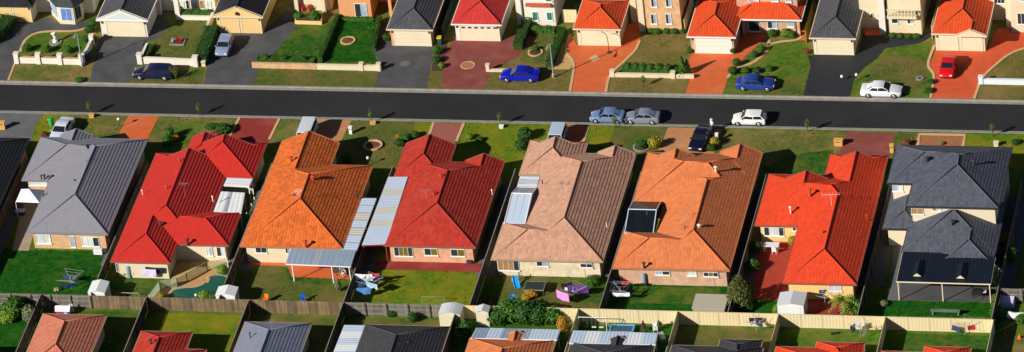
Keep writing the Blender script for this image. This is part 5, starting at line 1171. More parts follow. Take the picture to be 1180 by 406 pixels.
def hedge(label, p, q, w, h, m=LF_DK, bumpy=0.1, dens=230, world=False):
    P = Vector((*(p if world else g(*p)),0)); Q = Vector((*(q if world else g(*q)),0)); L = (Q-P).length
    t = thing('hedge', label, 'hedge', tuple(P), math.atan2(Q.y-P.y,Q.x-P.x), local=True); rnd = random.Random(label); mb = MB()
    ph = [rnd.uniform(0,6) for _ in range(4)]
    def top(x): return h*(1+bumpy*0.6*math.sin(x*2.3+ph[0])+bumpy*0.5*math.sin(x*5.1+ph[1]))
    def f(r):
        x = r.uniform(0,L); s = r.random(); hh = top(x)
        if s < 0.42: y = r.uniform(-w/2,w/2); return Vector((x,y,hh*(1-0.12*r.random())-0.12*(2*y/w)**2)), Vector((0,0,1))
        if s < 0.9: sg = r.choice((-1,1)); return Vector((x,sg*w/2*(0.85+0.2*r.random()),r.uniform(0.03,hh))), Vector((0,sg,0.3))
        e = r.choice((0,L)); return Vector((e,r.uniform(-w/2,w/2),r.uniform(0.03,hh))), Vector((-1 if e == 0 else 1,0,0.2))
    area = L*w+2*L*h+2*w*h; leaves(mb, min(3500,int(area*dens)), f, 0.15, rnd, 0.7)
    mb.box(0.06,L-0.06,-w/2*0.8,w/2*0.8,0.0,h*0.86); mb.build('foliage', m, t, (0,0,0))  # hidden solid core added inside the leaves to block light
    for k in range(max(1,int(L/1.2))): xx = (k+0.5)*L/max(1,int(L/1.2)); MB().tube((xx,0,-0.05),(xx,0,h*0.5),0.03,n=5).build('stem', BARK, t, (0,0,0))
    return t
# hedges of the far row
hedge('clipped hedge along the front of the white arch house', (207,19.5), (246,20.3), 0.9, 0.9, LF_MD)
hedge('thick dark hedge between the olive lawn and the silver-blue car', (231,75), (246,38), 1.7, 1.2, LF_DK, 0.2)
hedge('low hedge strip behind the plain cream wall with pillars', (166,70), (222,73.3), 0.9, 0.45, LF_DK)
hedge('low hedge beside the slanting drive wall of the wagon lawn', (167,68), (176,55), 0.8, 0.5, LF_DK)
hedge('low leafy hedge behind the orange-tan front wall', (297,70.5), (363,72.3), 1.3, 0.45, LF_MD, 0.25)
hedge('thin dark hedge dividing the two green lawns', (369,73), (390,22), 0.55, 0.7, LF_DK, 0.15)
hedge('low hedge at the foot of the apricot house', (392,23.5), (431,24.3), 0.5, 0.45, LF_MD)
hedge('tall narrow hedge right of the dark green lawn', (430,60), (437.5,25), 0.7, 0.75, LF_DK, 0.15)
hedge('clipped hedge under the teal windows', (613,37), (640,38), 1.1, 0.7, LF_MD, 0.15)
hedge('bushy hedge left of the teal-window house', (597,58), (609,28), 1.2, 1.0, LF_DK, 0.3)
hedge('ragged hedge left of the sandy path by the lamp post', (633,78), (649,38), 1.0, 0.8, LF_DK, 0.35)
hedge('straight clipped hedge behind the low tan front wall', (719,85), (781,86.6), 0.9, 0.9, LF_MD, 0.1)
hedge('dark hedge at the left edge on the grey drive', (-10,50), (12,27), 2.2, 1.3, LF_DK, 0.3)
# shrubs of the far row
k = 0
for px, py, w in ((31,59,'nearest the left'),(54.5,60.2,'in the middle'),(79,60.8,'nearest the lamp pole')): shrub('round clipped shrub %s of the statue garden' % w, px, py, 0.52, 0.95, LF_MD, group='round shrubs of the statue garden')
for px, py, r, h, m, w in ((104,38,0.55,1.0,LF_DK,'dark bush beside the white pediment garage'),(100,48,0.5,0.8,LF_DK,'low dark bush at the statue garden corner'),(107,31,0.5,1.1,LF_MD,'upright bush at the top corner of the statue garden'),(92,94,0.55,0.45,LF_MD,'green weed clump by the kerb below the statue garden'),
   (345,23,0.62,1.1,LF_MD,'round ball shrub in the planter box, left one'),(363,24,0.78,1.25,LF_MD,'round ball shrub in the planter box, right one'),
   (306,69.8,0.5,0.8,LF_MD,'rounded bush on the leafy hedge, leftmost'),(328,70.4,0.48,0.75,LF_DK,'rounded bush on the leafy hedge, middle'),(351,71,0.5,0.8,LF_DK,'rounded bush on the leafy hedge, rightmost'),
   (434,77,0.4,0.7,LF_MD,'small bush at the end of the cream lawn wall'),(504,62,0.5,1.0,LF_MD,'leafy bush in the bed beside the charcoal garage drive'),(503,72,0.55,0.8,LF_DK,'dark bush in the bed before the green fence'),(509,78,0.4,0.6,LF_LT,'pale bush at the front of the drive-side bed'),
   (446,47,0.45,0.9,LF_DK,'dark bush left of the charcoal garage'),(617,58,0.45,0.5,LF_MD,'low plant in the stone ring on the olive lawn'),
   (796,61,0.42,0.75,LF_DK,'ball shrub at the left pier of the roller-door garage'),(845,61.5,0.42,0.75,LF_DK,'ball shrub at the right pier of the roller-door garage'),
   (870,66,0.45,0.8,LF_DK,'ball shrub at the bend of the garden edging'),(849,76,0.5,0.9,LF_DK,'dark bush beside the orange drive, upper one'),(845,85,0.55,0.9,LF_DK,'dark bush beside the orange drive, lower one'),(859,84,0.5,0.7,LF_MD,'bush in the bed behind the blue car, left one'),(873,84,0.5,0.7,LF_DK,'bush in the bed behind the blue car, middle one'),(886,82,0.45,0.65,LF_MD,'bush in the bed behind the blue car, right one'),
   (878,59,0.4,0.7,LF_MD,'bush on the garden edging below the verandah'),(890,42,0.5,0.9,LF_MD,'leafy bush under the verandah, left one'),(905,42,0.55,1.0,LF_LT,'pale bush under the verandah, middle one'),(913,43,0.5,0.8,LF_MD,'leafy bush under the verandah, right one'),
   (930,62,0.4,0.6,LF_RD,'rust bush at the slate garage corner'),(1073,96,0.5,0.4,LF_DK,'low plant clump beside the orange-red drive, upper'),(1071,106,0.55,0.4,LF_DK,'low plant clump beside the orange-red drive, lower'),
   (787,38.5,0.3,0.6,LF_MD,'small bush at the corner of the cream brick house')): shrub(w, px, py, r, h, m)
for i, px in enumerate((724,733,741.5,750.5,760,769.5)): shrub('%s rounded clipped bush from the left in the row behind the tan wall' % ('first','second','third','fourth','fifth','sixth')[i], px, 84.6+0.2*i, 0.58, 1.45, LF_MD, group='clipped bushes behind the tan wall')
shrub('tall cone-shaped conifer at the right end of the tan wall', 787, 87, 0.75, 2.4, LF_MD, 'cone', 'conifer', 'conifer'); shrub('small second conifer beside the cone-shaped one', 792.5, 84, 0.5, 1.7, LF_LT, 'cone', 'conifer', 'conifer')
for i, px in enumerate((750,757,768,777)): shrub('small flowering bush under the cream brick windows, %s from left' % ('first','second','third','fourth')[i], px, 38.5, 0.5, 0.65, LF_MD, group='bushes under the cream brick windows')
for i, px in enumerate((1029,1038,1047,1056)): shrub('small bush on the balcony house porch edge, %s from left' % ('first','second','third','fourth')[i], px, 43+0.3*i, 0.42, 0.5, LF_MD, group='bushes along the balcony house porch')
# near row front gardens
for px, py, r, h, m, w in ((51,158,0.5,0.6,LF_RD,'rust brown bush beside the silver-white car'),(196,160,0.6,1.5,LF_MD,'tall leafy shrub beside the orange drive, back one'),(193,168,0.6,1.3,LF_MD,'leafy shrub beside the orange drive, front one'),(203,162,0.4,0.7,LF_OR,'orange flowering bush by the tall shrubs'),
   (258,153,0.9,1.1,LF_DK,'wide dark bush left of the red drive'),(250,158,0.6,0.7,LF_RD,'reddish bush left of the red drive'),(264,150,0.5,0.6,LF_MD,'green bush at the edge of the red drive'),(243,147,0.7,0.3,LF_MD,'low ground plant on the patchy verge'),
   (461,168,0.6,0.8,LF_DK,'dark bush behind the deep red gable, left one'),(468,162,0.6,0.9,LF_MD,'green bush behind the deep red gable, middle one'),(478,158.5,0.55,0.8,LF_MD,'green bush behind the deep red gable, right one'),(459,159,0.3,0.4,LF_OR,'orange flower clump behind the deep red gable'),
   (541,160,0.5,0.6,LF_LT,'pale leafy bush at the rose drive'),(553,163,0.45,0.5,LF_MD,'green bush before the deep red porch gable'),(400,186,0.6,0.9,LF_MD,'green bush in the shaded nook of the orange house'),
   (605,160,0.9,1.4,LF_DK,'tall dark shrub on the lawn left of the tan roof, back'),(601,172,0.8,1.2,LF_DK,'dark shrub on the lawn left of the tan roof, front'),
   (755.5,170,0.75,1.3,LF_YL,'bright yellow-green round bush beside the dark bush ring'),(739.5,170,0.7,0.9,LF_DK,'dark round bush inside the pale stone ring'),
   (824,168,0.55,1.1,LF_YL,'yellow-green bush right of the midnight car'),(820,173,0.55,0.7,LF_DK,'dark bush below the yellow bush by the midnight car'),(1045,168,0.5,0.7,LF_RD,'dark reddish bush between the two brown drives'),
   (1085,166.5,0.3,0.3,LF_GY,'pale low plant on the brown brick drive'),(1170,166,0.5,0.5,LF_DK,'dark low bush at the right edge of the bright lawn')): shrub(w, px, py, r, h, m)
def verge_tree(label, px, py, h=1.6, r=0.34, m=leafmat('leaf_sapling',(0.06,0.11,0.012),(0.13,0.19,0.03))):
    x, y = g(px, py); t = thing('street_tree', label, 'tree', (x,y,0), random.uniform(0,6), 'young street trees on the near verge', local=True)
    tr = MB().path([(0,0,-0.05),(0.03,0,h*0.4),(0.0,0.03,h*0.8)], [0.035,0.028,0.015], 6).build('trunk', BARK, t, (0,0,0))
    for a in (0.3,2.3,4.4): MB().path([(0.02,0,h*0.45),(0.18*math.cos(a),0.18*math.sin(a),h*0.68),(0.3*math.cos(a),0.3*math.sin(a),h*0.85)], [0.018,0.012,0.006], 5).build('limb', BARK, tr, (0,0,0))
    o = link('crown', crown('loose', m, random.randrange(3)), t); o.location = (0,0,h*0.72); o.scale = (r,r,h*0.38)
    MB().box(0.15,0.19,-0.02,0.02,-0.05,1.0).build('stake', TIMB, t, (0,0,0))
for px, py, w in ((104,131.5,'silver-white car lawn'),(230,133,'patchy verge left of the red drive'),(428,141,'dull lawn with the round bed'),(577,144,'bright lawn right of the rose drive'),(709,147.5,'pair of silver cars'),(931,152,'dry lawn left of the maroon drive'),(1144,157,'bright lawn at the right edge')): verge_tree('young street tree with thin trunk by the %s' % w, px, py)
verge_tree('young staked tree right of the navy wagon on the far verge', 203.5, 92, 1.5, 0.4, LF_MD); verge_tree('thin young tree on the dry far verge below the clipped hedge', 742, 100, 1.4, 0.32, LF_MD)
# round beds
def ringbed(label, px, py, r, m_in, m_ring, h=0.12):
    x, y = g(px, py); t = thing('garden_bed', label, 'garden bed', (x,y,0), local=True); n = 18
    for k in range(n):
        a = 2*PI*k/n; c, s = math.cos(a), math.sin(a); MB().obox((r*c,r*s,h/2), (0.11*c,0.11*s,0), (-s*r*PI/n*0.94,c*r*PI/n*0.94,0), (0,0,h/2+random.uniform(0,0.03))).build('edging_stone', m_ring, t, (0,0,0))
    MB().lathe((0,0,0), [(r*0.97,0.0),(r*0.9,0.07),(r*0.3,0.13),(0.02,0.14)], 18).build('soil', m_in, t, (0,0,0)); return t
ringbed('round mulch bed with cream edging on the dark green lawn', 401,47.5, 0.8, MULCH, BORD); ringbed('large round mulch bed with tan stone rim on the dull lawn', 430,168.5, 1.0, MULCH, BORD, 0.2)
ringbed('pale stone ring round the dark bush beside the tan drive', 739.5,170, 0.9, SOIL, KERB); ringbed('small stone ring on the olive lawn of the teal-window house', 617,61, 0.8, SOIL, BORD)
ringbed('tiny stone planter ring on the lawn left of the red car', 1060,91, 0.35, SOIL, KERB)
b = ringbed('stone ring with statue base in the pillar-wall garden', 64,49.5, 0.65, KERB, KERB)
# back yards
for px, py, r, h, m, w in ((18,362,1.3,2.2,LF_MD,'large leafy bush against the grey fence, bottom left'),(9,370,1.1,1.2,LF_LT,'light green bush near the bottom left corner'),(35,372,0.75,2.2,LF_GY,'pale grey-green upright bush beside the leafy bush'),
   (145,318,0.35,0.8,LF_DK,'small bush left of the grey water tank'),(155,318,0.35,0.8,LF_DK,'small bush right of the grey water tank'),(257,316,0.6,1.2,LF_LT,'yellow-green bush at the top corner of the pool'),(236,346,0.7,1.2,LF_LT,'spiky light bush at the pool edge by the brown fence'),(246,347,0.6,1.0,LF_MD,'green bush at the pool edge near the shed'),(186,346,0.5,0.9,LF_YL,'yellow bush at the left end of the pool'),
   (575,372,1.3,2.0,LF_DK,'wide dark bush below the cream fence, leftmost of the clump'),(590,368,1.5,2.4,LF_MD,'big green bush below the cream fence in the clump middle'),(606,370,1.5,2.5,LF_DK,'big dark bush below the cream fence, right of the clump middle'),(622,371,1.4,2.2,LF_DK,'dark bush below the cream fence near the clump end'),(638,371,1.2,1.9,LF_MD,'green bush at the right end of the fence clump'),(649,383,0.6,2.2,LF_OR,'orange-leaved upright bush on the cream side fence'),(536,386,0.9,1.6,LF_MD,'bush between the small sheds and the orange roof'),(528,396,0.8,1.5,LF_DK,'dark bush at the bottom edge by the dark ribbed roof'),
   (612,342,0.75,0.9,LF_OR,'golden yellow bush before the green trampoline'),(606,346,0.6,0.7,LF_YL,'low yellow bush by the blue toy'),(683,327,0.9,0.8,LF_MD,'green bush at the corner of the cream brick wall'),(862,357,0.7,0.9,LF_DK,'dark bush below the weeping tree'),
   (872,290,0.7,1.3,LF_DK,'dark bush beside the red courtyard, upper'),(868,312,0.8,1.4,LF_MD,'leafy bush beside the red courtyard, lower'),(913,282,0.5,1.0,LF_YL,'yellowish bush against the yellow court wall'),(895,364,0.4,1.4,LF_LT,'thin light shrub left of the white shed'),
   (1148,330,0.8,2.6,LF_GY,'pale green creeper bush beside the verandah end'),(1147,300,0.7,2.0,LF_PU,'purple-tinged bush above the pale creeper'),(1160,282,0.8,1.6,LF_OR,'brownish bush by the right-hand fence, upper'),(1164,300,0.8,1.6,LF_MD,'green bush by the right-hand fence, lower'),(1150,366,0.9,1.2,LF_MD,'green bush at the right end of the cream fence'),(1178,372,0.7,1.0,LF_MD,'green bush at the bottom right edge'),
   (390,336,0.35,1.6,LF_GY,'wispy grey shrub at the fence right of the blue toy'),(452,364,0.6,0.9,LF_DK,'dark bush below the grey fence, left one'),(476,371,0.5,1.2,LF_DK,'dark bush below the grey fence, right one'),(1018,352,0.5,0.5,LF_GY,'dry clump left of the verandah lawn')): shrub(w, px, py, r, h, m)
# weeping tree and palm
x, y = g(853,355); wt = thing('weeping_tree', 'weeping olive-green tree beside the pale slab and red courtyard', 'tree', (x,y,0), local=True); wt.scale = (1.35,1.35,1.3)
trk = MB().path([(0,0,-0.05),(0.08,0,0.9),(-0.05,0.1,1.8),(0.05,0.1,2.8)], [0.13,0.10,0.07,0.03], 8).build('trunk', BARK, wt, (0,0,0))
rnd = random.Random(5); mb = MB()
for k in range(9):
    a = k*0.7; MB().path([(0.0,0.05,1.7+0.1*k),(0.45*math.cos(a),0.45*math.sin(a),2.5+0.06*k),(0.95*math.cos(a),0.95*math.sin(a),2.1)], [0.035,0.022,0.01], 5).build('limb', BARK, trk, (0,0,0))
def wf(r):
    a = r.uniform(0,2*PI); q = 1.05*math.sqrt(r.random()); z = 0.7+2.7*(1-(q/1.25)**2)*r.random()**0.6; return Vector((q*math.cos(a),q*math.sin(a),z)), Vector((math.cos(a),math.sin(a),0.2))
leaves(mb, 2200, wf, 0.17, rnd); mb.build('crown', leafmat('leaf_olive',(0.05,0.07,0.012),(0.16,0.18,0.04)), wt, (0,0,0))
def palm(label, px, py, h, n=13, L=1.5, m=LF_LT):
    x, y = g(px, py); t = thing('palm', label, 'palm', (x,y,0), local=True); rnd = random.Random(label)
    MB().path([(0,0,-0.05),(0.05,0,h*0.5),(0,0.03,h)], [0.10,0.085,0.07], 8).build('trunk', mat('palm_trunk',(0.33,0.20,0.07),0.9,0.3,6,25), t, (0,0,0))
    for k in range(n):
        a = 2*PI*k/n+rnd.uniform(-0.2,0.2); el = rnd.uniform(0.1,1.1); mb = MB(); prev = None; c, s = math.cos(a), math.sin(a); pts = []
        for i in range(8):
            q = i/7; d = L*q*math.cos(el*(1-0.4*q)); z = h+L*q*math.sin(el)-0.75*L*q*q; pts.append(Vector((d*c,d*s,z)))
        for i in range(1, 8):
            for sg in (-1,1):
                p = pts[i-1].lerp(pts[i],0.5); d = (pts[i]-pts[i-1]).normalized(); side = Vector((-s,c,0))*sg; w = 0.5*(1-abs(i/7-0.45))
                mb.add([p, p+d*0.17, p+side*w+d*0.26+Vector((0,0,-0.10)), p+side*w*0.9+d*0.16+Vector((0,0,-0.12))], [(0,1,2,3)])
        mb.path(pts, 0.012, 4); mb.build('frond', m, t, (0,0,0))
    return t
palm('palm with arching light green fronds between white shed and scarlet roof', 973,360, 1.6, 15, 1.9); palm('smaller palm right of the larger one by the back fence', 983,361, 0.9, 11, 1.3, LF_MD)
for px, py, w in ((1012,150,0),): pass
# ================================================================ street furniture, yard things
def simple(name, label, cat, px, py, rz=0.0, group=None): x, y = g(px, py); return thing(name, label, cat, (x,y,0), rz, group, local=True)
Z0 = (0,0,0)
GALV = mat('galvanised', (0.38,0.39,0.40), 0.5, 0.15, metal=0.3)
def lamp(label, px, py, h, arm, rz):
    t = simple('street_lamp', label, 'street lamp', px, py, rz)
    MB().path([(0,0,-0.1),(0,0,h*0.6),(0,0,h-0.3),(arm*0.15,0,h-0.05),(arm*0.5,0,h+0.12),(arm,0,h+0.1)], [0.085,0.07,0.06,0.05,0.045,0.04], 8).build('pole', GALV, t, Z0)
    MB().lathe((0,0,-0.02), [(0.14,0),(0.14,0.5),(0.09,0.6)], 10).build('base', GALV, t, Z0); MB().obox((arm+0.2,0,h+0.08), (0.28,0,-0.02), (0,0.11,0), (0,0,0.06)).build('lamp_head', GALV, t, Z0)
lamp('tall grey street lamp beside the royal blue sedan', 638,89.5, 5.0, 1.3, -PI/2); lamp('slim street lamp in the statue garden wall corner', 95,77, 4.9, 0.9, -PI/2)
def bin_(label, px, py, body, lid):
    t = simple('wheelie_bin', label, 'bin', px, py, random.uniform(-0.5,0.5)); mb = MB(); mb.add([(-0.2,-0.22,0.08),(0.2,-0.22,0.08),(0.2,0.2,0.08),(-0.2,0.2,0.08),(-0.26,-0.3,1.0),(0.26,-0.3,1.0),(0.26,0.27,1.0),(-0.26,0.27,1.0)], [(3,2,1,0),(4,5,6,7),(0,1,5,4),(1,2,6,5),(2,3,7,6),(3,0,4,7)]); mb.build('body', body, t, Z0)
    mb = MB(); mb.add([(-0.29,-0.34,1.0),(0.29,-0.34,1.0),(0.29,0.3,1.0),(-0.29,0.3,1.0),(-0.25,-0.28,1.07),(0.25,-0.28,1.07),(0.25,0.28,1.1),(-0.25,0.28,1.1)], [(3,2,1,0),(4,5,6,7),(0,1,5,4),(1,2,6,5),(2,3,7,6),(3,0,4,7)]); mb.build('lid', lid, t, Z0)
    for s in (-1,1): MB().tube((s*0.22,0.24,0.1),(s*0.28,0.24,0.1),0.1,n=10).build('wheel', TYRE, t, Z0)
BING = mat('bin_green', (0.015,0.10,0.06), 0.5, 0.1); YELL = mat('bin_yellow', (0.70,0.38,0.01), 0.5, 0.08); BGRN = mat('bin_bright_green', (0.03,0.30,0.06), 0.5, 0.1)
bin_('green wheelie bin with yellow lid beside the white pediment garage', 108.5,48.5, BING, YELL); bin_('green wheelie bin with yellow lid right of the charcoal garage', 507,51.5, BING, YELL); bin_('bright green wheelie bin on the lawn left of the silver-white car', 59.5,145, BGRN, BGRN)
bin_('dark blue bin at the statue garden wall end', 101,69, mat('bin_blue',(0.03,0.06,0.14),0.5), mat('bin_blue',(0.03,0.06,0.14)))
def letterbox(label, px, py, m, w=0.4, h=1.0, d=0.35, capm=None):
    t = simple('letterbox', label, 'letterbox', px, py); MB().box(-w/2,w/2,-d/2,d/2,-0.05,h).build('pier', m, t, Z0); MB().box(-w/2-0.05,w/2+0.05,-d/2-0.05,d/2+0.05,h,h+0.08).build('cap', capm or m, t, Z0); MB().box(-w*0.3,w*0.3,-d/2-0.012,-d/2+0.01,h*0.68,h*0.78).build('slot', W_DARK, t, Z0)
letterbox('cream letterbox at the dark hedge corner by the grey drive', 235,76, RN_CREAM, 0.45, 0.6); letterbox('square orange-tan letterbox at the edge of the maroon drive', 966.5,167.5, mat('brick_tan_plain',(0.62,0.33,0.09),0.9,0.1), 0.95, 0.75, 0.5); letterbox('narrow yellow letterbox right of the maroon drive', 1028,175.5, mat('post_yellow',(0.60,0.36,0.08),0.9,0.1), 0.42, 1.0)
letterbox('cream letterbox on the bright lawn right of the brown brick drive', 1148,168.5, RN_CREAM, 0.5, 0.55); letterbox('white letterbox on the bright lawn right of the rose drive', 578,147.5, WHITEM, 0.45, 0.3); letterbox('yellow letterbox ring post at the left edge near the grey drive', 2.5,149, mat('post_yellow',(0.6,0.36,0.08)), 0.8, 1.0); letterbox('orange stone letterbox beside the young tree on the wagon lawn', 106,135.5, mat('brick_tan_plain',(0.62,0.33,0.09)), 0.55, 0.4)
letterbox('pale letterbox on the dull lawn below the young tree', 430,143, mat('brick_tan_plain',(0.62,0.33,0.09)), 0.6, 0.25); letterbox('white letterbox box at the midnight car bush', 826.5,163, WHITEM, 0.3, 1.0); letterbox('little white letterbox beside the pale sign bush at the tan drive', 404.5,154, WHITEM, 0.35, 0.9)
def globe(label, px, py, h=1.0):
    t = simple('garden_lamp', label, 'garden lamp', px, py); MB().tube((0,0,-0.05),(0,0,h),0.03,n=8).build('post', W_DARK, t, Z0); MB().ell((0,0,h+0.17), 0.19,0.19,0.19, 12, 8).build('globe', mat('globe_white',(0.75,0.72,0.6),0.4,0.04), t, Z0, smooth=True)
globe('white globe garden lamp on the lawn right of the black drive', 987.5,93.5, 0.7); globe('thin white bollard light on the black asphalt drive', 970.5,93, 0.4); globe('small white post light on the patchy lawn by the orange drive', 138,147, 1.0); globe('white post light in front of the orange house nook', 425,191, 0.9)
# statue
st = simple('statue', 'small white bird-like statue on the stone ring, statue garden', 'statue', 64,49)
MB().lathe(Z0, [(0.35,0.1),(0.3,0.35),(0.16,0.45),(0.14,0.75),(0.22,0.82),(0.1,0.9)], 12).build('pedestal', WHITEM, st, Z0); MB().path([(-0.05,0,0.9),(-0.1,0,1.15),(-0.3,0,1.35)], [0.14,0.16,0.05], 8).build('figure', WHITEM, st, Z0); MB().obox((-0.15,0.0,1.3), (0.24,0,0.16), (0,0.03,0), (-0.05,0,0.08)).build('wing', WHITEM, st, Z0)
fb = simple('flower_bed', 'square stone flower bed with red flowers on the olive lawn', 'flower bed', 205,49); MB().ring(-0.9,0.9,-0.7,0.7,0,0.14,0.16).build('edging', KERB, fb, Z0); MB().box(-0.76,0.76,-0.56,0.56,-0.02,0.08).build('soil', SOIL, fb, Z0)
mb = MB(); rnd = random.Random(3); leaves(mb, 260, lambda r: (Vector((r.uniform(-0.3,0.6),r.uniform(-0.1,0.5),0.12+0.35*r.random())), Vector((0,0,1))), 0.14, rnd); mb.build('flowers', leafmat('flower_red',(0.45,0.01,0.02),(0.55,0.05,0.06)), fb, Z0); MB().lathe((-0.55,-0.1,0.05), [(0.12,0),(0.16,0.3),(0.09,0.5),(0.13,0.62)], 10).build('urn', GALV, fb, Z0)
for dx, w in ((349,'left'),(357,'right')):
    pt = simple('flower_pot', 'red pot plant on the shaded porch, %s one' % w, 'pot plant', dx, 12.5 if w=='left' else 13.2); MB().lathe(Z0, [(0.2,0.0),(0.3,0.5),(0.33,0.52)], 12).build('pot', mat('pot_red',(0.42,0.06,0.03),0.7), pt, Z0); mb = MB(); leaves(mb, 120, lambda r: (Vector((r.gauss(0,0.15),r.gauss(0,0.15),0.7+r.gauss(0,0.15))), Vector((0,0,1))), 0.16, random.Random(2)); mb.build('foliage', leafmat('flower_red',(0.45,0.01,0.02),(0.55,0.05,0.06)), pt, Z0)
def motif(label, px, py, r, m, sq=False):
    x, y = g(px, py, 0.024); mb = MB()
    if sq: mb.prism([(x-r,y),(x,y-r*1.3),(x+r,y),(x,y+r*1.3)], 0.010, 0.024)
    else: mb.lathe((x,y,0.0), [(r,0.010),(r,0.024),(0.02,0.024)], 24)
    o = struct(mb.build('paving_motif', m)); return o
motif('',539,75.5,0.75,mat('motif_tan',(0.36,0.15,0.08),0.85,0.2)); motif('',539,75.5,0.0,BORD) if False else None
motif('',466.5,73.5,0.6,mat('motif_grey',(0.13,0.13,0.14),0.85,0.2)); motif('',685,67,0.62,mat('motif_cream',(0.52,0.36,0.20),0.85,0.15),True)
x, y = g(539,75.5); strip('path_edging', [(x+0.8*math.cos(a*0.262),y+0.8*math.sin(a*0.262)) for a in range(25)], 0.14, BORD, 0.02, px=False)
# ---- sheds
SHW = mat('shed_white', (0.70,0.72,0.72), 0.5, 0.05); SHG = mat('shed_grey_white', (0.55,0.57,0.60), 0.5, 0.06); SHC = mat('shed_cream', (0.66,0.60,0.44), 0.5, 0.05)
def shed(label, px, py, w, d, h, wm, rm, curved=False, rise=0.28):
    t = simple('garden_shed', label, 'shed', px, py); MB().box(-w/2,w/2,-d/2,d/2,-0.05,h).build('wall', wm, t, Z0); N = 6 if curved else 2
    prof = [(-w/2-0.05+(w+0.1)*k/N, h+(rise*math.sin(PI*k/N) if curved else rise*(1-abs(2*k/N-1)))) for k in range(N+1)]
    for k in range(N):
        (xa,za),(xb,zb) = prof[k], prof[k+1]; mb = MB(); mb.add([(xa,-d/2-0.06,za),(xb,-d/2-0.06,zb),(xb,d/2+0.06,zb),(xa,d/2+0.06,za)]+[(xa,-d/2-0.06,za+0.03),(xb,-d/2-0.06,zb+0.03),(xb,d/2+0.06,zb+0.03),(xa,d/2+0.06,za+0.03)], [(3,2,1,0),(4,5,6,7),(0,1,5,4),(1,2,6,5),(2,3,7,6),(3,0,4,7)]); mb.build('roof_sheet', rm, t, Z0)
    for s in (-1,1):
        mb = MB(); P = [(q,s*(d/2-0.01),z) for q, z in prof if True]; P = [(prof[0][0]+0.06,s*(d/2-0.01),h-0.01)]+P[1:-1]+[(prof[-1][0]-0.06,s*(d/2-0.01),h-0.01)]; mb.add(P, [tuple(range(len(P)))]); mb.build('gable', wm, t, Z0)
    MB().box(-0.02,w*0.38,-d/2-0.02,-d/2+0.01,0.05,h*0.93).build('door', wm, t, Z0)
shed('small white shed at the corner of the lush lawn fence', 116,346.5, 1.9, 2.2, 1.8, SHW, SHW); shed('small white shed right of the pool by the brown fence', 263.5,350.5, 2.2, 1.7, 1.7, SHW, SHW)
shed('curved-roof pale shed straddling the cream fence end', 521.5,372, 2.4, 1.9, 1.75, SHC, SHG, True); shed('narrow cream shed beside the bushes at the cream fence', 558.5,373, 1.4, 1.2, 1.9, SHC, SHG)
shed('larger white shed with grey roof panel behind the scarlet house', 914,361.5, 2.9, 2.4, 1.9, SHW, SHG)
# pale flat-topped slab of the faded orange house yard
fs = simple('low_shed', 'low flat pale concrete-topped store on the green back lawn', 'shed', 819,353); MB().box(-1.75,1.75,-1.3,1.3,0,0.55).build('wall', mat('store_wall',(0.35,0.30,0.22),0.9,0.1), fs, Z0); MB().box(-1.85,1.85,-1.4,1.4,0.55,0.66).build('top', mat('store_top',(0.42,0.38,0.31),0.9,0.08), fs, Z0)
# ---- pool
WATER = mat('pool_water', (0.018,0.105,0.075), 0.05, 0.3, 0.5, 3, spec=0.6, bump=0.01)
PW_ = pool_shape(POOLW, 0.03); struct(MB().sheet(PW_, 0.03).build('pool_water', WATER))
pr = thing('pool_coping', 'pale stone coping around the teal swimming pool', 'pool edge', (*g(228,338),0)); n = len(PW_); cx = sum(p[0] for p in PW_)/n; cy = sum(p[1] for p in PW_)/n
for i in range(0, n):
    a, b = Vector((*PW_[i],0)), Vector((*PW_[(i+1)%n],0)); d = (b-a)
    if d.length < 0.02: continue
    nn = Vector((d.y,-d.x,0)).normalized(); MB().obox((a+b)/2+nn*0.13*(1 if (nn.dot((a+b)/2-Vector((cx,cy,0)))>0) else -1)+Vector((0,0,0.04)), d/2*0.96, nn*0.16, Vector((0,0,0.035+0.004*(i%2)))).build('coping_stone', mat('coping_stone',(0.42,0.33,0.23),0.9,0.15,3,15), pr)
bl = simple('pool_ball', 'white ball floating on the pool', 'ball', 226,341.5); MB().ell((0,0,0.17),0.17,0.17,0.17,12,8).build('ball', WHITEM, bl, Z0, smooth=True)
# ---- clothes lines
def cloth(parent, x0, x1, y, z, drop, m, seed=0, sag=0.06):
    rnd = random.Random(seed); mb = MB(); nx, nz = 7, 5; vs = []
    for j in range(nz+1):
        for i in range(nx+1):
            u = i/nx; vs.append((x0+(x1-x0)*u, y+0.05*math.sin(u*9+j*0.7+seed)*(j/nz), z-drop*j/nz-sag*math.sin(PI*u)))
    mb.add(vs, [(j*(nx+1)+i,j*(nx+1)+i+1,(j+1)*(nx+1)+i+1,(j+1)*(nx+1)+i) for j in range(nz) for i in range(nx)]); return mb.build('cloth', m, parent, Z0, smooth=True)
def hoist(label, px, py, r=1.5, h=1.8, items=(), rz=0.3):
    t = simple('clothes_line', label, 'clothes line', px, py, rz); MB().tube((0,0,-0.1),(0,0,h),0.035,n=8).build('post', GALV, t, Z0)
    for k in range(4):
        a = k*PI/2; MB().path([(0,0,h-0.5),(r*math.cos(a),r*math.sin(a),h+0.1)], 0.02, 6).build('arm', GALV, t, Z0)
    for f in (0.45,0.75,1.0):
        for k in range(4):
            a, b = k*PI/2, (k+1)*PI/2; z = h-0.5+0.6*f; MB().tube((r*f*math.cos(a),r*f*math.sin(a),z),(r*f*math.cos(b),r*f*math.sin(b),z),0.008,n=4).build('wire', GALV, t, Z0)
    return t
def wash(label, px, py, dx, z, w, drop, m, rz=0.0, seed=0):
    t = simple('washing', label, 'washing', px, py, rz); cloth(t, -w/2, w/2, 0, z, drop, m, seed); return t
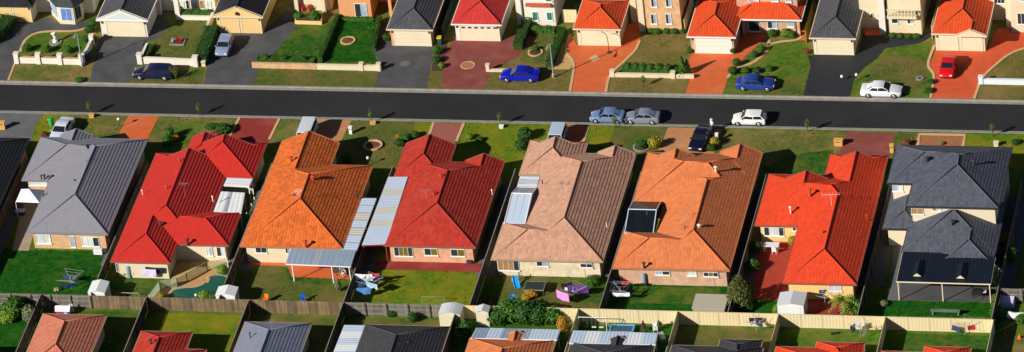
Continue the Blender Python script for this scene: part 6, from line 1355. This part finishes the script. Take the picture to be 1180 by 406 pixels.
C_W = mat('cloth_white', (0.72,0.73,0.78), 0.9, 0.05); C_B = mat('cloth_blue', (0.10,0.28,0.60), 0.9, 0.1); C_LB = mat('cloth_light_blue', (0.35,0.52,0.75), 0.9, 0.08); C_R = mat('cloth_red', (0.55,0.03,0.05), 0.9, 0.1); C_N = mat('cloth_navy', (0.03,0.04,0.12), 0.9, 0.1); C_P = mat('cloth_pink', (0.80,0.25,0.62), 0.9, 0.08); C_V = mat('cloth_violet', (0.12,0.04,0.25), 0.9, 0.1); C_L = mat('cloth_lilac', (0.55,0.52,0.75), 0.9, 0.25, 6, 30); C_K = mat('cloth_black', (0.015,0.015,0.02), 0.9, 0.1); C_G = mat('cloth_grey', (0.20,0.21,0.24), 0.9, 0.1)
hoist('rotary clothes line hung with washing on the deep red house lawn', 428,338, 1.55)
for i, (px, py, w, z, dr, m, rz, lb) in enumerate(((421,332,2.0,1.9,0.7,C_W,0.0,'white sheet on the far left of the deep red house line'),(433,331.5,1.2,1.95,0.45,C_R,0.1,'red towel on the far side of the deep red house line'),(419,338,1.7,1.85,1.0,C_LB,1.2,'light blue towel on the left of the deep red house line'),(420,345,1.5,1.6,0.95,C_B,0.2,'blue sheet lowest on the deep red house line'),(430,341,1.5,1.75,0.7,C_LB,-0.4,'pale blue shirts in the middle of the deep red house line'),(437,335,1.3,1.9,0.6,C_B,0.8,'mid blue cloth at the right of the deep red house line'),(427,336,1.4,1.9,0.5,C_W,0.4,'white shirts at the centre of the deep red house line'))): wash(lb, px, py, 0, z, w, dr, m, rz, i)
hoist('bare rotary clothes line on the lush lawn', 83,333, 1.7, 1.7, rz=0.6)
wash('dark blue garments heaped under the lush lawn line', 76,333, 0, 0.6, 1.1, 0.5, C_N, 0.4, 3); wash('pale blue cloth on the lush lawn line', 84,331, 0, 0.9, 0.6, 0.6, C_LB, 0.9, 4); wash('tan cloth at the left of the lush lawn line', 65,337, 0, 0.7, 0.5, 0.5, mat('cloth_tan',(0.42,0.30,0.16),0.9), 0.3, 5)
hoist('square clothes line with towels by the side fence of the pink brick house', 716,346, 1.35, 1.75, rz=0.75)
for i, (px, py, w, z, dr, m, rz, lb) in enumerate(((712,340,1.5,1.85,0.35,C_N,0.1,'dark patterned towel on the pink brick house line, back'),(722,340,0.9,1.85,0.4,C_R,0.1,'small red cloth on the pink brick house line'),(717,350,1.9,1.5,0.5,C_W,0.05,'white towels along the front of the pink brick house line'),(708,346,1.1,1.7,0.7,C_LB,1.4,'pale towel at the left of the pink brick house line'),(698,349,1.0,1.3,0.9,mat('cloth_slate',(0.16,0.15,0.24),0.9),0.8,'slate purple cloth in the fence shadow'),(724,346,1.0,1.6,0.6,C_V,1.3,'violet cloth at the right of the pink brick house line'))): wash(lb, px, py, 0, z, w, dr, m, rz, i+10)
wash('large lilac patterned cloth hanging on the cream wall of the red house', 173,323.5, 0, 1.6, 1.75, 0.95, C_L, -0.1, 20); wash('dark blanket hung behind the lilac cloth', 180,322, 0, 1.65, 2.2, 0.8, C_K, -0.05, 21)
wash('hot pink sheet hanging in the cluttered yard', 649.5,351, 0, 1.7, 1.7, 1.1, C_P, -0.5, 22); wash('violet sheet in shade right of the pink one', 667,344, 0, 1.8, 2.3, 1.1, C_V, 0.1, 23); wash('lilac white cloth between pink and violet sheets', 657,344, 0, 1.5, 1.0, 0.5, C_W, 0.0, 24); wash('dark brown cloth behind the pink sheet', 655,338, 0, 1.4, 1.4, 0.6, C_K, 0.4, 25)
hoist('clothes line frame in the cluttered yard', 662,347, 1.5, 1.7, rz=0.2)
hoist('clothes line on the dry lawn with dark and white washing', 872,383, 1.3, 1.6, rz=0.4); wash('black cloth on the dry lawn line', 872,379, 0, 1.5, 1.5, 0.6, C_K, 0.1, 26); wash('white cloth on the dry lawn line', 869,381, 0, 1.3, 0.6, 0.5, C_W, 0.5, 27); wash('navy cloth on the dry lawn line', 876,383, 0, 1.3, 0.9, 0.5, C_N, -0.5, 28)
hoist('clothes line of white washing behind the orange-red roof', 992,389, 1.3, 1.8, rz=0.2); wash('white sheet at the left of the white washing line', 989,386, 0, 1.75, 0.9, 0.8, C_W, 0.2, 29); wash('white shirt at the right of the white washing line', 997,390, 0, 1.75, 0.7, 1.3, C_W, 1.0, 30); wash('dark slate trousers on the white washing line', 983.5,388, 0, 1.6, 0.7, 1.0, C_G, 0.8, 31)
wash('dark garment pile on the lawn left of the white washing', 963,385.5, 0, 0.35, 1.0, 0.3, C_K, 0.3, 32)
# ---- toys and yard things
def chair(label, px, py, m, rz):
    t = simple('plastic_chair', label, 'chair', px, py, rz); MB().obox((0,0,0.42),(0.26,0,0),(0,0.26,0),(0,0,0.03)).build('seat', m, t, Z0); MB().obox((0,0.26,0.72),(0.26,0,0),(0,0.03,0.0),(0,0.06,0.28)).build('backrest', m, t, Z0)
    for a in (-0.22,0.22):
        for b2 in (-0.22,0.22): MB().box(a-0.025,a+0.025,b2-0.025,b2+0.025,-0.02,0.42).build('leg', m, t, Z0)
        MB().box(a-0.04,a+0.04,-0.24,0.24,0.62,0.66).build('armrest', m, t, Z0)
CYAN = mat('plastic_cyan', (0.02,0.32,0.75), 0.4, 0.08); PLW = mat('plastic_white', (0.7,0.72,0.75), 0.4, 0.05); PLO = mat('plastic_orange', (0.75,0.16,0.01), 0.4, 0.08); PLB = mat('plastic_blue', (0.02,0.12,0.55), 0.4, 0.08); PLR = mat('plastic_red', (0.6,0.02,0.02), 0.4, 0.08)
def toyslide(label, px, py, m, m2, s=1.0, rz=0.0):
    t = simple('toy_slide', label, 'toy', px, py, rz); t.scale = (s,s,s)
    mb = MB(); pts = [(0,0.95),(0.25,0.9),(0.7,0.4),(1.15,0.12),(1.4,0.1)]; vs = [(x,y2,z) for x,z in pts for y2 in (-0.3,0.3)]; mb.add(vs, [(2*i,2*i+2,2*i+3,2*i+1) for i in range(4)]); mb.build('chute', m, t, Z0)
    for y2 in (-0.32,0.32): MB().path([(x,y2,z+0.08) for x,z in pts], 0.05, 6).build('side_rail', m, t, Z0)
    for y2 in (-0.28,0.28): MB().path([(-0.45,y2,0),(-0.1,y2,0.95),(-0.05,y2,1.25)], 0.045, 6).build('ladder_rail', m2, t, Z0)
    for k in range(3): f = (k+1)/4; MB().box(-0.45+0.35*f-0.06,-0.45+0.35*f+0.06,-0.28,0.28,0.95*f-0.03,0.95*f+0.03).build('step', m2, t, Z0)
toyslide('bright cyan toy slide by the cream brick wall', 594,326, CYAN, PLW, 0.95, 0.4 - PI/2); toyslide('bright blue toy slide by the cream fence', 590,350, CYAN, PLB, 1.0, -0.4)
chair('blue plastic chair on the dull lawn by the brown fence', 349.5,349, PLB, 0.3); chair('orange plastic chair on the dull lawn near the brown fence', 306.5,349, PLO, -0.4); chair('white plastic chair under the blue-grey patio end', 396,318, PLW, 0.8)
tb = simple('outdoor_table', 'round yellow-brown table under the blue-grey patio', 'table', 388,318); MB().lathe((0,0,0.7), [(0.5,0),(0.5,0.04),(0.02,0.045)], 16).build('top', TIMB, tb, Z0); MB().tube((0,0,0),(0,0,0.7),0.05,n=8).build('leg', TIMB, tb, Z0)
def trampoline(label, px, py, r, m):
    t = simple('trampoline', label, 'trampoline', px, py); MB().lathe((0,0,0.75), [(r,0.0),(r,0.03),(0.02,0.02)], 20).build('mat', m, t, Z0); MB().path([(r*math.cos(a*PI/12),r*math.sin(a*PI/12),0.76) for a in range(25)], 0.05, 6).build('rim', GALV, t, Z0)
    for k in range(6): a = k*PI/3; MB().tube((r*math.cos(a),r*math.sin(a),0),(r*math.cos(a),r*math.sin(a),0.76),0.03,n=6).build('leg', GALV, t, Z0)
tr = simple('rabbit_hutch', 'dark green-topped square frame on the cluttered yard lawn', 'hutch', 617,336.5, 0.0); MB().box(-1.1,1.1,-0.8,0.8,0.75,0.82).build('top', mat('hutch_green',(0.02,0.035,0.03),0.8,0.2), tr, Z0); MB().ring(-1.16,1.16,-0.86,0.86,0.74,0.84,0.07).build('rim', mat('hutch_rim',(0.18,0.22,0.2),0.7), tr, Z0)
for a in (-1.05,1.05):
    for b2 in (-0.75,0.75): MB().box(a-0.04,a+0.04,b2-0.04,b2+0.04,-0.02,0.75).build('leg', STEELD, tr, Z0)
def bike(label, px, py, m, rz, s=1.0):
    t = simple('bicycle', label, 'bicycle', px, py, rz); t.scale = (s,s,s)
    for x in (-0.5,0.5):
        w = MB().path([(x+0.32*math.cos(a*PI/8),0,0.33+0.32*math.sin(a*PI/8)) for a in range(17)], 0.028, 6).build('wheel', TYRE, t, Z0)
        for k in range(4): a = k*PI/4; MB().tube((x-0.3*math.cos(a),0,0.33-0.3*math.sin(a)),(x+0.3*math.cos(a),0,0.33+0.3*math.sin(a)),0.006,n=4).build('spoke', GALV, w, Z0)
    for p, q in (((-0.5,0,0.33),(-0.05,0,0.33)),((-0.05,0,0.33),(-0.2,0,0.78)),((-0.5,0,0.33),(-0.18,0,0.7)),((-0.18,0,0.7),(0.36,0,0.72)),((-0.05,0,0.33),(0.36,0,0.68)),((0.5,0,0.33),(0.33,0,0.86))): MB().tube(p, q, 0.025, n=6).build('frame_tube', m, t, Z0)
    MB().box(-0.32,-0.08,-0.07,0.07,0.78,0.84).build('saddle', CTRIM, t, Z0); MB().tube((0.33,-0.28,0.88),(0.33,0.28,0.88),0.02,n=6).build('handlebar', GALV, t, Z0)
bike('teal bicycle leaning by the cream brick back wall, left one', 606,317.5, mat('bike_teal',(0.05,0.22,0.22),0.4), 0.2); bike('grey bicycle by the cream brick back wall, right one', 612,317.5, mat('bike_grey',(0.3,0.32,0.34),0.4), -0.1)
# lower-left play tent, toy houses etc.
pt = simple('play_tent', 'red, white and blue toy play tent below the grey fence', 'play tent', 74,362.5); MB().box(-0.75,0.0,-0.5,0.5,0,0.75).build('red_side', PLR, pt, Z0); MB().box(0.003,0.75,-0.5,0.5,0,0.75).build('blue_side', PLB, pt, Z0)
mb = MB(); mb.add([(-0.85,-0.55,0.755),(0.85,-0.55,0.755),(0.85,0.55,0.755),(-0.85,0.55,0.755),(-0.85,0,1.2),(0.85,0,1.2)], [(0,1,5,4),(2,3,4,5),(0,4,3),(1,2,5)]); mb.build('roof', C_W, pt, Z0); MB().box(0.2,0.5,-0.515,-0.49,0.02,0.6).build('door', PLW, pt, Z0)
chair('pale plastic chair beside the play tent', 83,361, PLW, 0.5); toyslide('small blue and white toy left of the play tent', 66,361, PLB, PLW, 0.7, 1.0)
# swing set
sw = simple('swing_set', 'white-framed swing set below the cream fence', 'swing set', 684,381); Wf = 1.55
for s in (-1,1):
    for q in (-0.7,0.7): MB().tube((s*Wf+s*0.1,q,-0.05),(s*Wf,0,1.75),0.035,n=7).build('leg', WHITEM, sw, Z0)
MB().tube((-Wf,0,1.75),(Wf,0,1.75),0.04,n=8).build('top_bar', WHITEM, sw, Z0)
for c in (-0.8,0.1,0.9):
    for d in (-0.2,0.2): MB().tube((c+d,0,0.5),(c+d,0,1.74),0.012,n=5).build('chain', GALV, sw, Z0)
    MB().box(c-0.25,c+0.25,-0.1,0.1,0.45,0.5).build('seat', PLB if c < 0 else PLW, sw, Z0)
pp = simple('paddling_pool', 'rectangular blue-rimmed above-ground pool below the cream fence', 'pool', 717,382); MB().ring(-1.35,1.35,-0.75,0.75,-0.02,0.45,0.16).build('wall', mat('pool_rim_blue',(0.10,0.36,0.60),0.5,0.08), pp, Z0); MB().box(-1.19,1.19,-0.59,0.59,0,0.32).build('water', mat('dark_water',(0.01,0.04,0.10),0.1,0.2,spec=0.6), pp, Z0)
def umbrella(label, px, py, m, h=1.6):
    t = simple('folded_umbrella', label, 'umbrella', px, py); MB().tube((0,0,-0.05),(0,0,h),0.025,n=6).build('pole', GALV, t, Z0); MB().lathe((0,0,h*0.35), [(0.28,0),(0.24,0.25*h),(0.12,0.5*h),(0.02,0.68*h)], 10).build('canopy', m, t, Z0); MB().lathe((0,0,0), [(0.25,0),(0.25,0.08),(0.05,0.1)], 10).build('base', CTRIM, t, Z0)
umbrella('folded dark red garden umbrella right of the blue-rimmed pool', 742,383, mat('umbrella_maroon',(0.09,0.02,0.03),0.8)); umbrella('folded dark green garden umbrella right of the maroon one', 760,381, mat('umbrella_green',(0.03,0.06,0.03),0.8), 1.4); chair('pale plastic chair at the fence below the cream wall, by umbrellas', 755.5,382.5, PLW, 0.2); chair('white plastic chair nearest the side fence below the umbrellas', 764,393, PLW, 0.7)
# soccer goal
def goal(label, px, py, w, h, m, rz=0):
    t = simple('soccer_goal', label, 'goal', px, py, rz)
    for s in (-1,1):
        MB().tube((s*w/2,0,0),(s*w/2,0,h),0.03,n=6).build('upright', m, t, Z0); MB().tube((s*w/2,0,h),(s*w/2,0.8,0),0.02,n=5).build('stay', m, t, Z0)
    MB().tube((-w/2,0,h),(w/2,0,h),0.03,n=6).build('crossbar', m, t, Z0); mb = MB()
    for k in range(15): x = -w/2+w*k/14; mb.tube((x,0.02,h),(x,0.8,0.02),0.006,n=3)
    for k in range(6): f = k/5; mb.tube((-w/2,0.8*f,h*(1-f)),(w/2,0.8*f,h*(1-f)),0.006,n=3)
    o = mb.build('net', mat('net_green',(0.25,0.40,0.12),0.8), t, Z0); o['kind'] = 'stuff'
goal('green-netted toy soccer goal on the bright lawn by the grey fence', 500,350, 2.6, 0.9, mat('goal_green',(0.16,0.32,0.10),0.6), PI); goal('small grey framed goal on the green lawn by the brown fence', 147.5,344, 2.6, 0.75, GALV, 0)
bt = simple('bench', 'long grey-green bench against the cream fence on the verandah lawn', 'bench', 1090,362.5); MB().box(-1.6,1.6,-0.22,0.22,0.42,0.5).build('seat', mat('bench_grey',(0.10,0.14,0.12),0.6), bt, Z0); MB().box(-1.6,1.6,-0.26,-0.2,0.5,0.85).build('backrest', mat('bench_grey',(0.10,0.14,0.12)), bt, Z0)
for s in (-1.4,1.4): MB().box(s-0.05,s+0.05,-0.2,0.2,-0.02,0.42).build('leg', GALV, bt, Z0)
bb = simple('barbecue', 'black barbecue trolley under the right end of the verandah', 'barbecue', 1127,343); MB().box(-0.6,0.6,-0.3,0.3,0.55,0.85).build('body', CTRIM, bb, Z0); MB().box(-0.5,0.5,-0.26,0.28,0.85,1.1).build('lid', CTRIM, bb, Z0); MB().box(0.6,0.95,-0.25,0.25,0.8,0.84).build('side_shelf', PLW, bb, Z0)
for a in (-0.5,0.5):
    for b2 in (-0.2,0.2): MB().box(a-0.03,a+0.03,b2-0.03,b2+0.03,-0.02,0.55).build('leg', CTRIM, bb, Z0)
b3_ = simple('barbecue', 'dome-lidded barbecue with tan cover against the yellow wall', 'barbecue', 936,340); MB().box(-0.6,0.6,-0.3,0.3,0.3,0.85).build('body', mat('bbq_grey',(0.08,0.09,0.10),0.5), b3_, Z0); MB().lathe2((0,0,0.86), [(1,0),(0.9,0.5),(0.5,0.9),(0.1,1)], 0.55, 0.32, 0.45, 14).build('lid', mat('bbq_tan',(0.34,0.18,0.10),0.6), b3_, Z0); MB().box(-0.6,0.6,-0.33,-0.28,0.6,0.64).build('handle', GALV, b3_, Z0)
for a in (-0.5,0.5): MB().box(a-0.03,a+0.03,-0.03,0.03,-0.02,0.3).build('leg', CTRIM, b3_, Z0)
hoist('clothes line beside the palm behind the yellow wall', 951,353, 1.0, 1.6, rz=0.5); wash('blue-white towel on the line beside the palm', 957,344.5, 0, 1.4, 0.6, 0.5, C_LB, 0.4, 40); wash('navy towel on the line beside the palm', 949,346, 0, 1.4, 0.8, 0.5, C_N, 0.1, 41)
def tank(label, px, py, m, r=0.28, h=1.5): t = simple('water_heater', label, 'water heater', px, py); MB().lathe(Z0, [(r,0.02),(r,h),(r*0.8,h+0.08),(0.03,h+0.1)], 14).build('tank', m, t, Z0, angle=40); MB().tube((r*0.9,0,0.2),(r*0.9,0,1.2),0.03,n=6).build('pipe', GALV, t, Z0); MB().box(-r*0.5,r*0.5,-r-0.03,-r+0.06,0.15,0.45).build('panel', GALV, t, Z0)
tank('blue-grey cylindrical water heater against the cream wall of the red house', 149.5,319.5, mat('tank_blue',(0.20,0.26,0.34),0.5,0.1)); tank('grey water heater against the pink brick back wall', 742.5,328.5, mat('tank_grey',(0.26,0.29,0.33),0.5,0.1), 0.3, 1.5)
ac = simple('air_conditioner', 'white air conditioner box at the peach brick wall corner', 'air conditioner', 113.5,293); MB().box(-0.5,0.5,-0.2,0.2,0.05,0.75).build('case', PLW, ac, Z0); MB().lathe2((0,-0.2,0.4), [(1,-0.01),(0.95,0.01)], 0.28,0.02,1.0,14).build('fan_grille', STEELD, ac, Z0); MB().box(-0.5,0.5,-0.2,0.2,0.0,0.045).build('base', STEELD, ac, Z0)
wash('pale bundles of cloth beside the peach wall air conditioner', 118,291.5, 0, 0.5, 0.9, 0.45, C_W, 0.1, 45)
mt = simple('meter_box', 'small dark meter box low on the salmon back wall', 'meter box', 541,304.5); MB().box(-0.3,0.3,-0.12,0.12,0.15,0.5).build('case', W_DARK, mt, Z0); MB().box(-0.25,0.25,-0.14,-0.115,0.2,0.45).build('door', STEELD, mt, Z0)
ch = simple('outdoor_setting', 'white table and chairs in the scarlet house red courtyard', 'table', 889,288); MB().box(-0.9,0.9,-0.45,0.45,0.68,0.73).build('top', PLW, ch, Z0)
for a in (-0.8,0.8):
    for b2 in (-0.38,0.38): MB().box(a-0.03,a+0.03,b2-0.03,b2+0.03,-0.02,0.68).build('leg', PLW, ch, Z0)
chair('white plastic chair at the courtyard table, left', 880,289, PLW, 1.3); chair('white plastic chair at the courtyard table, front', 893,292, PLW, 3.0)
bx = simple('timber_crate', 'rust orange timber crate by the dark side fence', 'crate', 560,352); MB().ring(-0.55,0.55,-0.4,0.4,0,0.55,0.05).build('sides', mat('crate_rust',(0.33,0.09,0.02),0.85,0.2), bx, Z0); MB().box(-0.5,0.5,-0.35,0.35,0.0,0.4).build('filling', SOIL, bx, Z0)
for i, (px, py, m, w) in enumerate(((1175,390,PLO,'orange toy cone on the sandy corner ground, right'),(1158,388,PLR,'red toy cone in the fence shadow, left'))):
    cn = simple('toy_cone', w, 'cone', px, py); MB().lathe((0,0,0.03), [(0.2,0),(0.06,0.5),(0.04,0.52)], 12).build('cone', m, cn, Z0); MB().box(-0.22,0.22,-0.22,0.22,0,0.03).build('base', m, cn, Z0)
wash('jumble of blue and white clothes on the bottom right line', 1101,384, 0, 1.0, 1.3, 0.7, C_N, -0.5, 50); wash('white cloth at the middle of the bottom right line', 1113,382, 0, 1.3, 0.9, 0.6, C_W, 0.3, 51); wash('dark red cloth at the right of the bottom right line', 1121,384, 0, 1.1, 1.1, 0.6, C_R, 0.4, 52); hoist('clothes line behind the bottom right orange-red roof', 1112,386, 1.5, 1.6, rz=0.1)
ub = simple('shade_sail', 'pale lilac tarp over a box at the right fence corner', 'tarp', 1161,352); mb = MB(); mb.add([(-0.7,-0.5,0.75),(0.7,-0.5,0.7),(0.75,0.5,0.9),(-0.6,0.5,0.95),(-0.75,-0.55,0),(0.75,-0.55,0),(0.8,0.55,0),(-0.65,0.55,0)], [(0,1,2,3),(4,5,1,0),(5,6,2,1),(6,7,3,2),(7,4,0,3)]); mb.build('cloth', C_L, ub, Z0)
ws = simple('garden_screen', 'low white curved sheet screen at the right edge', 'screen', 1174,368); MB().path([(-1.2,0.3,0.4),(-0.5,0.0,0.4),(0.4,0.1,0.4),(1.2,-0.1,0.4)], 0.4, 10).build('sheet', SHW, ws, Z0)
bc = simple('storage_box', 'blue garden box beneath the white gazebo', 'storage box', 24,247); MB().box(-0.5,0.5,-0.3,0.3,0,0.5).build('body', mat('box_blue',(0.03,0.04,0.20),0.5), bc, Z0); MB().box(-0.54,0.54,-0.34,0.34,0.5,0.57).build('lid', PLW, bc, Z0)

for i, (px, py, w, z, dr, m, rz, lb) in enumerate(((88,330,1.0,1.5,0.5,C_G,0.5,'grey towel on the lush lawn line'),(79,329,1.1,1.5,0.6,C_N,-0.3,'navy towel at the far side of the lush lawn line'),(86,336,0.8,1.3,0.6,C_B,1.0,'blue cloth nearest the fence on the lush lawn line'))): wash(lb, px, py, 0, z, w, dr, m, rz, 60+i)

# ---- loose grass tufts and weeds over the lawns (nobody could count them)
def inside(P, x, y):
    c = False; j = len(P)-1
    for i in range(len(P)):
        if (P[i][1] > y) != (P[j][1] > y) and x < (P[j][0]-P[i][0])*(y-P[i][1])/(P[j][1]-P[i][1])+P[i][0]: c = not c
        j = i
    return c
rt = random.Random(11); TUFT = {}
HB_ = [(min(p[0] for p in P), max(p[0] for p in P), min(p[1] for p in P), max(p[1] for p in P), P) for P in HARD]
for P, m in LAWNS:
    x0, x1, y0, y1 = min(p[0] for p in P), max(p[0] for p in P), min(p[1] for p in P), max(p[1] for p in P)
    kind = 'lush' if m in (G_LUSH, G_DEEP) else 'green' if m in (G_MID, G_BRIGHT) else 'dry'
    tb_ = TUFT.setdefault(kind, MB()); poly = P[::3] if len(P) > 24 else P
    for _ in range(int((x1-x0)*(y1-y0)*(5 if kind != 'lush' else 4))):
        x, y = rt.uniform(x0,x1), rt.uniform(y0,y1)
        if math.sin(x*1.3+1)*math.sin(y*1.7)+math.sin(x*0.5-y*0.8) < rt.uniform(-0.6,1.4): continue
        if not inside(poly, x, y) or any(a < x < b and c < y < d and inside(Q, x, y) for a,b,c,d,Q in HB_): continue
        for k in range(3):
            a = rt.uniform(0,6.28); s = rt.uniform(0.05,0.13); h = rt.uniform(0.03,0.09); c_, s_ = math.cos(a), math.sin(a)
            tb_.add([(x-c_*s*0.4,y-s_*s*0.4,0.005),(x+c_*s*0.4,y+s_*s*0.4,0.005),(x+c_*s-s_*s*0.5,y+s_*s+c_*s*0.5,h),(x-s_*s*0.6,y+c_*s*0.6,h*1.2)], [(0,1,2,3)])
for kind, c1, c2 in (('lush',(0.008,0.07,0.004),(0.04,0.14,0.01)),('green',(0.04,0.12,0.006),(0.14,0.22,0.015)),('dry',(0.05,0.10,0.015),(0.20,0.18,0.05))):
    if kind in TUFT:
        o = TUFT[kind].build('grass_tufts', leafmat('tuft_'+kind, c1, c2)); o['kind'] = 'stuff'
        o['label'] = {'lush':'dark green grass tufts scattered over the lush lawns','green':'light green grass tufts scattered over the bright lawns','dry':'mixed green and straw grass tufts on the dry lawns and verges'}[kind]; o['category'] = 'grass'
